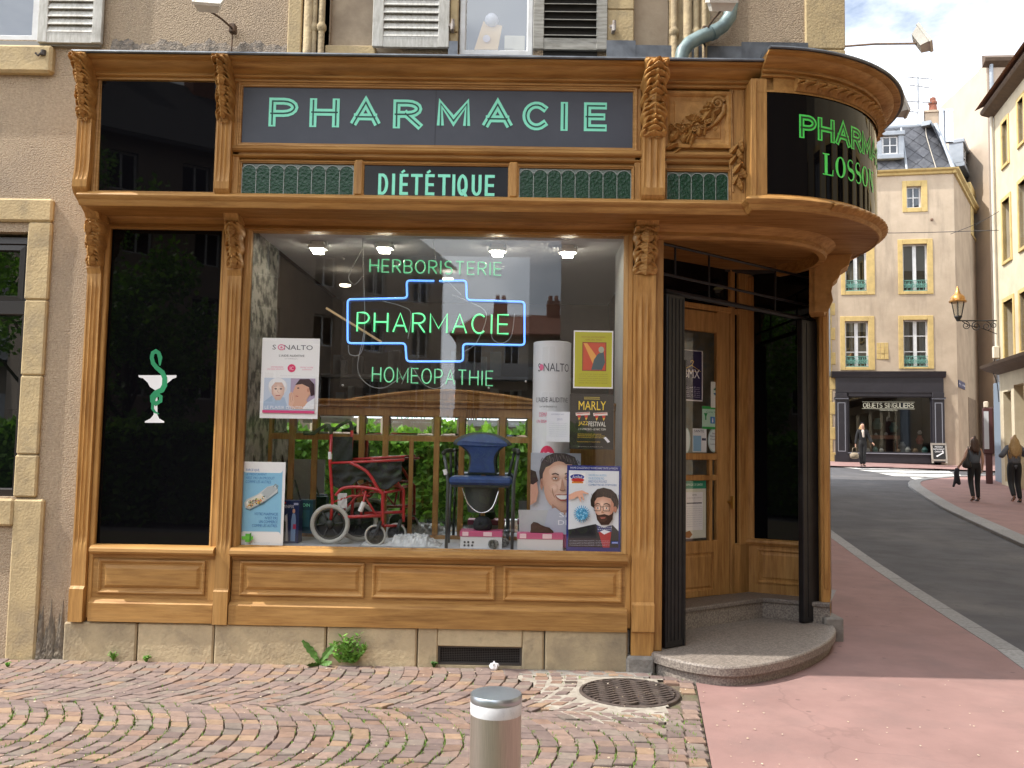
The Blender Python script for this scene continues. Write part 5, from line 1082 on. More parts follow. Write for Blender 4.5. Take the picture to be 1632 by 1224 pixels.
# ------------------------------------------------------------------ posters and printed things
class Print:                                               # a flat sheet with printed layers; u, v in 0..1 from the top left
    def __init__(s, name, label, cat, fr, rect, d, paper='#f3f2f4', th=.004, group=None):
        s.fr = fr; s.x0, s.x1, s.z0, s.z1 = fr.rect(*rect, d) if len(rect) == 4 and rect[0] > 5 else rect; s.d = d; s.n = 0
        s.t = thing(name, label, cat, group, loc=tuple(fr.w((s.x0+s.x1)/2, d, s.z0))); m = MB(fr.M); m.box(s.x0, s.x1, d, d+th, s.z0, s.z1); m.build('sheet', paper if not isinstance(paper, str) else flat(paper), s.t); s.L = {}
    def xz(s, u, v): return s.x0+(s.x1-s.x0)*u, s.z1-(s.z1-s.z0)*v
    def _mb(s, col, part):
        k = (part, col)
        if k not in s.L: s.L[k] = MB(s.fr.M)
        s.n += 1; return s.L[k], s.d-.0012-.00022*s.n
    def rect(s, u0, v0, u1, v1, col, part='picture'): mb, y = s._mb(col, part); a, b = s.xz(u0, v0), s.xz(u1, v1); mb.add([(a[0], y, b[1]), (b[0], y, b[1]), (b[0], y, a[1]), (a[0], y, a[1])], [(0, 1, 2, 3)]); return s
    def poly(s, pts, col, part='picture'): mb, y = s._mb(col, part); mb.add([(s.xz(*p)[0], y, s.xz(*p)[1]) for p in pts], [tuple(range(len(pts)))]); return s
    def oval(s, u, v, ru, rv, col, part='picture', a0=0, a1=360): return s.poly(arc(u, v, ru, rv, a0, a1, 20)[:-1 if a1-a0 == 360 else None], col, part)
    def line(s, pts, w, col, part='picture', closed=False): mb, y = s._mb(col, part); mb.ribbon([s.xz(*p) for p in pts], w, y, closed=closed); return s
    def text(s, t, u0, v0, u1, v1, col, part='lettering'): mb, y = s._mb(col, part); a, b = s.xz(u0, v0), s.xz(u1, v1); text(mb, t, a[0], b[0], b[1], a[1], y); return s
    def done(s):
        for (part, col), mb in s.L.items(): mb.build(part, flat(col) if isinstance(col, str) else col, s.t)
        return s.t
SKIN, SKIN2 = '#dba98c', '#c98f72'
PD = .045
def blend(a, b, t):
    A, B = [int(a[i:i+2], 16) for i in (1, 3, 5)], [int(b[i:i+2], 16) for i in (1, 3, 5)]; return '#%02x%02x%02x' % tuple(int(x+(y-x)*t) for x, y in zip(A, B))
def shaded(p, u, v, ru, rv, dark, light, dx=.25, dy=-.1, n=7):
    for i in range(n): t = i/(n-1); p.oval(u+dx*ru*t, v+dy*rv*t, ru*(1-.62*t), rv*(1-.62*t), blend(dark, light, t))
    return p
# hearing-aid poster
p = Print('poster', 'white and pink hearing aid poster with two faces in the display window', 'poster', FAC, (416, 539, 508, 667), PD)
p.text('S   NALTO', .18, .085, .88, .145, '#5a5a66').line(arc(.335, .115, .055, .032, 0, 360, 16)[:-1], .008, '#e58aa8', closed=True).oval(.335, .117, .022, .014, '#e58aa8')
p.text("L'AIDE AUDITIVE", .30, .205, .74, .232, '#55555f').text('sur ordonnance', .4, .25, .62, .262, '#8a8a92')
p.oval(.525, .375, .07, .05, '#e2366f').text('IC', .495, .355, .56, .398, '#f6dbe4').text('DEMANDEZ', .17, .355, .38, .37, '#e48aa8').text('UN ESSAI GRATUIT', .10, .382, .40, .397, '#e48aa8').text('TESTEZ VOTRE', .67, .355, .9, .37, '#e48aa8').text('AUDITION', .71, .382, .87, .397, '#e48aa8')
p.text('prise en charge possible dans ce point de vente', .33, .465, .69, .474, '#b9b9c2')
p.rect(.06, .50, .945, .935, '#c9d3e6').rect(.52, .50, .945, .88, '#b3a3bd').poly([(.06, .80), (.2, .72), (.42, .74), (.5, .9), (.06, .9)], '#a9bdd8').oval(.30, .61, .165, .115, '#dcdbe2').oval(.29, .585, .15, .085, '#eeedf1').poly([(.19, .61), (.25, .555), (.37, .555), (.42, .62), (.41, .70), (.35, .775), (.27, .775), (.2, .70)], '#d9b3a4')
shaded(p, .31, .66, .10, .095, '#dcb8aa', '#f0d6c9', -.2, -.1, 6)
p.oval(.265, .635, .022, .009, '#5d4a4e').oval(.355, .635, .022, .009, '#5d4a4e').line([(.31, .63), (.30, .675), (.325, .68)], .003, '#c08f7f').line([(.27, .72), (.35, .718)], .006, '#b35c62').line([(.235, .605), (.29, .6)], .004, '#b5a6a0').line([(.335, .6), (.39, .606)], .004, '#b5a6a0')
p.poly([(.56, .88), (.52, .78), (.56, .68), (.60, .60), (.66, .545), (.78, .53), (.86, .58), (.88, .68), (.80, .77), (.9, .88)], '#d9a891').poly([(.60, .585), (.68, .51), (.84, .505), (.93, .57), (.94, .70), (.88, .72), (.84, .61), (.72, .57)], '#3f2a30').oval(.83, .645, .022, .025, '#c58d78').oval(.655, .622, .02, .009, '#4a3338').line([(.615, .72), (.66, .725)], .005, '#a8484e')
p.poly([(.50, .70), (.535, .665), (.575, .70), (.6, .79), (.55, .87), (.5, .83)], '#e0b49e').line([(.515, .69), (.54, .80)], .003, '#b98a78').line([(.545, .685), (.57, .78)], .003, '#b98a78').poly([(.74, .88), (.82, .80), (.945, .74), (.945, .88)], '#e8eaf0')
p.rect(.05, .90, .95, .935, '#d8477f').text("LE PLAISIR D'ENTENDRE", .09, .845, .91, .885, '#f4f2f6').done()
# blue poster with the tin of pills
p = Print('poster', 'pale blue poster with an opened tin of pills and a green cross', 'poster', FAC, (381, 736, 453, 870), PD)
p.poly(arc(.13, .09, .07, .04, 180, 90, 5)+arc(.88, .09, .06, .04, 90, 0, 5)+arc(.88, .87, .06, .04, 0, -90, 5)+arc(.13, .87, .07, .04, -90, -180, 5), '#8fc6e6')
for i, (t, w) in enumerate((('PARCE QUE,', .30), ('LE MÉDICAMENT', .46), ("N'EST PAS UN PRODUIT", .64), ('COMME LES AUTRES', .56))): p.text(t, .13, .085+i*.046, .13+w, .118+i*.046, '#2f6db5')
for i, (t, w) in enumerate((('VOTRE PHARMACIE', .52), ("N'EST PAS", .28), ('UN COMMERCE', .41), ('COMME LES AUTRES.', .56))): p.text(t, .87-w, .605+i*.046, .87, .638+i*.046, '#2560aa')
p.poly([(.14, .52), (.16, .57), (.26, .585), (.56, .50), (.86, .37), (.84, .30), (.80, .28), (.44, .40), (.17, .47)], '#5d7f96').poly([(.12, .49), (.14, .55), (.24, .57), (.54, .48), (.84, .36), (.85, .325), (.78, .275), (.62, .295), (.40, .39), (.17, .45)], '#cfd3d4').poly([(.16, .50), (.18, .545), (.26, .553), (.52, .47), (.58, .45), (.48, .375), (.38, .41), (.2, .46)], '#ece7dc').poly([(.50, .37), (.62, .30), (.76, .285), (.82, .33), (.62, .44)], '#b8bec2').line([(.74, .30), (.79, .265), (.85, .285), (.82, .325)], .006, '#8d9499')
rr = random.Random(8)
for i in range(90):
    u = rr.uniform(.18, .56); v = .51-(u-.2)*.19+rr.uniform(-.035, .035)
    p.oval(u, v, .012, .007, rr.choice(('#c23b2e', '#e3c32b', '#f7f5ef', '#3c8a46', '#f2f0ea', '#d8772b', '#2c2c33', '#f6f4ee')))
p.rect(.19, .855, .28, .955, '#5fae3c').rect(.11, .885, .36, .925, '#6dbd45').poly([(.28, .855), (.32, .84), (.32, .94), (.28, .955)], '#3f7f2a').text('votre pharmacien vous conseille', .38, .955, .74, .966, '#9ab6cc').done()
# yellow exhibition poster with a plain red picture (a generic stand-in)
p = Print('poster', 'yellow green poster with a red picture in its middle in the display window', 'poster', FAC, (914, 527, 977, 619), PD)
p.rect(.03, .025, .97, .975, '#b9b51f').rect(.22, .20, .83, .70, '#8c3a1e').rect(.245, .215, .805, .685, '#c9482b').poly([(.25, .22), (.34, .22), (.70, .55), (.52, .62)], '#e8a34a').poly([(.45, .68), (.52, .50), (.62, .40), (.76, .36), (.80, .55), (.72, .68)], '#3d5560').oval(.70, .33, .07, .055, '#a9b09a').text('FESTIVAL DE PRINTEMPS', .2, .10, .8, .125, '#a27a1c').text('salle des fêtes', .3, .145, .7, .17, '#a27a1c')
for i in range(5): p.text('concert exposition rencontre' if i % 2 else 'entrée libre du mardi au samedi', .14, .745+i*.038, .86, .762+i*.038, '#8d7a14')
p.done()
# jazz poster
p = Print('poster', 'black jazz festival poster with yellow heading, right of the tall white display column', 'poster', FAC, (908, 628, 978, 716), PD, '#26221f')
p.text('MARLY', .2, .13, .82, .29, '#f2d23a').text('JAZZ', .2, .50, .42, .585, '#f2d23a').text('FESTIVAL', .43, .50, .82, .585, '#f2efe6').text('2 3 6 MAI 2015 - LE NEC SCEN', .2, .62, .82, .655, '#e9e5da').line([(.32, .06), (.68, .06)], .003, '#d8c24a').line([(.32, .09), (.68, .09)], .004, '#d8c24a')
for i, (a, b) in enumerate(((.18, .72), (.18, .8), (.22, .78))): p.text('ARTISTES INVITES ET ORCHESTRE', .18, .72+i*.03, b, .738+i*.03, '#d9b93a')
p.text('RENSEIGNEMENTS BILLETTERIE', .18, .86, .7, .875, '#cfa93a').text('partenaires du festival de la ville', .2, .95, .76, .962, '#cfc8bb')
for u in (.30, .70):
    p.poly([(u-.17, .345), (u+.15, .325), (u+.16, .38), (u-.16, .40)], '#ead9d3').line([(u-.15, .36), (u+.14, .34)], .006, '#b23a33')
    for du in (-.09, .07): p.poly([(u+du-.04, .39), (u+du+.04, .385), (u+du+.03, .44), (u+du-.01, .455)], '#c9382f').poly([(u+du-.02, .44), (u+du+.03, .43), (u+du+.0, .485)], '#e9c23a')
p.poly([(.77, .79), (.82, .77), (.92, .86), (.87, .88)], '#eceaf0').done()
# cold remedy poster with the bearded man
p = Print('poster', 'blue edged cold remedy poster with a bearded man in glasses', 'poster', FAC, (903, 742, 989, 879), PD, '#27307f')
p.rect(.035, .06, .965, .95, '#e6ebf2').text('RHUME CONGESTION ET RHUME DANS TOUTE LA MAISON', .06, .018, .94, .04, '#dfe3f5')
p.poly([(.05, .10), (.34, .08), (.35, .22), (.05, .215)], '#f4f4f7').oval(.19, .135, .13, .032, '#2b3a94').text('Actifed', .10, .117, .28, .152, '#f5f5fb').oval(.20, .172, .12, .022, '#c8342f').rect(.09, .19, .30, .21, '#d98a34')
for i, (t, a, b, c) in enumerate((("LE RHUME, ON A UN RIDEAU,", .40, .74, '#7ab6d8'), ('ON SE SOIGNE PAS :', .40, .70, '#5ea9d6'), ('MAIS VOUS POUVEZ', .40, .74, '#2b6db0'), ('COMBATTRE SES SYMPTÔMES', .40, .92, '#2b6db0'))): p.text(t, a, .10+i*.036, b, .128+i*.036, c)
p.poly([(.035, .75), (.14, .74), (.40, .70), (.55, .68), (.60, .95), (.035, .95)], '#26262b').poly([(.55, .69), (.86, .69), (.965, .76), (.965, .95), (.5, .95)], '#232327').poly([(.57, .72), (.84, .72), (.80, .95), (.68, .95)], '#b3272c').poly([(.56, .64), (.83, .64), (.84, .76), (.70, .80), (.58, .75)], '#e9edf5').poly([(.56, .69), (.69, .72), (.83, .69), (.84, .77), (.70, .745), (.58, .78)], '#3b4278')
for i in range(14): p.oval(.59+.018*i, .73+.012*(-1)**i, .007, .005, '#dfe4f2')
p.poly([(.45, .47), (.44, .40), (.48, .33), (.56, .275), (.68, .255), (.82, .275), (.92, .33), (.96, .41), (.95, .49), (.90, .55), (.86, .50), (.60, .44), (.52, .50)], '#33241f')
for k in range(22): a = .46+.5*k/21; p.line([(a, .30+.05*abs(sin(k*2.1))+.12*abs(a-.7)), (a+.02, .35+.06*abs(sin(k*1.3))+.2*abs(a-.7)), (a+.01, .40+.2*abs(a-.7))], .003, '#4d382e' if k % 2 else '#241814')
p.oval(.895, .505, .035, .035, '#b98069')
p.poly([(.515, .42), (.56, .375), (.68, .36), (.81, .38), (.87, .44), (.865, .52), (.84, .60), (.76, .67), (.62, .67), (.555, .59), (.515, .50)], '#d3a088'); shaded(p, .685, .50, .165, .135, '#d3a089', '#f0c9b2', -.2, -.12, 8); p.poly([(.82, .40), (.87, .44), (.865, .53), (.84, .60), (.80, .56), (.82, .48)], '#c08a73')
p.poly([(.535, .55), (.58, .575), (.62, .572), (.70, .562), (.78, .578), (.83, .56), (.865, .53), (.85, .62), (.78, .685), (.64, .69), (.565, .63)], '#3b271e').poly([(.57, .60), (.62, .58), (.72, .58), (.76, .62), (.70, .655), (.62, .65)], '#4d352a').poly([(.62, .60), (.72, .595), (.71, .612), (.64, .618)], '#a9675b').line([(.635, .605), (.71, .602)], .002, '#7a3f38')
p.line([(.525, .452), (.57, .44), (.62, .45)], .006, '#33241f').line([(.68, .45), (.74, .438), (.80, .458)], .006, '#33241f').oval(.575, .493, .026, .010, '#f0e6e0').oval(.735, .493, .026, .010, '#f0e6e0').oval(.575, .493, .012, .009, '#2b1d18').oval(.735, .493, .012, .009, '#2b1d18')
for u in (.565, .735): p.line([(u-.065, .468), (u+.065, .468), (u+.055, .525), (u-.055, .525)], .004, '#2a2420', closed=True)
p.line([(.63, .48), (.67, .48)], .004, '#2a2420').poly([(.65, .48), (.665, .53), (.70, .548), (.64, .552)], '#bd8a70')
p.poly([(.035, .345), (.16, .305), (.28, .29), (.40, .325), (.40, .335), (.29, .325), (.32, .40), (.305, .41), (.25, .345), (.27, .42), (.255, .425), (.20, .36), (.13, .39), (.035, .405)], '#d8a78f')
for i in range(46): a = 2*pi*i/23; r0, r1 = (.10, .15) if i < 23 else (.03, .10); p.line([(.28+r0*cos(a), .565+.66*r0*sin(a)), (.28+r1*cos(a), .565+.66*r1*sin(a))], .006, '#3f87b4' if i % 2 else '#6fb4d6')
p.oval(.28, .565, .11, .07, '#4f9cc6')
for i in range(20): a = i*2.4; r = .095*sqrt(i/20); p.oval(.28+r*cos(a), .565+.65*r*sin(a), .012, .008, '#9fd0e6' if i % 2 else '#2f6f98')
for i in range(4): p.text('lire attentivement la notice demander conseil au pharmacien', .06, .865+i*.018, .80, .876+i*.018, '#b8bccb')
p.rect(.83, .875, .95, .90, '#3a62b8').text('santé', .84, .878, .94, .895, '#eef').done()
# small white notice
p = Print('notice', 'small white notice taped over the tall display column', 'notice', FAC, (871, 656, 908, 704), PD, '#dfe3ec')
p.text('AVIS IMPORTANT', .2, .07, .75, .11, '#8d96b8').text('2015', .45, .22, .68, .29, '#9aa2bf')
for i in range(7): p.text('information à la clientèle du point de vente', .12, .38+i*.07, .86, .41+i*.07, '#b4bacb')
p.done()
# tall round display column
cx, cy = (FAC.px(848, 700, .30)[0]+FAC.px(909, 700, .30)[0])/2, .34; cr = (FAC.px(909, 700, .30)[0]-FAC.px(848, 700, .30)[0])/2; cz = FAC.px(878, 543, .2)[1]
col_ = thing('display_column', 'tall round white hearing aid display column with printed faces', 'display column', loc=(cx, cy, .768))
m = MB(); m.lathe([(cr, .768), (cr, cz-.004), (cr-.006, cz), (.001, cz)], 40, (cx, cy, 0), caps=False); m.build('drum', mat('white_card_column', (.66, .66, .68), rough=.45), col_, smooth=40)
class CPrint(Print):
    def __init__(s): s.L = {}; s.n = 0; s.t = col_; s.fr = Fr((0, 0), 0)
    def done(s):
        for (part, col), mb in s.L.items():
            mb.v = [(cx+(cr+.002+(.7-y)*1)*sin(x), cy-(cr+.002+(.7-y)*1)*cos(x), z) for x, y, z in mb.v]; mb.build(part, flat(col), s.t)
    def xz(s, u, v): return asin_(u), cz-(cz-.768)*v
    def _mb(s, col, part):
        mb, y = Print._mb.__get__(s)(col, part); return mb, .7-.0003*s.n
    d = 0
def asin_(u): return (u-.5)*2.3
c = CPrint()
c.text('S NALTO', .14, .11, .93, .15, '#4a4a55').oval(.235, .13, .055, .016, '#e06a92').text("L'AIDE AUDITIVE", .10, .275, .90, .30, '#55555f').text('sur ordonnance', .2, .315, .6, .325, '#777').text('DEMANDEZ', .2, .35, .6, .37, '#d85f86').text("UN ESSAI GRATUIT", .12, .385, .72, .40, '#d85f86').oval(.40, .56, .17, .05, '#d9365f').text('IC', .32, .54, .46, .585, '#f2d9e0').text('TESTEZ VOTRE', .12, .66, .75, .68, '#d85f86').text('AUDITION', .2, .695, .66, .715, '#d85f86')
c.done()
# standing panel with the smiling man, beside the column
p = Print('poster', 'poster of a smiling dark haired man leaning behind the cold remedy poster', 'poster', FAC, (845, 722, 925, 872), .17, '#cfd0d8')
for k in range(16): p.rect(.0, k/16, 1, (k+1)/16, blend('#aab0bd', '#d5d6df', k/15))
p.poly([(.20, .36), (.17, .20), (.21, .10), (.30, .035), (.46, .0), (.68, .0), (.88, .04), (.96, .14), (.96, .3), (.3, .34)], '#4a4044')
for k in range(46): a = .2+.76*k/45; p.line([(a, .13-.11*sin(pi*(a-.1)/.95)+.02*sin(k*2.3)), (a+.03, .05+.06*abs(sin(k*1.7)))], .004, ('#6a5f61', '#3a3236', '#857a7a', '#524649')[k % 4])
p.poly([(.235, .33), (.245, .22), (.30, .155), (.42, .125), (.60, .115), (.82, .12), (.93, .18), (.94, .34), (.88, .50), (.76, .60), (.60, .625), (.46, .56), (.34, .45)], '#cfa48f')
shaded(p, .56, .34, .30, .255, '#d0a590', '#ecc8b5', .25, -.25, 10); shaded(p, .60, .20, .24, .075, '#e0bba8', '#f1d6c6', .1, -.1, 6); shaded(p, .47, .37, .08, .05, '#e0b7a2', '#eecab8', 0, 0, 5); shaded(p, .80, .36, .08, .05, '#e0b7a2', '#eecab8', 0, 0, 5)
p.poly([(.20, .28), (.235, .27), (.25, .36), (.225, .40), (.19, .36)], '#b58774').line([(.215, .30), (.228, .35)], .004, '#8a5f50')
for u, v in ((.49, .268), (.75, .262)): shaded(p, u, v, .085, .03, '#cfa28d', '#b08573', 0, 0, 4); p.oval(u, v+.004, .042, .009, '#e8ddd6').oval(u+.005, v+.004, .016, .009, '#2f2626').line([(u-.055, v-.001), (u, v-.010), (u+.055, v)], .004, '#5b4138').line([(u-.07, v-.040), (u, v-.052), (u+.07, v-.036)], .008, '#5d4b47').line([(u-.04, v+.022), (u+.04, v+.022)], .002, '#99705f')
p.poly([(.625, .26), (.60, .36), (.59, .385), (.64, .40), (.69, .385), (.665, .33)], '#c39580').line([(.585, .385), (.61, .398), (.66, .400), (.69, .386)], .004, '#7d5546').line([(.43, .375), (.45, .43), (.48, .47)], .004, '#9b6f5e').line([(.83, .37), (.83, .43), (.80, .47)], .004, '#9b6f5e')
p.poly([(.49, .445), (.57, .437), (.65, .441), (.73, .435), (.80, .43), (.77, .475), (.70, .505), (.60, .507), (.53, .482)], '#a8594f').poly([(.505, .45), (.60, .447), (.70, .447), (.785, .438), (.755, .468), (.69, .49), (.60, .491), (.54, .472)], '#f4efeb')
for k in range(6): p.line([(.55+.04*k, .449), (.55+.04*k, .485)], .001, '#cfc6c0')
p.poly([(.44, .54), (.60, .615), (.76, .595), (.80, .70), (.40, .72)], '#b08573')
p.poly([(.0, .25), (.12, .30), (.16, .42), (.12, .52), (.0, .56)], '#c99a88').poly([(.0, .18), (.1, .2), (.15, .3), (.05, .34), (.0, .33)], '#3a2a2c').poly([(.36, .60), (.5, .58), (.7, .66), (1, .62), (1, 1), (.2, 1)], '#b9bccb').text('SIR', .58, .63, .90, .68, '#f4f4f8').text('DRE', .56, .71, .90, .76, '#f4f4f8').rect(.0, .86, 1, 1, '#c8557f').done()
# ------------------------------------------------------------------ things standing in the window
FZ = .768
RED = mat('red_lacquer', (.38, .012, .02), rough=.3, coat=.4); TYRE = mat('grey_tyre', (.40, .39, .36), rough=.7); BLK = mat('black_plastic', (.016, .016, .017), rough=.5); NYL = mat('black_nylon', (.02, .02, .022), (.035, .035, .038), scale=40, rough=.85); CHR = mat('chrome', (.6, .6, .62), rough=.2, metal=1)
wch = thing('wheelchair', 'folded red wheelchair with grey tyres standing in the shop window', 'wheelchair', loc=(-1.15, .3, FZ))
def wheel(cx_, cz_, y, r, w, spokes, name, tr=.2):
    m = MB(); m.tube([(cx_+r*(1-tr/2)*cos(2*pi*k/40), y, cz_+r*(1-tr/2)*sin(2*pi*k/40)) for k in range(40)], r*tr/2, 10, closed=True); o = m.build(name, TYRE, wch, smooth=True)
    h = MB(); h.tube([(cx_+r*(1-tr)*.96*cos(2*pi*k/40), y, cz_+r*(1-tr)*.96*sin(2*pi*k/40)) for k in range(40)], r*.07, 6, closed=True); h.lathe([(r*.05, -w*.8), (r*.2, -w*.7), (r*.22, w*.7), (.01, w*.8)], 16, (cx_, y, cz_), axis='y')
    for k in range(spokes): a = 2*pi*k/spokes; h.tube([(cx_+r*.15*cos(a), y, cz_+r*.15*sin(a)), (cx_+r*.78*cos(a+.1), y, cz_+r*.78*sin(a+.1))], r*.055, 6)
    h.lathe([(.01, .004), (r*.8, .004), (r*.8, .008), (.01, .008)], 28, (cx_, y, cz_), axis='y'); h.build('rim', BLK, o, smooth=True); return o
def wq(px_, py, y): x, z = FAC.px(px_, py, y); return (x, y, z)
x, _, z = wq(526, 835, .2); wheel(x, FZ+.155, .2, .155, .03, 6, 'rear_wheel', .24); x2, _, _ = wq(572, 830, .42); wheel(x2, FZ+.155, .42, .155, .03, 6, 'rear_wheel', .24)
for px_, y in ((598, .12), (631, .30)): x, _, _ = wq(px_, 855, y); wheel(x, FZ+.082, y, .082, .02, 5, 'caster_wheel', .2); f = MB(); f.tube([(x, y, FZ+.082), (x+.02, y-.03, FZ+.12), (x+.035, y, FZ+.19)], .016, 8); f.build('caster_fork', BLK, wch, smooth=True)
for y, off, nm in ((.2, (0, 0), 'side_frame'), (.36, (33, -6), 'side_frame')):
    m = MB(); W = lambda a, b: wq(a+off[0], b+off[1], y); r = .013
    m.tube([W(528, 690), W(526, 738), W(530, 800), W(527, 832)], r, 8); m.tube([W(526, 738), W(600, 735), W(644, 733)] if off[0] == 0 else [W(526, 738), W(612, 734)], r*.8, 8)
    m.tube(catmull([W(558, 737), W(585, 752), W(600, 775), W(608, 786)], 5), r, 8); m.tube(catmull([W(535, 790), W(545, 779), W(565, 776), W(590, 778), W(608, 784), W(610, 800), W(610, 838)], 5), r, 8); m.tube([W(548, 824), W(610, 822)], r, 8); m.tube([W(583, 782), W(575, 822)], r*.7, 8); m.tube([W(532, 800), W(560, 790), W(590, 790)], r*.6, 6); m.build(nm, RED, wch, smooth=True)
    h = MB(); h.tube(catmull([W(528, 692), W(524, 678), W(512, 682), W(500, 691)], 4), .014, 8); h.tube([W(502, 690), W(484, 690)], .019, 10); h.build('push_handle', BLK, wch, smooth=True)
m = MB(); m.tube([wq(574, 815, .2), wq(580, 800, .2)], .02, 8); m.tube([wq(526, 720, .2), wq(526, 732, .2)], .016, 8); m.build('clamp', SPOTW, wch)
m = MB(); rr = random.Random(4); n1, n2 = 26, 14
for y0 in (.24, .30, .335):
    vs = []
    for i in range(n1+1):
        for j in range(n2+1):
            a = 530+110*i/n1; b = 736+(36+8*sin(i*.4))*j/n2; X, Y, Z = wq(a, b, y0); vs.append((X, Y+.014*sin(i*.9+j*.6+y0*60)+.01*sin(j*1.3), Z+.012*sin(i*.55+y0*20)*(1-j/n2)))
    m.add(vs, [(i*(n2+1)+j, i*(n2+1)+j+1, (i+1)*(n2+1)+j+1, (i+1)*(n2+1)+j) for i in range(n1) for j in range(n2)])
m.build('folded_seat', NYL, wch, smooth=True)
m = MB(); vs = [wq(a, b, .33+.012*sin(a*.3+b*.2)) for a in range(530, 566, 4) for b in range(696, 738, 4)]; nb = len(range(696, 738, 4)); na = len(range(530, 566, 4)); m.add(vs, [(i*nb+j, i*nb+j+1, (i+1)*nb+j+1, (i+1)*nb+j) for i in range(na-1) for j in range(nb-1)]); m.build('back_cover', NYL, wch, smooth=True)
m = MB(); vs = [wq(a, b, .195+.01*sin(a*.9+b*.5)) for a in range(538, 556, 3) for b in range(786, 814, 4)]; m.add(vs, [(i*7+j, i*7+j+1, (i+1)*7+j+1, (i+1)*7+j) for i in range(5) for j in range(6)]); m.build('plastic_tag', mat('clear_plastic_tag', (.6, .6, .62), rough=.3), wch, smooth=True)
m = MB(); m.tube([wq(610, 838, .2), wq(643, 838, .36)], .011, 8); m.tube([wq(608, 786, .2), wq(642, 780, .36)], .011, 8); m.tube([wq(540, 820, .2), wq(600, 760, .36)], .009, 8); m.tube([wq(600, 822, .2), wq(560, 755, .36)], .009, 8); m.build('cross_brace', RED, wch, smooth=True)
# commode chair
BLUE = mat('blue_vinyl', (.025, .06, .20), (.02, .045, .15), scale=12, rough=.45, bump=.2, bscale=40); DGR = mat('dark_grey_tube', (.055, .06, .062), rough=.35)
ch = thing('commode_chair', 'dark framed commode chair with blue vinyl seat and back', 'chair', loc=(-.3, .25, FZ))
def cq(px_, py, y): x, z = FAC.px(px_, py, y); return (x, y, z)
bk = []
outl = catmull([(745, 756), (748, 728), (735, 712), (723, 708), (728, 699), (746, 691), (768, 689), (790, 692), (808, 700), (815, 709), (803, 713), (790, 730), (792, 757)], 5)
m = MB(); P = [FAC.px(a, b, .46) for a, b in outl]; cxm = sum(p[0] for p in P)/len(P); f = lambda x: .44-.35*(x-cxm)**2*0+.5*(x-cxm)**2
for s_, yo in ((1.0, 0), (1.0, .03)): pass
n = len(P); m.add([(x, .46-.5*(x-cxm)**2+.03, z) for x, z in P]+[(x, .46-.5*(x-cxm)**2, z) for x, z in P]+[(cxm+(x-cxm)*.86, .452-.5*(x-cxm)**2, 1.5+(z-1.5)*.9) for x, z in P], [tuple(range(n))]+[(i, (i+1) % n, (i+1) % n+n, i+n) for i in range(n)]+[(i+n, (i+1) % n+n, (i+1) % n+2*n, i+2*n) for i in range(n)]); o = m.build('backrest', mat('black_shell', (.03, .035, .035), rough=.5), ch)
m = MB(); m.add([(cxm+(x-cxm)*.86, .450-.5*(x-cxm)**2, 1.5+(z-1.5)*.9) for x, z in P], [tuple(range(n))]); m.build('back_pad', BLUE, o)
xa, xb = FAC.px(716, 770, .15)[0], FAC.px(816, 770, .15)[0]; zs = FAC.px(766, 772, .1)[1]
m = MB(); m.box(xa, xb, .08, .48, zs-.005, zs+.055, c=.018); m.build('seat', BLUE, ch, smooth=30)
m = MB(); m.box(xa+.02, xb-.02, .10, .46, zs-.022, zs-.006); xm = (xa+xb)/2+.0; m.build('seat_plate', BLK, ch)
m = MB(); m.lathe([(.10, zs-.22), (.135, zs-.03), (.15, zs-.025), (.15, zs-.018), (.001, zs-.018)], 24, (xm, .27, 0)); o = m.build('bucket', mat('grey_bucket', (.04, .045, .048), rough=.5), ch, smooth=40); m = MB(); m.tube(catmull([(xm-.14, .14, zs-.03), (xm-.09, .12, zs-.15), (xm+.0, .11, zs-.215), (xm+.09, .12, zs-.18), (xm+.14, .14, zs-.05)], 6), .004, 6); m.build('bucket_handle', CHR, o)
for s_, pts in ((-1, ((707, 722), (712, 750), (714, 770), (711, 875))), (1, ((826, 722), (822, 750), (818, 772), (816, 876)))):
    m = MB(); m.tube([cq(*pts[0], .12), cq(*pts[1], .11), cq(*pts[2], .10)]+[(cq(*pts[3], .09)[0], .09, FZ)], .0125, 8); m.build('leg', DGR, ch, smooth=True)
    m = MB(); xr_ = cq(718 if s_ < 0 else 808, 800, .45)[0]; m.tube([(xr_, .45, zs+.01), (xr_-s_*-.01, .45, FZ)], .0125, 8); m.build('leg', DGR, ch, smooth=True)
    m = MB(); a = cq(*pts[0], .12); m.tube([(a[0], .10, a[2]), (a[0]+.0, .30, a[2]+.015), (a[0]-s_*.04, .44, a[2]+.02)], .016, 8); m.tube([(a[0]-s_*.03, .44, a[2]+.02), (xr_, .455, zs)], .011, 8); m.build('armrest', BLK, ch, smooth=True)
m = MB(); a = cq(709, 748, .11); m.tube([(a[0], .11, a[2]), (a[0]+.012, .11, a[2]-.04)], .018, 8); m.build('label_sleeve', SPOTW, ch)
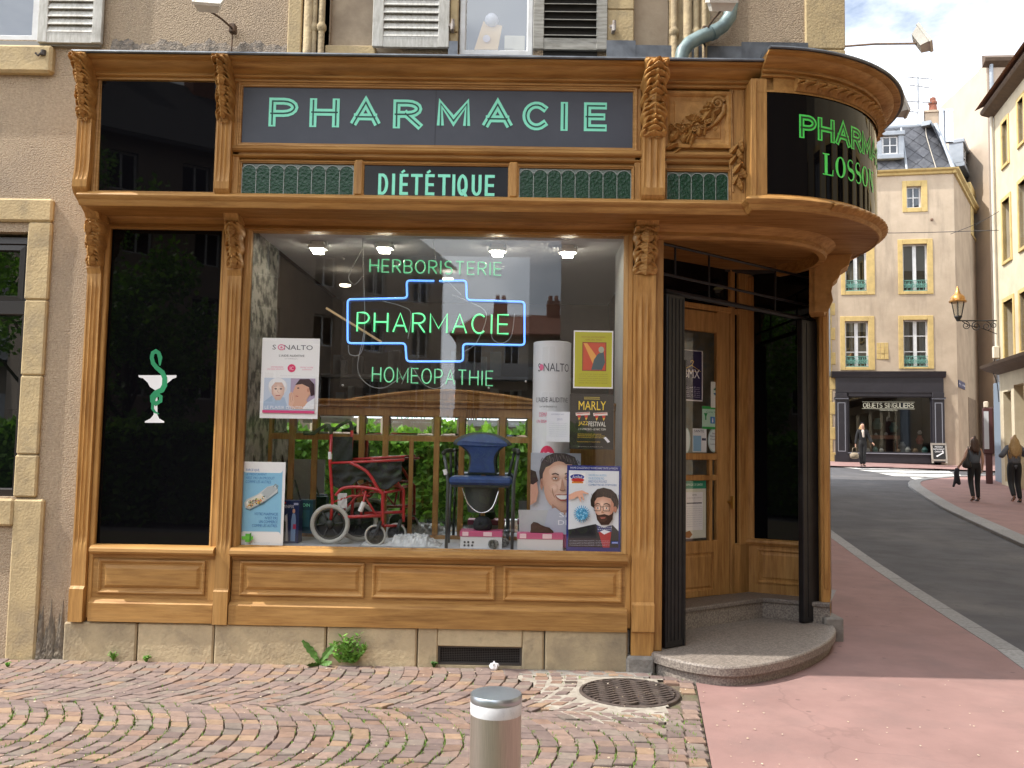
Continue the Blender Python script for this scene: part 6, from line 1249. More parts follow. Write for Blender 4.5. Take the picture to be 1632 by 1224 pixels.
# boxes and small goods
def shoebox(label, px0, px1, pyt, pyl, y, lid, dep=.2):
    x0, z1 = FAC.px(px0, pyt, y); x1 = FAC.px(px1, pyt, y)[0]; t = thing('shoe_box', label, 'box', 'shoe boxes in the window', loc=((x0+x1)/2, y+.1, FZ)); zl = FAC.px(px0, pyl, y)[1]
    m = MB(); m.box(x0+.004, x1-.004, y+.004, y+dep, FZ, z1-.004); m.build('box_body', mat('shoebox_white', (.62, .61, .62), rough=.6), t)
    m = MB(); m.box(x0, x1, y, y+dep+.004, zl, z1, c=.002); l = m.build('lid', mat('shoebox_pink', (.52, .09, .2), rough=.5), t); g = MB()
    for a, b in ((.06, .2), (.55, .75)): g.box(x0+(x1-x0)*a, x0+(x1-x0)*b, y-.002, y-.0005, zl+.006, z1-.006)
    g.build('logo_patch', flat('#e9c9cf'), l); return t, x0, x1, y, z1, zl
t, x0, x1, y, z1, zl = shoebox('white shoe box with pink lid under the commode chair', 733, 801, 846, 855, .12, 0)
m = MB(); rr = random.Random(6)
for i in range(3):
    for j in range(2): a = x0+.035+i*.032; m.lathe([(.001, -.002), (.009, -.002), (.009, 0)], 8, (a+rr.uniform(-.004, .004), y+.003, FZ+.02+.024*j), axis='y')
m.build('printed_picture', flat('#4b4a4c'), t)
m = MB(); cxm_ = FAC.px(769, 830, .2)[0]; m.lathe([(.055, 0), (.072, .012), (.075, .045), (.06, .085), (.03, .105), (.001, .11)], 20, (cxm_, .22, z1)); m.box(cxm_-.03, cxm_+.0, .145, .16, z1+.04, z1+.07, c=.004); tag(m.build('black_cap', mat('black_cloth', (.012, .012, .018), rough=.8), smooth=True), 'round black cap on the shoe box under the chair', 'cap')
t, x0, x1, y, z1, zl = shoebox('white shoe box with pink lid and a brown shoe on top', 824, 898, 849, 859, .055, 0, .105)
m = MB(); a, b, c_, d = FAC.rect(828, 813, 876, 850, .15); m.add([(a, .152, z1), (b, .152, z1), (b-.01, .164, d), (a-.01, .164, d)], [(0, 1, 2, 3)]); m.build('open_flap', mat('flap_grey', (.5, .5, .52), rough=.5), t)
m = MB(); sx0, sx1 = FAC.px(846, 840, .1)[0], FAC.px(881, 840, .1)[0]; prof = [(0, .055, .03), (.12, .075, .036), (.3, .07, .036), (.45, .055, .034), (.65, .042, .04), (.85, .034, .04), (1, .012, .02)]; vs = []
for t_, h, w in prof: vs += [(sx0+(sx1-sx0)*t_, .105+w*cos(k*pi/6), z1+.004+h*sin(k*pi/6)) for k in range(7)]
m.add(vs, [(i*7+k, i*7+k+1, (i+1)*7+k+1, (i+1)*7+k) for i in range(6) for k in range(6)]+[tuple(range(7))]); m.box(sx0-.004, sx1+.006, .066, .146, z1, z1+.012, c=.004); tag(m.build('brown_shoe', mat('brown_suede', (.075, .03, .018), (.05, .02, .013), scale=30, rough=.8), smooth=40), 'dark brown slip-on shoe on the right shoe box', 'shoe')
m = MB(); a = cq(784, 868, .10); b = cq(805, 860, .22); 
for k in range(3): m.tube([(a[0], a[1], FZ+.034), (b[0], b[1]+.05, FZ+.034)], .034-.009*k, 18, caps=False)
tag(m.build('rolled_magazine', mat('printed_roll', (.35, .36, .33), (.1, .1, .1), scale=40, rough=.6, lo=.45, hi=.55)), 'rolled grey magazine lying beside the shoe box', 'magazine')
m = MB(); rr = random.Random(17); n1, n2 = 40, 14; vs = []
for i in range(n1+1):
    for j in range(n2+1):
        x = FAC.px(575+128*i/n1, 860, .2)[0]; y = .1+.3*j/n2; e = min(1, i/5, (n1-i)/5)*min(1, j/3, (n2-j)/3); vs.append((x, y, FZ+.003+max(0, e)*(.028+.03*abs(sin(i*.8+j*1.1))*rr.uniform(.4, 1)+.03*(i > 16 and i < 34))))
m.add(vs, [(i*(n2+1)+j, (i+1)*(n2+1)+j, (i+1)*(n2+1)+j+1, i*(n2+1)+j+1) for i in range(n1) for j in range(n2)]); tag(m.build('plastic_wrap', mat('crumpled_plastic', (.55, .56, .57), (.4, .41, .42), scale=20, rough=.12, spec=.8)), 'crumpled clear plastic wrap on the window floor by the wheelchair', 'plastic wrap')
p = Print('product_box', 'dark blue boxed walking aid standing beside the pale blue poster', 'box', FAC, (449, 798, 476, 866), .22, '#1e2a5c', th=.12)
p.text('MINIFIX', .05, .10, .7, .17, '#dfe3f0').rect(.68, .05, .95, .10, '#b9c0dd').oval(.12, .05, .1, .03, '#b33')
p.poly([(.08, .95), (.18, .35), (.32, .30), (.42, .95)], '#a9adb8').line([(.14, .95), (.22, .35)], .006, '#e6e6ea').line([(.34, .95), (.28, .35)], .006, '#e6e6ea').poly([(.55, .95), (.56, .45), (.62, .30), (.78, .30), (.84, .45), (.82, .95)], '#7f9cc6').oval(.70, .24, .08, .055, SKIN).rect(.68, .55, .85, .66, '#c23b5f').done()
p = Print('product_box', 'teal box standing behind the dark blue boxed walking aid', 'box', FAC, (474, 797, 498, 850), .42, '#1d4452', th=.1); p.rect(.25, .3, .8, .8, '#2f6070').text('SOIN', .2, .1, .8, .2, '#9fc').done()
m = MB(); m.tube([cq(392, 690, .3), cq(396, 712, .3), cq(404, 730, .3), cq(420, 790, .34), cq(432, 868, .36)], .011, 8); m.tube([cq(388, 695, .3), cq(394, 700, .3), cq(408, 692, .3)], .013, 8); tag(m.build('walking_stick', mat('dark_stick', (.05, .035, .03), rough=.4), smooth=True), 'dark walking stick leaning in the left corner of the display window', 'walking stick')
m = MB(); m.tube([cq(470, 765, .4), cq(480, 800, .4)], .008, 6); m.tube([cq(452, 862, .2), cq(456, 800, .25)], .009, 8); tag(m.build('crutch', BLK), 'thin black crutch behind the dark blue box', 'crutch')
# ------------------------------------------------------------------ notices on the entrance door (stuck inside the glass)
DD = .028
p = Print('poster', 'dark purple poster with a coat hanger on the entrance door', 'poster', DW, (1087, 558, 1120, 639), DD, '#dcd9e0', th=.002)
p.rect(.03, .015, .95, .975, '#241c47').line([(.42, .25), (.42, .215), (.48, .20), (.55, .225), (.5, .27), (.45, .30)], .006, '#d9b24a').line([(.02, .41), (.45, .30), (.9, .41), (.02, .425)], .006, '#d9b24a').text('BMX', .08, .38, .84, .55, '#f1eef5')
for i in range(6): p.text('Théâtre et Musique' if i % 2 else 'Mercredi 20 mai', .12, .72+.038*i, .85, .742+.038*i, '#bdb4d6')
p.done()
p = Print('notice', 'narrow white notice with a green and blue emblem on the door', 'notice', DW, (1133, 609, 1152, 650), DD-.006, '#e6ebe6', th=.002); p.oval(.5, .37, .36, .22, '#cfe3d8').poly([(.2, .3), (.45, .18), (.45, .35)], '#2e7d6a').poly([(.8, .3), (.55, .18), (.55, .35)], '#2f6d9a').poly([(.2, .45), (.45, .57), (.45, .4)], '#2f6d9a').poly([(.8, .45), (.55, .57), (.55, .4)], '#2e7d6a'); p.done()
p = Print('notice', 'green edged square notice with a blue logo on the door', 'notice', DW, (1119, 648, 1151, 684), DD-.004, '#b9e0cf', th=.002); p.rect(0, .0, 1, .12, '#3fae5a').rect(0, .9, 1, 1, '#3fae5a').text('Carte Vitale', .2, .2, .9, .28, '#3d9b69').poly([(.08, .3), (.26, .3), (.2, .45), (.2, .6), (.14, .6), (.14, .45)], '#2f9d55').rect(.4, .45, .62, .75, '#3a84c6').text('i', .47, .5, .55, .7, '#eef').text('mutualité', .66, .62, .92, .7, '#3a84c6').text('assurance', .66, .74, .92, .8, '#3a84c6').done()
p = Print('sticker', 'rounded blue and white sticker on the door', 'sticker', DW, (1104, 683, 1126, 721), DD-.002, '#e8eef4', th=.002); p.rect(.03, .3, .6, .95, '#8fbce0').text('SANTE', .1, .05, .8, .16, '#557').rect(.65, .4, .95, .5, '#446').done()
for (cx0, cy0, rx, ry, lab) in ((1138, 702, 10, 19, 'oval white sticker lettered in blue on the right of the door'), (1094, 702, 6, 20, 'pale oval sticker half hidden by the folded black shutter')):
    x0, x1, z0, z1 = DW.rect(cx0-rx, cy0-ry, cx0+rx, cy0+ry, DD); t = thing('sticker', lab, 'sticker', loc=tuple(DW.w((x0+x1)/2, DD, z0))); m = MB(DW.M); m.poly(arc((x0+x1)/2, (z0+z1)/2, (x1-x0)/2, (z1-z0)/2, 0, 360, 28)[:-1], DD, DD-.002); m.build('disc', flat('#dbe9ec'), t)
    m = MB(DW.M); m.ribbon(arc((x0+x1)/2, (z0+z1)/2, (x1-x0)/2-.006, (z1-z0)/2-.006, 0, 360, 28)[:-1], .006, DD-.003, closed=True); m.build('ring', flat('#9cc7c4'), t)
    if rx > 8:
        m = MB(DW.M); a, b = x0+.03, x1-.03; h = z1-z0
        for i, s_ in enumerate(('Ici', 'Pharmacien', 'Conseil')): text(m, s_, a+(.03 if i == 0 else 0), b-(.03 if i == 0 else 0), z1-h*(.24+.12*i), z1-h*(.17+.12*i), DD-.0035)
        text(m, 'mutuelles', a, b, z0+h*.32, z0+h*.38, DD-.0035); m.build('lettering', flat('#33527a'), t)
p = Print('notice', 'framed white notice with a green heading low on the door', 'notice', DW, (1087, 766, 1125, 858), DD-.004, '#d9ddd2', th=.003); p.rect(0, 0, 1, .14, '#2f8f72').text('PHARMACIES DE GARDE', .05, .05, .85, .09, '#d6f0e4').rect(.12, .20, .86, .86, '#eef0f4').text('avis', .42, .23, .6, .26, '#556').rect(.18, .38, .82, .4, '#4a4f60')
for i in range(10): p.text('liste des pharmacies ouvertes la nuit et le dimanche', .18, .44+.038*i, .82, .455+.038*i, '#9aa0b4')
p.text('ordre des pharmaciens', .2, .29, .8, .31, '#667').poly([(.05, .9), (.3, .86), (.42, .93), (.3, .99), (.05, .97)], '#a7794a').done()
m = MB(DW.M); a, b, c_, d = DW.rect(1062, 526, 1143, 863); m.box(a-.1, b+.5, .5, .55, .3, 3.2); m.build('shop_shelf', mat('shelf_mix', (.16, .13, .10), (.30, .27, .22), scale=4, rough=.7, c3=(.1, .2, .3), c3scale=6, c3amt=.6), disp)
m = MB(); m.box(1.08, 1.12, .95, 3.4, .2, 3.24); m.box(1.0, 2.9, 2.6, 2.7, .2, 3.24); m.box(1.12, 2.3, 1.75, 2.6, .2, .21); m.box(1.0, 2.6, 1.5, 2.7, 3.22, 3.26); m.build('lobby_wall', DARKROOM, bld)
# ------------------------------------------------------------------ the street beyond: corner shop building, yellow building, lantern, signs
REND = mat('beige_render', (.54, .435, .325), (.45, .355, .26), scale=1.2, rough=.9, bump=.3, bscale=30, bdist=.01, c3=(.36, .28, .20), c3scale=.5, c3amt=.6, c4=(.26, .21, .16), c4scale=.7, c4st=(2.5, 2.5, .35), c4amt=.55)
REND2 = mat('yellow_render', (.60, .525, .385), (.50, .43, .31), scale=1.5, rough=.9, bump=.3, bscale=30, bdist=.01, c3=(.45, .35, .2), c3scale=.6, c3amt=.4)
SURR = mat('yellow_surround', (.60, .44, .18), (.50, .36, .14), scale=4, rough=.85, bump=.4, bscale=30, c3=(.35, .27, .15), c3scale=2, c3amt=.4)
SLATE = mat('roof_slate', (.050, .052, .062), (.085, .088, .10), scale=6, rough=.5, rnd=.3, bump=.2, bscale=40)
DARKBLUE = mat('dark_shopfront', (.030, .028, .036), (.022, .021, .027), scale=4, rough=.45)
FGL = glass_mat('far_glass', tint=(.32, .35, .38), f0=.10, bump=.02); SHG = glass_mat('shop_glass', tint=(.55, .57, .57), f0=.07)
RAIL = mat('green_ironwork', (.10, .27, .22), (.16, .36, .30), scale=10, rough=.7)
ZG = mat('pale_zinc', (.34, .37, .41), (.27, .3, .34), scale=3, rough=.55, metal=.2)
OB = Fr((13.0, 29.3), -11)
def pr(fr, r, d=0): return fr.rect(*r, d)
ob = thing('corner_shop_building', 'beige corner building with slate mansard roof above the dark gift shop', 'building', loc=tuple(OB.w(3, 0, 1.1)))
xl, xr = OB.px(1314, 500)[0], OB.px(1524, 500)[0]; ze = OB.px(1460, 271)[1]; zr = OB.px(1460, 200, .9)[1]; zg = .3
wins = [((1445, 297, 1468, 331), (1438, 288, 1478, 338), 0), ((1347, 390, 1381, 464), (1340, 380, 1394, 470), 1), ((1439, 389, 1478, 464), (1431, 381, 1487, 469), 1), ((1347, 512, 1384, 585), (1339, 504, 1394, 590), 2), ((1440, 510, 1479, 585), (1432, 503, 1488, 588), 2)]
holes = [pr(OB, w[0]) for w in wins]; shopo = pr(OB, (1334, 596, 1503, 736)); zs0 = OB.px(1420, 736)[1]
M_ = MB(OB.M); wall_holes(M_, xl, xr, zg, ze, holes+[(shopo[0]+.1, shopo[1]-.1, zg, shopo[3]-.2)], 0, .35); M_.box(xl+.3, xr-.6, 3.2, 3.4, zg, ze); M_.build('wall', REND, ob)
corner = OB.w(xr, 0, 0); OS = Fr((corner.x, corner.y), 56); LS = 12
swin = [((1551, 322, 1562, 384), (1547, 314, 1567, 390)), ((1566, 530, 1575, 566), (1563, 524, 1579, 572))]
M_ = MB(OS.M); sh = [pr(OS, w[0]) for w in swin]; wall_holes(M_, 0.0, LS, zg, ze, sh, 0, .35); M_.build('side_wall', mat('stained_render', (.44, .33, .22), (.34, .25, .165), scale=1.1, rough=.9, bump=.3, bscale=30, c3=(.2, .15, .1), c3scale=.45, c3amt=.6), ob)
def surround(fr, w, s, par, d=-.03, sill=True):
    a, b, c, e = pr(fr, w); A, B, C, E = pr(fr, s)
    for x0, x1, z0, z1 in ((A, a, C, E), (b, B, C, E), (a, b, e, E), (a, b, C, c)):
        if x1-x0 > .01 and z1-z0 > .01: m = MB(fr.M); m.box(x0+.002, x1-.002, d, .12, z0+.002, z1-.002, c=.01); m.build('stone_surround', SURR, par)
    return a, b, c, e
_nc = [0]
def casement2(fr, r, par, bars, y=.14, fm=None):
    a, b, c, e = r; w = .055; m = MB(fr.M); m.rings(a, b, c, e, [(0, y+.05), (0, y), (w, y-.004), (w, y+.05)], cap=False)
    if b-a > .7: xm = (a+b)/2; m.box(xm-.07, xm+.07, y-.012, y+.04, c+.02, e-.02)
    for k in range(bars): z = c+(e-c)*(k+1)/(bars+1); m.box(a+w, b-w, y+.0, y+.03, z-.02, z+.02)
    o = m.build('window', WINWHITE, par); g = MB(fr.M); g.add([(a, y+.02, c), (b, y+.02, c), (b, y+.02, e), (a, y+.02, e)], [(0, 1, 2, 3)]); g.build('pane', FGL, o)
    g = MB(fr.M); g.box(a-.2, b+.2, .8, .85, c-.2, e+.2); g.build('room_back', DARKROOM, par); _nc[0] += 1
    if _nc[0] in (2, 3, 4, 6): g = MB(fr.M); h = (e-c)*(.22, .3, .2, .55)[_nc[0] % 4]; g.box(a+.03, b-.03, .2, .21, e-h, e); g.build('blind', mat('pale_blind', (.55, .53, .48), rough=.8), par)
    if _nc[0] in (1, 5): 
        for x0_, x1_ in ((a+.03, a+(b-a)*.3), (b-(b-a)*.3, b-.03)):
            g = MB(fr.M); n_ = 8; g.add([(x0_+(x1_-x0_)*k/n_, .22+.03*(k % 2), z_) for k in range(n_+1) for z_ in (c, e)], [(2*k, 2*k+2, 2*k+3, 2*k+1) for k in range(n_)]); g.build('curtain', mat('net_curtain', (.6, .58, .55), rough=.9), par)
    return o
for (w, s, k) in wins:
    r = surround(OB, w, s, ob); casement2(OB, r, ob, {0: 1, 1: 0, 2: 2}[k])
    if k == 0: a, b, c, e = r; g = MB(OB.M); g.box((a+b)/2-.02, (a+b)/2+.02, .128, .16, c, e); g.build('mullion', WINWHITE, ob)
    if k:                                                  # ironwork guard rail of scrolls
        a, b, c, e = r; h = (e-c)*.23; m = MB(OB.M); m.tube([(a, .02, c+h), (b, .02, c+h)], .014, 6); m.tube([(a, .02, c+.03), (b, .02, c+.03)], .014, 6); n = 6
        for i in range(n):
            x0 = a+(b-a)*(i+.5)/n; q_ = (b-a)/n
            for sg in (-1, 1): m.tube([(x0+sg*q_*.22*(1-j/16*.6)*cos(j*.55+1.6)+sg*q_*.18, .02, c+.03+h*.5+h*.34*(1-j/18)*sin(j*.55+1.6)) for j in range(15)], .011, 5)
            m.tube([(x0-q_/2, .02, c+.02), (x0-q_/2, .02, c+h)], .008, 5); m.lathe([(.001, -.01), (.025, 0), (.001, .01)], 6, (x0, .015, c+.03+h*.5), axis='y')
        m.build('railing', RAIL, ob)
for w, s in swin: r = surround(OS, w, s, ob); casement2(OS, r, ob, 1)
a, b, c, e = pr(OS, (1561, 428, 1573, 453)); m = MB(OS.M); m.box(a, b, -.02, .02, c, e); m.build('blocked_window', SURR, ob)
a, b, c, e = pr(OS, (1544, 636, 1556, 735)); m = MB(OS.M); m.box(a, b, -.02, .02, c, e, c=.01); m.build('side_door', mat('brown_door', (.22, .15, .09), (.15, .1, .06), scale=5, rough=.7), ob)
a, b, c, e = pr(OB, (1397, 546, 1416, 573)); m = MB(OB.M)
for i in range(3):
    for j in range(3): m.box(a+(b-a)*i/3+.005, a+(b-a)*(i+1)/3-.005, -.012-.012*((i*j+i) % 3), .02, c+(e-c)*j/3+.005, c+(e-c)*(j+1)/3-.005, c=.01)
m.build('bare_stone_patch', SURR, ob)
m = MB(OB.M)                                               # quoins of the left edge
for i in range(14): z0 = 1.0+i*.52; m.box(xl-.02, xl+(.28 if i % 2 else .42), -.02, .05, z0, z0+.51, c=.012)
m.build('quoins', SURR, ob)
m = MB(OB.M); x = OB.px(1321, 560)[0]; m.tube([(x, -.09, OB.px(1321, 600)[1]), (x, -.09, ze)], .05, 8); m.build('downpipe', ZG, ob)
m = MB(OB.M); m.sweep([(xl, 0), (xr+.12, 0)], [(0, ze-.22), (.08, ze-.2), (.10, ze-.12), (.2, ze-.06), (.22, ze), (0, ze+.02)]); m.build('eave_cornice', SURR, ob); m = MB(OS.M); m.sweep([(-.12, 0), (LS, 0)], [(0, ze-.22), (.08, ze-.2), (.10, ze-.12), (.2, ze-.06), (.22, ze), (0, ze+.02)]); m.build('eave_cornice', SURR, ob)
SLP = .9
def mansard(fr, x0, x1, i0, i1, cut=None):                # inclined slates laid diagonally
    m = MB(fr.M); m.add([(x0, .05, ze), (x1, .05, ze), (x1-i1, SLP, zr), (x0+i0, SLP, zr)], [(0, 1, 2, 3)]); r = m.build('mansard_slope', mat('slate_bed', (.03, .03, .035), rough=.8), ob)
    s = .62; n = Vector((0, -(zr-ze), SLP-.05)).normalized(); L = sqrt((zr-ze)**2+(SLP-.05)**2); mesh = None; u = 0; q = 0
    nx = int((x1-x0)/s)+2; nz = int(L/(s/2))+2; bed = MB(fr.M)
    for j in range(nz):
        for i in range(nx):
            cx_ = x0+s*(i+(.5 if j % 2 else 0)); t = (j*.5)*s/L*1.0
            P = []
            for du, dv in ((0, -.5), (.5, 0), (0, .5), (-.5, 0)):
                xx = cx_+du*s*.97; tt = t+dv*s*.97/L; tt = max(.0, min(1, tt)); lo = x0+i0*tt+.03; hi = x1-i1*tt-.03; xx = max(lo, min(hi, xx)); lift = .012+(.02 if dv < 0 else 0)
                P.append((xx, .05+(SLP-.05)*tt-lift, ze+(zr-ze)*tt+.01))
            if len({(round(p[0], 2), round(p[2], 2)) for p in P}) < 3: continue
            k = MB(fr.M); k.add(P, [(0, 1, 2, 3)]); k.build('slate', SLATE, r)
    return r
mansard(OB, xl, xr, .2, .45); mansard(OS, 0, LS, .1, .2)
m = MB(OB.M); m.sweep([(xl, SLP), (xr-.4, SLP)], [(-.3, zr-.16), (.03, zr-.16), (.08, zr-.06), (.08, zr+.02), (-.3, zr+.04)]); a = OB.w(xr-.42, SLP, 0); m.build('zinc_ridge', ZG, ob); m = MB(OS.M); m.sweep([(.1, SLP), (LS-.3, SLP)], [(-.3, zr-.16), (.03, zr-.16), (.08, zr-.06), (.08, zr+.02), (-.3, zr+.04)]); m.build('zinc_ridge', ZG, ob)
m = MB(OB.M); m.tube([(xr-.0, .03, ze), (xr-.42, SLP-.03, zr)], .09, 6); m.build('zinc_strip', ZG, ob); m = MB(OB.M); xx = OB.px(1441, 240, .4)[0]; m.tube([(xx, .0, ze), (xx, SLP-.05, zr-.1)], .05, 6); m.build('zinc_strip', ZG, ob)
m = MB(OB.M); p1 = OB.px(1481, 200, .5); m.tube(catmull([(p1[0]-.05, SLP-.08, zr), (p1[0]-.1, .6, ze+1.7), (p1[0]+.0, .35, ze+.9), (p1[0]+.12, .02, ze)], 5), .018, 5); m.build('loose_cable', mat('pale_cable', (.5, .45, .38), rough=.7), ob)
pk = OB.w((xl+xr)/2-.6, 4.5, zr+1.15); m = MB(); cs = [OB.w(xl, SLP, zr+.02), OB.w(xr-.4, SLP, zr+.02), OS.w(LS-.3, SLP, zr+.02), OB.w(xl, 9, zr+.02)]; m.add([tuple(c_) for c_ in cs]+[tuple(pk)], [(0, 1, 4), (1, 2, 4), (2, 3, 4), (3, 0, 4)]); m.build('roof', mat('old_roof_tiles', (.30, .24, .215), (.20, .17, .16), scale=3, rough=.8, stretch=(6, 1, 1)), ob)
def dormer(fr, r, par, y0=0):
    a, b, c, e = pr(fr, r, .2); m = MB(fr.M); m.box(a-.22, b+.22, y0, .9, c-.22, c-.02, c=.02); m.box(a-.22, a-.02, y0+.05, .9, c-.02, e+.02); m.box(b+.02, b+.22, y0+.05, .9, c-.02, e+.02); m.box(a-.26, b+.26, y0-.02, .9, e+.02, e+.2, c=.02); d_ = m.build('dormer', ZG, par)
    casement2(fr, (a, b, c, e), par, 1, y=y0+.12); m = MB(fr.M); m.box((a+b)/2-.02, (a+b)/2+.02, y0+.11, y0+.15, c, e); m.build('mullion', WINWHITE, par)
dormer(OB, (1405, 219, 1430, 247), ob); dormer(OS, (1540, 240, 1549, 268), ob, .25)
# chimneys and aerial
m = MB(OB.M); a, zc0 = OB.px(1474, 196, 3); b, _ = OB.px(1497, 196, 3); zc1 = OB.px(1485, 179, 3)[1]; m.box(a, b, 3, 3.7, zr-.3, zc1, c=.02); m.box(a-.05, b+.05, 2.95, 3.75, zc1, zc1+.1); ch_ = m.build('chimney', REND, ob)
x, z1 = OB.px(1487, 156, 3.3); m = MB(OB.M); m.lathe([(.2, zc1+.1), (.16, z1-.3), (.2, z1-.28), (.2, z1-.2), (.14, z1-.15), (.13, z1), (.02, z1+.06)], 12, (x, 3.35, 0)); m.build('chimney_pot', mat('terracotta', (.24, .085, .05), rough=.8), ch_)
for px_ in (1468, 1500, 1509, 1514): x, z1 = OB.px(px_, 178, 3); m = MB(OB.M); m.lathe([(.12, zr-.1), (.12, z1), (.14, z1), (.14, z1+.08), (.01, z1+.1)], 10, (x, 3, 0)); m.build('flue', mat('steel_flue', (.6, .62, .65), metal=.8, rough=.35), ob)
def aerial(label, fr, px_, y0, y1, d):
    x, za = fr.px(px_, y0, d); _, zb = fr.px(px_, y1, d); s = (zb-za)/70
    m = MB(fr.M); m.tube([(x, d, za), (x, d, zb)], .045, 6)
    for k, (dz, w) in enumerate(((.96, 18), (.8, 14), (.5, 22), (.3, 20))):
        z = za+(zb-za)*dz; m.tube([(x-w*s*.7, d, z+s*3), (x+w*s, d, z-s*2)], .026, 5)
        for q_ in range(6): xx = x-w*s*.7+w*s*1.7*q_/5; m.tube([(xx, d-.25, z+s*3-s*5*q_/5), (xx, d+.25, z+s*3-s*5*q_/5)], .01, 4)
    return tag(m.build('aerial', mat('aerial_metal', (.3, .31, .33), metal=.5, rough=.5)), label, 'aerial')
aerial('television aerial standing beside the chimney of the slate roofed building', OB, 1464, 205, 122, 3.2)
# gift shop front
shp = thing('dark_shopfront', 'dark painted gift shop front with gold lettering across the street', 'shopfront', loc=tuple(OB.w(3, -.1, 1.13)))
def obx(m, r, y0, y1, c=.01): a, b, z0, z1 = pr(OB, r, (y0)); m.box(a, b, y0, y1, z0, z1, c=c)
m = MB(OB.M); obx(m, (1332, 597, 1504, 626), -.12, .1); a, b, z0, z1 = pr(OB, (1326, 592, 1508, 597), -.2); m.sweep([(a, 0), (b, 0)], [(0, z0-.12), (.14, z0-.1), (.2, z0), (.24, z1), (0, z1+.03)]); obx(m, (1352, 626, 1486, 632), -.1, .1); m.build('fascia', DARKBLUE, shp)
LB = mat('pale_line', (.25, .26, .30), rough=.5)
for r in ((1332, 626, 1351, 737), (1487, 626, 1506, 737)):
    m = MB(OB.M); obx(m, r, -.16, .1); x0, x1, z0, z1 = pr(OB, r, -.16); m.box(x0-.04, x1+.04, -.2, .0, z1-.25, z1-.18); m.box(x0-.04, x1+.04, -.19, .0, z0, z0+.3); pl = m.build('pilaster', DARKBLUE, shp)
    m = MB(OB.M); m.rings(x0+.08, x1-.08, z0+.45, z1-.4, [(0, -.1605), (0, -.168), (.03, -.168), (.03, -.1605)], cap=False); m.box(x0-.042, x1+.042, -.204, -.2, z1-.26, z1-.24); m.build('moulding', LB, pl)
m = MB(OB.M); obx(m, (1350, 722, 1488, 738), -.1, .1); m.build('base_panel', DARKBLUE, shp); x0, x1, z0, z1 = pr(OB, (1350, 722, 1488, 738), -.1); m = MB(OB.M); m.box(x0, x1, -.14, -.1, z1-.04, z1); m.build('sill_line', LB, shp)
x0, x1, z0, z1 = pr(OB, (1351, 631, 1486, 723), -.02); m = MB(OB.M); m.rings(x0, x1, z0, z1, [(0, .05), (0, -.05), (.06, -.06), (.07, .0), (.07, .05)], cap=False); f_ = m.build('shop_window', DARKBLUE, shp); m = MB(OB.M); m.add([(x0, .0, z0), (x1, .0, z0), (x1, .0, z1), (x0, .0, z1)], [(0, 1, 2, 3)]); m.build('pane', SHG, f_)
m = MB(OB.M); a, b, c, e = pr(OB, (1376, 642.5, 1456, 649.5), -.02); GOLDP = mat('pale_gold_print', (.62, .62, .50), rough=.5)
W, tot = word('OBJETS SINGULIERS', .22, dict(LW, I=.08), .45); sc = (b-a)/tot; h = e-c
for i, L in enumerate(W):
    for si, st in enumerate(L): m.ribbon([(a+x*sc, c+z*h) for x, z in st], .02, -.012-.001*si, cap=.01)
for yy in (640.6, 651.4): A, B, C, E = pr(OB, (1374, yy-.25, 1458, yy+.25), -.02); m.box(A, B, -.014, -.012, C, E)
A, B, C, E = pr(OB, (1402, 652.5, 1430, 654.5), -.02); text(m, 'CADEAUX DECORATION', A, B, C, E, -.013); m.build('lettering', GOLDP, shp)
m = MB(OB.M); m.box(x0-.3, x1+.3, 2.4, 2.5, z0-.5, z1+.4); m.box(x0-.3, x0-.2, .1, 2.5, z0-.5, z1+.4); m.box(x1+.2, x1+.3, .1, 2.5, z0-.5, z1+.4); m.box(x0-.3, x1+.3, .1, 2.5, z1+.3, z1+.4); m.box(x0-.3, x1+.3, .06, 2.5, z0-.08, z0-.02); m.build('shop_interior', mat('shop_dim', (.07, .055, .045), (.05, .05, .045), scale=2, rough=.8), shp)
BROWNW = mat('brown_table', (.16, .06, .03), rough=.5)
t = thing('table', 'brown wooden table in the gift shop window', 'table', loc=tuple(OB.w(2.5, .8, z0))); a, b, c, e = pr(OB, (1381, 694, 1432, 720), .8); m = MB(OB.M); m.box(a, b, .5, 1.2, e-.15, e, c=.01); m.build('tabletop', BROWNW, t)
for xx in (a+.08, b-.14):
    for yy in (.55, 1.1): m = MB(OB.M); m.box(xx, xx+.07, yy, yy+.07, z0, e-.15); m.build('leg', BROWNW, t)
rr = random.Random(12); goods = MB(OB.M)
cols = [mat('goods_%s' % i, c_, rough=.5) for i, c_ in enumerate(((.35, .30, .2), (.10, .22, .2), (.30, .08, .05), (.42, .4, .36), (.2, .12, .06)))]
vn = 0
pots = (((1372, 720, 8, 0, .3), 'tan pot on the gift shop window floor, nearest the woman in black'), ((1383, 720, 6, 3, .3), 'low pale pot under the left end of the brown table'), ((1395, 720, 8, 1, .35), 'green pot under the brown table'), ((1405, 720, 6, 3, .3), 'low pale pot under the middle of the brown table'), ((1432, 721, 6, 4, .3), 'small brown pot by the right leg of the brown table'),
    ((1447, 721, 9, 3, .4), 'tall pale pot right of the brown table on the floor'), ((1459, 722, 8, 4, .3), 'brown pot below the big red vase'), ((1474, 722, 10, 1, .4), 'green vase at the right end of the gift shop window'), ((1412, 694, 5, 3, .8), 'small pale vase standing at the middle of the brown table top'), ((1396, 694, 4, 3, .8), 'tiny pale cup on the left of the brown table top'), ((1424, 689, 16, 1, 1.4), 'tall green vase behind the brown table'),
    ((1466, 708, 14, 2, .9), 'big red vase at the right of the gift shop window'), ((1466, 692, 6, 3, .9), 'small pale bowl above the big red vase'), ((1398, 684, 18, 1, 1.6), 'tall dark green vase at the back above the table'), ((1438, 716, 12, 3, .9), 'tall pale jar just right of the brown table'))
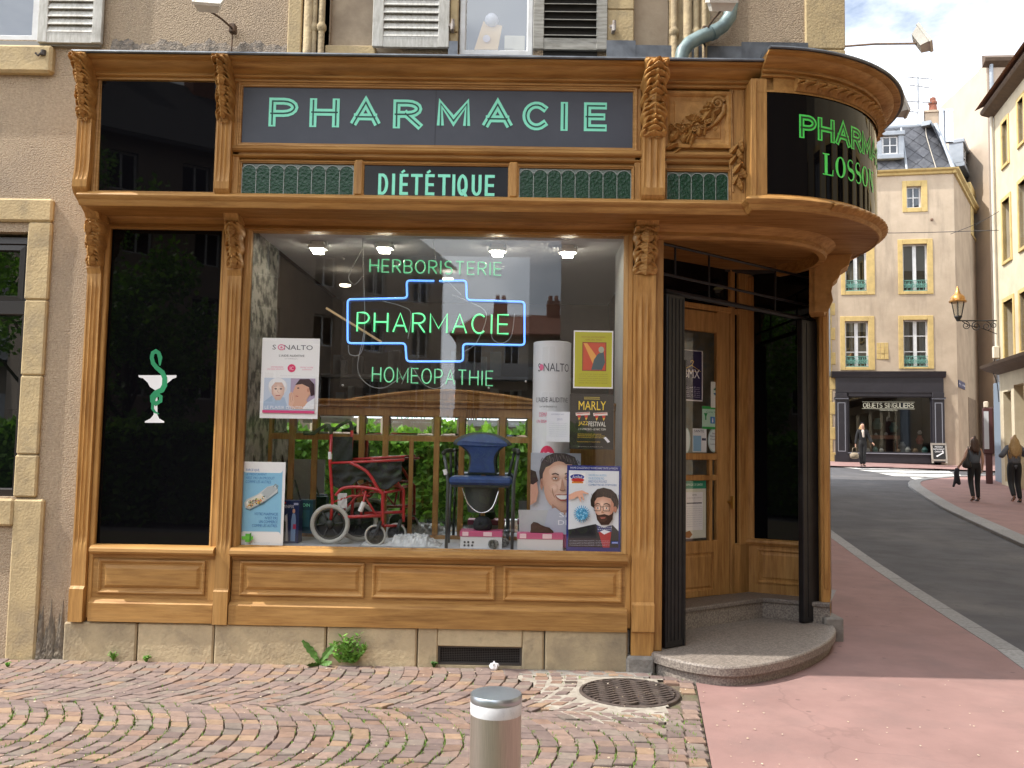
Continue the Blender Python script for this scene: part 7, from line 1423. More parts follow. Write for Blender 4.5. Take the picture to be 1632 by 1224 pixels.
for (px_, yy, hh, ci, d), lab in pots:
    x, z = OB.px(px_, yy, d); h = hh*.026; m = MB(OB.M); w = h*.35+.04; m.lathe([(w*.7, z0 if yy > 715 else z), (w, z+h*.5), (w*.5, z+h*.85), (w*.55, z+h)], 12, (x, d, 0)); o = tag(m.build('vase', cols[ci], smooth=40), lab, 'vase', 'pots on show in the gift shop window')
# pavement sandwich board
a, b, c, e = pr(OB, (1483, 707, 1508, 738), -.55); t = thing('sandwich_board', 'black chalkboard sandwich sign with white lettering and an arrow', 'sign', loc=tuple(OB.w((a+b)/2, -.6, 1.13))); zg_ = c
m = MB(OB.M)
for x_ in (a, b-.07): m.add([(x_, -.75, c), (x_+.07, -.75, c), (x_+.07, -.6, e), (x_, -.6, e), (x_, -.71, c), (x_+.07, -.71, c), (x_+.07, -.56, e), (x_, -.56, e)], [(0, 1, 2, 3), (7, 6, 5, 4), (0, 3, 7, 4), (1, 5, 6, 2)])
m.box(a, b, -.62, -.55, e-.06, e+.02); m.box(a, b, -.74, -.69, c+.08, c+.15); m.build('frame', mat('grey_wood', (.35, .32, .28), rough=.7), t)
def tilt(x, z): return (x, -.75+.15*(z-c)/(e-c)-.004, z)
m = MB(OB.M); m.add([tilt(a+.06, c+.14), tilt(b-.06, c+.14), tilt(b-.06, e-.05), tilt(a+.06, e-.05)], [(0, 1, 2, 3)]); m.build('board', mat('chalkboard', (.015, .015, .016), rough=.6), t)
m = MB(OB.M)
for s_, u0, u1, v0, v1 in (('PIZZERIA', .25, .75, .80, .87), ('RESTAURANT', .15, .85, .67, .75), ('CARREFOUR', .22, .8, .55, .62)):
    k = MB(); text(k, s_, a+(b-a)*u0, a+(b-a)*u1, c+(e-c)*v0, c+(e-c)*v1, 0); m.add([(tilt(x, z)[0], tilt(x, z)[1]-.006, z) for x, y, z in k.v], k.f)
m.add([(tilt(x, z)[0], tilt(x, z)[1]-.006, z) for x, z in ((a+.16, c+.28), (a+.42, c+.42), (a+.40, c+.47), (b-.16, c+.52), (a+.46, c+.36), (a+.45, c+.40), (a+.2, c+.24))], [(0, 1, 2, 3, 4, 5, 6)]); m.build('lettering', WHITEPAINT, t)
m = MB(OS.M); a, b, c, e = pr(OS, (1527, 608, 1537, 619)); m.box(a, b, -.03, .0, c, e); sgn_ = tag(m.build('street_plate', mat('blue_plate', (.03, .035, .10), rough=.4)), 'small dark blue street number plate on the corner of the beige building', 'sign'); m = MB(OS.M); text(m, 'R. 38', a+.1, b-.1, c+.12, e-.12, -.033); m.build('lettering', WHITEPAINT, sgn_)
m = MB(OB.M); x, z = OB.px(1485, 350); m.lathe([(.01, -.06), (.05, -.05), (.06, 0)], 12, (x, 0, z), axis='y'); m.build('anchor_plate', mat('rust_plate', (.2, .12, .08), rough=.8), ob)
# --- yellow building on the right, seen along its front
y0_ = gpx(1597, 772); YB = Fr((y0_.x, y0_.y), -104); yb = thing('yellow_building', 'sunlit yellow rendered building at the right edge seen along its front', 'building', loc=(y0_.x, y0_.y, .5))
zE = YB.px(1582, 186)[1] if False else YB.px(1597, 165)[1]; LY = 31
yw = [(1598, 193, 1607, 262), (1623.5, 157, 1632.5, 228), (1599, 317, 1611, 415), (1625, 288, 1637, 394), (1601, 478, 1616, 570), (1627, 464, 1641, 559)]
yh = [pr(YB, w) for w in yw]
xs_ = [h[0] for h in yh]
for k in range(22):                                       # further bays out of the frame
    for r in range(3): a, b, c, e = yh[2*r+1]; d_ = (yh[2*r+1][0]-yh[2*r][0]); yh.append((a+d_*(k+1), b+d_*(k+1), c, e))
zc = YB.px(1600, 580)[1]
gh = [(7.9, 10, 0, zc-.75), (10.8, 13, 0, zc-.75)] + [(.35, 1.15, gz(0, 20)+.2, zc-.9), (1.45, 2.4, gz(0, 20)-.1, zc-.75), (3.0, 4.6, 0, zc-.75), (5.2, 7.2, 0, zc-.75)]
m = MB(YB.M); wall_holes(m, 0, LY, -.5, zE, yh+gh, 0, .4); m.box(-.0, LY, .4, 9, zE-.5, zE-.2); m.box(-.02, .0, .0, 9, -.5, zE-.2); m.box(0, LY, .9, 1.0, -.5, zE-.3); m.build('wall', REND2, yb)
for r in yh:
    a, b, c, e = r
    m = MB(YB.M); m.box(a-.12, a, -.035, .1, c-.1, e+.12, c=.008); m.box(b, b+.12, -.035, .1, c-.1, e+.12, c=.008); m.box(a, b, -.034, .1, e, e+.12); m.box(a-.05, b+.05, -.06, .1, c-.1, c, c=.008); m.build('stone_surround', SURR, yb)
    m = MB(YB.M); m.rings(a, b, c, e, [(0, .3), (0, .26), (.05, .26), (.05, .3)], cap=False); m.box((a+b)/2-.03, (a+b)/2+.03, .255, .29, c, e); w_ = m.build('window', mat('brown_window', (.10, .06, .04), rough=.6), yb); m = MB(YB.M); m.add([(a, .29, c), (b, .29, c), (b, .29, e), (a, .29, e)], [(0, 1, 2, 3)]); m.build('pane', FGL, w_)
BRW = mat('brown_eave', (.12, .075, .045), (.08, .05, .03), scale=5, rough=.7)
m = MB(YB.M); m.sweep([(-.1, 0), (LY, 0)], [(0, zE-.10), (.34, zE+.02), (.38, zE+.08), (.38, zE+.15), (0, zE+.4)]); m.build('eave', BRW, yb)
m = MB(YB.M); m.add([(-.1, -.55, zE+.2), (LY, -.55, zE+.2), (LY, 5, zE+2.6), (-.1, 5, zE+2.6)], [(0, 1, 2, 3)]); m.build('roof', mat('roof_tile_red', (.22, .09, .05)), yb)
m = MB(YB.M); m.sweep([(-.15, 0), (LY, 0)], [(0, zc-.3), (.35, zc-.2), (.52, zc-.10), (.56, zc-.02), (.3, zc+.06), (0, zc+.16)]); m.build('shop_canopy', BRW, yb)
m = MB(YB.M); x = .06; m.tube([(x, -.08, zc+.2), (x, -.08, zE-.1)], .055, 8); m.box(x-.08, x+.1, -.2, -.02, zc+.22, zc+.62, c=.02); m.build('downpipe', mat('cream_pipe', (.62, .57, .47), rough=.6), yb)
m = MB(YB.M); m.tube(catmull([(x, -.1, zc+.3), (x-.1, -.2, zc-.1), (x+.1, -.12, zc-.6), (x, -.05, zc-1.2)], 5), .015, 5); m.build('loose_cable', BLK, yb)
m = MB(YB.M); a, b, c, e = pr(YB, (1571, 602, 1594, 746), 0); m.box(-1.3, -.02, .15, .25, gz(0, 21)-.1, zc-.5); m.build('blue_grey_panel', mat('blue_grey_panel', (.17, .21, .26), rough=.5), yb)
# taller pale building behind
TB = Fr((18.2, 33.2), -4); tb = thing('tall_building', 'pale tall building with a downpipe behind the yellow building', 'building', loc=tuple(TB.w(2, 0, 1.2))); x0, zt = TB.px(1572, 98); m = MB(TB.M); m.box(x0, x0+9, 0, 8, 1, zt-.1); m.build('wall', mat('pale_render', (.52, .42, .33), (.46, .37, .29), scale=1, rough=.9), tb); m = MB(TB.M); m.sweep([(x0-.2, 8), (x0-.2, 0), (x0+9, 0)][1:], [(0, zt-.3), (.3, zt-.1), (.35, zt+.05), (0, zt+.3)]); m.build('eave', BRW, tb); m = MB(TB.M); x = TB.px(1579, 150)[0]; m.tube([(x, -.1, 2), (x, -.1, zt-.2)], .09, 8); m.build('downpipe', ZG, tb); m = MB(TB.M); m.box(x0+1, x0+1.9, 2, 3, zt, zt+.9); m.build('chimney', mat('brick_red', (.3, .13, .08)), tb)
CBk = Fr((22, 44), -8); a, zt = CBk.px(1552, 226); b, _ = CBk.px(1600, 226); cb = thing('background_building', 'low ochre gable end with a chimney between the slate roof and yellow building', 'building', loc=tuple(CBk.w(2, 0, 2))); m = MB(CBk.M); m.box(a, b+4, 0, 6, 1.5, zt); m.build('wall', REND, cb); m = MB(CBk.M); x, z1 = CBk.px(1567, 214); m.box(x-.35, x+.35, .2, .9, zt, z1, c=.03); m.lathe([(.15, z1), (.12, z1+.5)], 8, (x, .5, 0)); m.build('chimney', mat('terracotta', (.3, .12, .07)), cb)
# wall lantern
LY_ = 20.3; lt = thing('street_lantern', 'brass topped street lantern on a scrolled iron wall bracket', 'street lamp', loc=fpt(1530, 508, LY_))
BRASS = mat('gilded_copper', (.50, .27, .08), (.35, .18, .06), scale=9, rough=.35, metal=.8); IRN = mat('black_iron', (.02, .02, .022), rough=.5)
x, _, z0 = fpt(1527, 505, LY_); _, _, z1 = fpt(1528, 482, LY_); _, _, z2 = fpt(1528, 473, LY_); _, _, z3 = fpt(1528, 459, LY_); s_ = (z1-z0)
m = MB()
for k in range(6):
    a = pi*k/3; m.tube([(x+.11*cos(a), LY_+.11*sin(a), z0), (x+.2*cos(a), LY_+.2*sin(a), z1)], .012, 5)
m.lathe([(.05, z0-.14), (.09, z0-.06), (.13, z0), (.12, z0+.03)], 6, (x, LY_, 0)); m.build('frame', IRN, lt); m = MB(); m.lathe([(.105, z0+.01), (.192, z1)], 6, (x, LY_, 0), caps=False); m.build('glass', glass_mat('lantern_glass', tint=(.8, .8, .78), f0=.12), lt)
m = MB(); m.lathe([(.25, z1), (.26, z1+.04), (.22, z1+.06), (.21, z2-.02), (.17, z2+.03), (.09, z2+.10), (.05, z3-.06), (.03, z3), (.005, z3+.06)], 16, (x, LY_, 0)); m.build('brass_top', BRASS, lt, smooth=40)
wx = YB.w(.1, 0, 0); m = MB(); zb = z0-.02; e_ = fpt(1588, 508, LY_); m.tube([(x, LY_, z0-.12), (x+.06, LY_, zb-.1), (e_[0], LY_, zb-.08)], .022, 6)
L = e_[0]-x
for i, (c0, r_) in enumerate(((.2, .13), (.47, .15), (.74, .15), (.93, .1))): cx_ = x+L*c0; sg = 1 if i % 2 else -1; m.tube([(cx_+r_*(1-j/26*.8)*cos(1.57+sg*j*.42), LY_, zb-.12-r_+r_*(1-j/26*.8)*sin(1.57+sg*j*.42)) for j in range(24)], .014, 5)
m.tube(catmull([(x+.1, LY_, zb-.1), (x+L*.3, LY_, zb-.25), (x+L*.6, LY_, zb-.32), (x+L, LY_, zb-.5)], 5), .014, 5); m.build('bracket', IRN, lt)
# overhead wire
m = MB(); m.tube(catmull([fpt(1310, 372, 24), fpt(1450, 371, 23), fpt(1592, 367, 21)], 10), .012, 5); m.tube(catmull([fpt(1515, 373, 23), fpt(1560, 355, 22), fpt(1592, 337, 21)], 6), .01, 5); tag(m.build('overhead_wire', BLK), 'thin overhead wire strung across the street', 'wire')
# information pillar
g_ = gpx(1577, 771); PX = Fr((g_.x, g_.y, gz(g_.x, g_.y)), -30); _, zt = PX.px(1576, 640); t = thing('information_pillar', 'dark red information pillar with a white panel and light on top', 'pillar', loc=(g_.x, g_.y, gz(g_.x, g_.y)))
WINE = mat('wine_paint', (.07, .022, .022), rough=.5); m = MB(PX.M); m.box(-.1, .1, -.06, .06, 0, zt*.36, c=.01); m.box(-.16, .16, -.09, .09, zt*.36, zt-.2, c=.03); m.build('post', WINE, t); m = MB(PX.M); m.box(-.12, .02, -.10, -.09, zt*.42, zt-.32); m.build('white_panel', mat('pillar_white', (.5, .52, .55), rough=.5), t); m = MB(PX.M); m.box(-.12, .02, -.1, .05, zt-.2, zt, c=.02); m.build('lamp_head', mat('lamp_head', (.7, .62, .5), rough=.4), t)
# ------------------------------------------------------------------ what stands across the square (seen in the glass)
def flats(name, label, fr, W, H, floors, bays, wallm, roofm, roofh=1.6, balcony=False):
    t = thing(name, label, 'building', 'apartment blocks across the square', loc=tuple(fr.w(W/2, 0, GZ))); fh = H/floors; bw = W/bays; holes = []
    for i in range(bays):
        for j in range(floors): holes.append((bw*i+bw*.3, bw*i+bw*.7, GZ+fh*j+fh*.28, GZ+fh*j+fh*.80))
    m = MB(fr.M); wall_holes(m, 0, W, GZ-1, H, holes, 0, .3); m.box(0, W, .5, 9, GZ-1, H); m.build('wall', wallm, t); fm = None
    for a, b, c, e in holes:
        m = MB(fr.M); m.rings(a, b, c, e, [(0, .25), (0, .16), (.07, .16), (.07, .2)], cap=False); m.box((a+b)/2-.03, (a+b)/2+.03, .15, .2, c, e); w = m.build('window', WINWHITE, t); m = MB(fr.M); m.add([(a, .2, c), (b, .2, c), (b, .2, e), (a, .2, e)], [(0, 1, 2, 3)]); m.build('pane', BLACKGLASS, w)
    if balcony:
        for j in range(1, floors): m = MB(fr.M); z = GZ+fh*j; m.box(0, W, -1.1, 0, z+.0, z+.15); m.box(0, W, -1.1, -1.05, z+.15, z+1.0); m.build('balcony', mat('balcony_grey', (.3, .3, .31), rough=.8), t)
    m = MB(fr.M); m.add([(-.4, -.5, H), (W+.4, -.5, H), (W+.4, 9.3, H), (-.4, 9.3, H), (1, 4, H+roofh), (W-1, 4, H+roofh), (-.4, -.5, H-.15), (W+.4, -.5, H-.15)], [(0, 1, 5, 4), (1, 2, 5), (2, 3, 4, 5), (3, 0, 4), (6, 7, 1, 0)]); r = m.build('roof', roofm, t)
    for i in range(4): x = W*(.15+.22*i); m = MB(fr.M); m.box(x, x+.9, 3.4, 4.2, H+.3, H+roofh+.9); m.lathe([(.15, H+roofh+.9), (.13, H+roofh+1.3)], 8, (x+.25, 3.8, 0)); m.lathe([(.15, H+roofh+.9), (.13, H+roofh+1.3)], 8, (x+.65, 3.8, 0)); m.build('chimney', mat('brick_red', (.3, .13, .08)), r)
    return t
WA = mat('flat_wall_brown', (.30, .24, .19), (.25, .2, .155), scale=.6, rough=.9); WB = mat('flat_wall_pale', (.50, .44, .36), (.44, .38, .31), scale=.6, rough=.9); WBl = mat('flat_wall_blue', (.10, .22, .30), rough=.9); RR = mat('roof_red', (.26, .10, .06), (.18, .075, .05), scale=6, rough=.85); RS = mat('roof_dark', (.09, .085, .09), (.06, .06, .065), scale=6, rough=.8)
flats('apartment_block', 'brown apartment block with dark roof across the square', Fr((-3.6, -32), 133), 15, 9.6, 4, 6, WA, RS, 3.4)
flats('apartment_block', 'pale apartment block with red roof and chimneys across the square', Fr((12, -46), 180), 16, 8.4, 3, 7, WB, RR, 1.8, True)
flats('apartment_block', 'pale low block nearer on the right across the square', Fr((20, -34), 172), 16, 7.6, 3, 6, WB, RR, 1.4, True)
flats('apartment_block', 'brown apartment block with balconies far left across the square', Fr((-14, -30), 170), 22, 9.5, 4, 9, WA, RR, 2.0, True)
flats('apartment_block', 'tall brown town house opposite the corner at the side of the square', Fr((10.5, -26), 90), 20, 13, 4, 7, WA, RS, 2.5)
BRK = mat('bark', (.09, .065, .045), (.05, .038, .028), scale=12, rough=.95)
def leaf_mat(name, c):
    m = mat(name, c, rough=.5); n = m.node_tree.nodes; L = m.node_tree.links; b = n['Principled BSDF']; o = n['Material Output']; t = n.new('ShaderNodeBsdfTranslucent'); t.inputs[0].default_value = (c[0]*1.6, c[1]*1.6, c[2]*1.2, 1); x = n.new('ShaderNodeMixShader'); x.inputs[0].default_value = .45
    L.new(b.outputs[0], x.inputs[1]); L.new(t.outputs[0], x.inputs[2]); L.new(x.outputs[0], o.inputs[0]); return m
LF = [leaf_mat('leaf_%d' % i, c_) for i, c_ in enumerate(((.10, .22, .028), (.14, .28, .036), (.07, .155, .022), (.18, .33, .05)))]
def leaves(mb, pts, size, rr):
    for p in pts:
        a, b = rr.uniform(0, 6.3), rr.uniform(-.9, 1.2); d = Vector((cos(a)*cos(b), sin(a)*cos(b), sin(b))); n = d.orthogonal().normalized(); n = Matrix.Rotation(rr.uniform(0, 6.3), 3, d) @ n; L = size*rr.uniform(.6, 1.3); c = Vector(p)
        mb.add([c, c+d*L*.5+n*L*.3, c+d*L, c+d*L*.5-n*L*.3], [(0, 1, 2, 3)], rr.choices(range(4), (4, 4, 3, 2))[0])
rr = random.Random(31); hd = thing('hedge', 'clipped green hedge along the far side of the square', 'hedge', loc=(-4, -10.5, GZ)); m = MB(); m.box(-19, 7.6, -11.7, -10.5, GZ, 1.7); m.build('core', mat('hedge_core', (.05, .11, .018), rough=1), hd)
P = []
for i in range(26000):
    x = rr.uniform(-19.2, 7.8); r_ = rr.random()
    if r_ < .62: P.append((x, -10.48+rr.uniform(-.12, .1)+.1*sin(x*2.3), GZ+rr.uniform(0, 1.85)))
    else: P.append((x, rr.uniform(-11.7, -10.4), 1.67+rr.uniform(-.05, .2)+.09*sin(x*3.1)+.07*sin(x*7)))
m = MB(); leaves(m, P, .2, rr); m.build('foliage', LF, hd)
for (tx, ty, h, cr_, n, lab) in ((-8.6, -12.2, 5.2, 1.5, 7000, 'young leafy tree in front of the hedge across the square'), (-13.5, -17, 7.5, 2.4, 9000, 'broad leafy tree behind the hedge across the square')):
    t = thing('tree', lab, 'tree', 'trees across the square', loc=(tx, ty, GZ)); m = MB(); m.tube([(tx, ty, GZ-.1), (tx+.05, ty, h*.3), (tx-.05, ty+.05, h*.6), (tx, ty, h*.9)], [.14, .11, .08, .03], 9); limbs = []
    for k in range(9): a = k*2.4; z = h*(.3+.055*k); e = (tx+cos(a)*cr_*.7, ty+sin(a)*cr_*.7, z+h*.2); limbs.append(e); m.tube([(tx, ty, z), ((tx+e[0])/2, (ty+e[1])/2, z+h*.13), e], [.06, .04, .015], 6)
    m.build('trunk', BRK, t); P = []; cl = [(e[0]+rr.uniform(-.5, .5), e[1]+rr.uniform(-.5, .5), e[2]+rr.uniform(-.4, .5), rr.uniform(.5, .9)*cr_*.5) for e in limbs for _ in range(3)]
    for i in range(n): c = rr.choice(cl); d = Vector((rr.gauss(0, 1), rr.gauss(0, 1), rr.gauss(0, .8))).normalized()*c[3]*rr.random()**.4; P.append((c[0]+d.x, c[1]+d.y, c[2]+d.z))
    m = MB(); leaves(m, P, .16, rr); m.build('crown', LF, t)
# ------------------------------------------------------------------ people
def skin(name, V, E, mt, parent, sub=2):
    """V: {key: (x, y, z, r)}; E: chains of keys"""
    ks = list(V); ix = {k: i for i, k in enumerate(ks)}; ed = []
    for c in E: ed += [(ix[a], ix[b]) for a, b in zip(c, c[1:])]
    me = bpy.data.meshes.new(name); me.from_pydata([V[k][:3] for k in ks], ed, []); me.materials.append(mt); o = bpy.data.objects.new(name, me); COL.objects.link(o)
    s = o.modifiers.new('skin', 'SKIN'); s.use_smooth_shade = True
    for i, k in enumerate(ks): sv = me.skin_vertices[0].data[i]; r = V[k][3]; sv.radius = r if isinstance(r, tuple) else (r, r); sv.use_root = i == 0
    b = o.modifiers.new('sub', 'SUBSURF'); b.levels = sub; b.render_levels = sub
    if parent is not None: o.parent = parent
    return o
SKN = mat('skin', (.52, .30, .21), rough=.5)
def person(label, at, yaw, H, J, clothes, hair, extra=None, group='people in the street'):
    root = thing('person', label, 'person', group, loc=at); root.rotation_euler = (0, 0, yaw); s = H/1.70; root.scale = (s, s, s)
    D = dict(pel=(0, 0, .95, (.125, .10)), wst=(0, 0, 1.08, (.105, .085)), chs=(0, 0, 1.27, (.13, .10)), nck=(0, .0, 1.42, (.05, .05)), hd0=(0, -.02, 1.50, (.062, .07)), hd1=(0, -.02, 1.59, (.075, .09)), hd2=(0, -.01, 1.66, (.055, .065)),
             shL=(-.155, 0, 1.37, .05), shR=(.155, 0, 1.37, .05), elL=(-.2, .03, 1.11, .038), elR=(.2, .03, 1.11, .038), wrL=(-.21, -.03, .88, .026), wrR=(.21, -.03, .88, .026), hnL=(-.21, -.04, .80, (.018, .03)), hnR=(.21, -.04, .80, (.018, .03)),
             hpL=(-.085, 0, .90, .085), hpR=(.085, 0, .90, .085), knL=(-.09, -.02, .50, .056), knR=(.09, -.02, .50, .056), anL=(-.09, .02, .09, .036), anR=(.09, .02, .09, .036), toL=(-.095, -.11, .035, (.035, .025)), toR=(.095, -.11, .035, (.035, .025)))
    for k, v in J.items(): D[k] = tuple(v)+(D[k][3],) if len(v) == 3 else v
    skin('body', D, [('pel', 'wst', 'chs', 'nck', 'hd0', 'hd1', 'hd2'), ('chs', 'shL', 'elL', 'wrL', 'hnL'), ('chs', 'shR', 'elR', 'wrR', 'hnR'), ('pel', 'hpL', 'knL', 'anL', 'toL'), ('pel', 'hpR', 'knR', 'anR', 'toR')], SKN, root)
    for sd_ in 'LR':                                       # fingers curling from the palm, thumb at its side
        h = Vector(D['hn'+sd_][:3]); w = Vector(D['wr'+sd_][:3]); d = (h-w).normalized(); sdv = d.cross(Vector((1, 0, 0))).normalized(); m = MB()
        for i in range(4): b = h+sdv*(i-1.5)*.017; L = (.058, .07, .066, .05)[i]; m.tube([b-d*.02, b+d*L*.45, b+d*L*.8+Vector((.02 if sd_ == 'L' else -.02, 0, 0)), b+d*L*.9+Vector((.035 if sd_ == 'L' else -.035, 0, 0))], [.009, .009, .008, .006], 6)
        b = h-d*.03+sdv*(-.03); m.tube([b+sdv*.01, b-sdv*.012+d*.02, b-sdv*.016+d*.05], [.011, .010, .008], 6); m.build('fingers', SKN, None, smooth=True).parent = root
    if hair:
        mt, chains = hair; V = {}; E = []
        for ci, c in enumerate(chains):
            kk = []
            for i, v in enumerate(c): V['%d_%d' % (ci, i)] = v; kk.append('%d_%d' % (ci, i))
            E.append(kk)
        o = skin('hair', V, E, mt, root)
    for nm, mt, parts, grow in clothes:                    # clothing: the same limbs a little thicker
        V = {}; E = []
        for c in parts:
            for k in c:
                r = D[k.rstrip('+')][3]; g = grow if not isinstance(grow, dict) else grow.get(k, grow['*']); V[k] = D[k][:3]+((r[0]+g, r[1]+g) if isinstance(r, tuple) else r+g,)
            E.append(c)
        skin(nm, V, E, mt, root)
    m = MB()
    if J.get('face', True):
        hx, hy, hz = D['hd1'][:3]; f = -1
        for sx in (-1, 1): m.lathe([(.001, -.006), (.010, -.003), (.012, .004)], 8, (hx+sx*.03, hy-.085, hz+.0), axis='y')
        e = m.build('eyes', mat('dark_eye', (.02, .015, .012), rough=.3), None); e.parent = root
        m = MB(); m.tube([(hx, hy-.082, hz+.01), (hx, hy-.105, hz-.025), (hx, hy-.092, hz-.034)], [.008, .013, .009], 6); m.build('nose', SKN, None, smooth=True).parent = root
        m = MB(); m.tube([(hx-.024, hy-.078, hz-.058), (hx, hy-.088, hz-.06), (hx+.024, hy-.078, hz-.058)], [.003, .006, .003], 6); m.build('mouth', mat('lips', (.35, .11, .10), rough=.5), None, smooth=True).parent = root
    if extra: extra(root, D)
    return root
BLKC = mat('black_wool', (.012, .012, .014), rough=.9); BLKD = mat('black_denim', (.010, .010, .012), rough=.75); SHOE = mat('dark_shoe', (.012, .011, .011), rough=.5)
BLOND = mat('blond_hair', (.46, .30, .13), (.30, .18, .07), scale=30, rough=.5, stretch=(4, 4, 1)); BRUN = mat('brown_hair', (.085, .045, .03), (.05, .028, .02), scale=30, rough=.45, stretch=(4, 4, 1))
def shoes(root, D, mt):
    for k in 'LR': a, t = D['an'+k], D['to'+k]; skin('shoe', {'h': (a[0], a[1]+.03, a[2]-.04, (.035, .035)), 'm': (a[0], a[1]-.05, a[2]-.04, (.038, .032)), 't': (t[0], t[1]-.03, max(.025, t[2]), (.034, .022)), 'a': (a[0], a[1]+.01, a[2]+.02, .04)}, [('h', 'm', 't'), ('h', 'a')], mt, root, 1)
def foot(px_, py): p = gpx(px_, py); return (p.x, p.y, gz(p.x, p.y)-(.055 if p.x < 13 and p.y > 25 else 0))
TROU = [('wst', 'pel', 'hpL', 'knL', 'anL'), ('pel', 'hpR', 'knR', 'anR')]
# woman in black by the gift shop
def ex1(root, D):
    shoes(root, D, SHOE)
    skin('scarf', {'a': (0, -.05, 1.42, .07), 'b': (.0, -.11, 1.30, (.045, .03)), 'c': (.01, -.125, 1.12, (.04, .02))}, [('a', 'b', 'c')], mat('cream_scarf', (.62, .52, .46), rough=.9), root, 1)
    skin('cap', {'a': (0, -.01, 1.66, (.092, .10)), 'b': (0, .0, 1.705, (.07, .08))}, [('a', 'b')], mat('dark_cap', (.03, .03, .04), rough=.9), root)
    skin('coat_hem', {'a': (0, 0, 1.0, (.165, .12)), 'b': (0, 0, .72, (.175, .13))}, [('a', 'b')], BLKC, root, 1)
w1 = person('blond woman in a black coat and dark cap holding a bag by the gift shop', foot(1375, 744), radians(-8), 1.72, dict(wrL=(-.25, .0, .86), hnL=(-.255, -.01, .78), elR=(.23, -.03, 1.12), wrR=(.33, -.13, .92), hnR=(.37, -.17, .87), knL=(-.05, -.02, .5), knR=(.05, -.03, .5), anL=(-.05, .02, .09), anR=(.05, .0, .09), toL=(-.06, -.11, .035), toR=(.07, -.12, .035)),
    [('coat', BLKC, [('pel', 'wst', 'chs', 'nck'), ('chs', 'shL', 'elL', 'wrL'), ('chs', 'shR', 'elR', 'wrR')], {'*': .028, 'nck': .02}), ('trousers', BLKD, TROU, {'*': .018, 'anL': .035, 'anR': .035})], (BLOND, [[(0, .03, 1.62, .085), (-.05, .02, 1.5, .05), (-.07, -.03, 1.38, .035)], [(0, .03, 1.621, .08), (.05, .02, 1.5, .05), (.07, -.03, 1.38, .035)]]), ex1)
b = w1.location; m = MB(); bx, bz = b.x-.33, b.z+.42; m.lathe([(.06, bz-.12), (.16, bz-.08), (.17, bz+.05), (.11, bz+.12), (.02, bz+.13)], 14, (bx, b.y-.03, 0)); m.tube([(bx-.09, b.y-.03, bz+.1), (bx-.06, b.y-.03, bz+.30), (bx+.08, b.y-.03, bz+.34), (bx+.1, b.y-.03, bz+.1)], .012, 6); tag(m.build('handbag', mat('beige_bag', (.30, .24, .16), (.18, .14, .1), scale=15, rough=.7), smooth=True), 'beige handbag hanging from the hand of the woman in black', 'bag')
# two women walking away on the right pavement
GREYT = mat('grey_blue_top', (.10, .115, .135), (.075, .085, .10), scale=20, rough=.85)
w2 = person('brown haired woman in a grey sleeveless top walking away in black trousers', foot(1554, 800), radians(176), 1.74, dict(face=False) and dict(shL=(-.15, 0, 1.36), shR=(.15, 0, 1.36), elR=(.24, .03, 1.12), wrR=(.32, -.08, .93), hnR=(.35, -.12, .87), knL=(-.10, -.08, .5), anL=(-.10, -.04, .09), toL=(-.11, -.17, .03), knR=(.09, -.02, .5), anR=(.11, .16, .12), toR=(.115, .06, .03)),
    [('top', GREYT, [('pel', 'wst', 'chs', 'nck'), ('chs', 'shL'), ('chs', 'shR')], {'*': .024, 'nck': .004, 'pel': .04}), ('trousers', BLKD, TROU, .012)], (BRUN, [[(0, .02, 1.63, .10), (0, .06, 1.5, (.11, .06)), (0, .10, 1.36, (.12, .045)), (.01, .11, 1.26, (.07, .03))]]), lambda r, D: shoes(r, D, SHOE))
w3 = person('long haired blond woman in a grey cardigan walking away at the right edge', foot(1618, 802), radians(172), 1.78, dict(elL=(-.30, .05, 1.18), wrL=(-.22, -.16, 1.22), hnL=(-.18, -.22, 1.24), elR=(.30, .03, 1.16), wrR=(.25, -.17, 1.18), hnR=(.2, -.23, 1.2), knL=(-.09, -.06, .5), anL=(-.10, .04, .1), toL=(-.1, -.07, .03), knR=(.09, .0, .5), anR=(.10, .20, .16), toR=(.105, .11, .05)),
    [('cardigan', mat('grey_knit', (.13, .135, .15), (.09, .095, .11), scale=20, rough=.95), [('pel', 'wst', 'chs', 'nck'), ('chs', 'shL', 'elL', 'wrL'), ('chs', 'shR', 'elR', 'wrR')], {'*': .032, 'nck': .01, 'pel': .06}), ('trousers', BLKD, TROU, .02)], (BLOND, [[(0, .02, 1.63, .10), (0, .06, 1.5, (.12, .065)), (0, .10, 1.36, (.14, .05)), (.01, .12, 1.22, (.11, .035)), (0, .11, 1.14, (.05, .02))]]), lambda r, D: (shoes(r, D, SHOE), skin('cardigan_hem', {'a': (0, .0, 1.05, (.155, .12)), 'b': (0, .01, .80, (.185, .135))}, [('a', 'b')], mat('grey_knit', (.13,)*3), r, 1)))
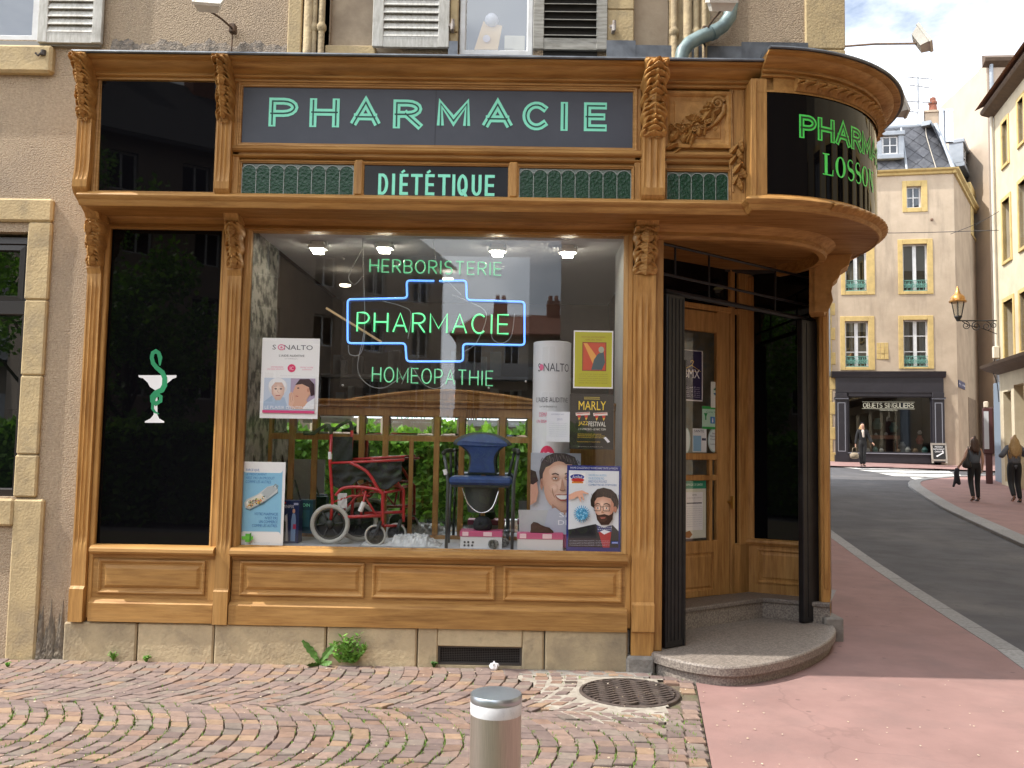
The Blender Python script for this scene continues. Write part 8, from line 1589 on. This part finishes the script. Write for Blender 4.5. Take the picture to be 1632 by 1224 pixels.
# the coat and the shoulder bag of the brown haired woman
R = w2; Mw = Matrix.Translation(R.location) @ Matrix.Rotation(radians(176), 4, 'Z') @ Matrix.Scale(1.74/1.7, 4)
def loose(name, label, cat, V, E, mt):
    o = skin(name, {k: tuple(Mw @ Vector(v[:3]))+(v[3],) for k, v in V.items()}, E, mt, None, 2); return tag(o, label, cat)
loose('folded_coat', 'dark folded coat carried low by the brown haired woman', 'coat', {'a': (.36, -.12, .86, .06), 'b': (.40, -.12, .72, (.10, .06)), 'c': (.38, -.1, .55, (.11, .06)), 'd': (.33, -.1, .42, (.05, .04)), 'e': (.46, -.1, .46, (.05, .03)), 'f': (.49, -.1, .36, (.03, .03))}, [('a', 'b', 'c', 'd'), ('c', 'e', 'f')], mat('navy_cloth', (.015, .014, .022), rough=.85))
loose('shoulder_bag', 'black shoulder bag hanging at the side of the brown haired woman', 'bag', {'a': (.16, .04, 1.42, .014), 'b': (.19, .10, 1.25, .014), 'c': (.22, .10, 1.08, .03), 'd': (.22, .09, .98, (.13, .06)), 'e': (.22, .09, .84, (.13, .06))}, [('a', 'b', 'c', 'd', 'e')], mat('black_leather', (.018, .017, .018), rough=.45))

def strands(root, mt, n, z0, z1, half, y0, seed):
    rr = random.Random(seed); m = MB(); rr_ = [.0, .03, -.03, .06, .02, -.05, .08]
    for i in range(n):
        a = rr.uniform(-1, 1); ph = rr.uniform(0, 6.3); L = z0-rr.uniform(-.0, .05); P = []
        for k in range(8):
            t = k/7; P.append((a*half*(.25+.9*min(1, t*2.5))+.016*sin(t*9+ph), y0+.035*sin(t*pi)+.055*(1-a*a)*(.6+.5*t)+.01*sin(t*7+ph), L+.03*(1-a*a)*(1-min(1, t*4))-.05*a*a*(1-t)-(L-z1+rr_[i % 7])*t))
        m.tube(P, [.011, .012, .012, .012, .011, .009, .007, .003], 5)
    o = m.build('hair_strand', mt, None, smooth=True, kind='stuff'); o.parent = root
strands(w2, BRUN, 60, 1.66, 1.24, .10, .03, 3); strands(w3, BLOND, 80, 1.67, 1.12, .125, .035, 4); strands(w1, BLOND, 24, 1.64, 1.36, .085, .02, 5)
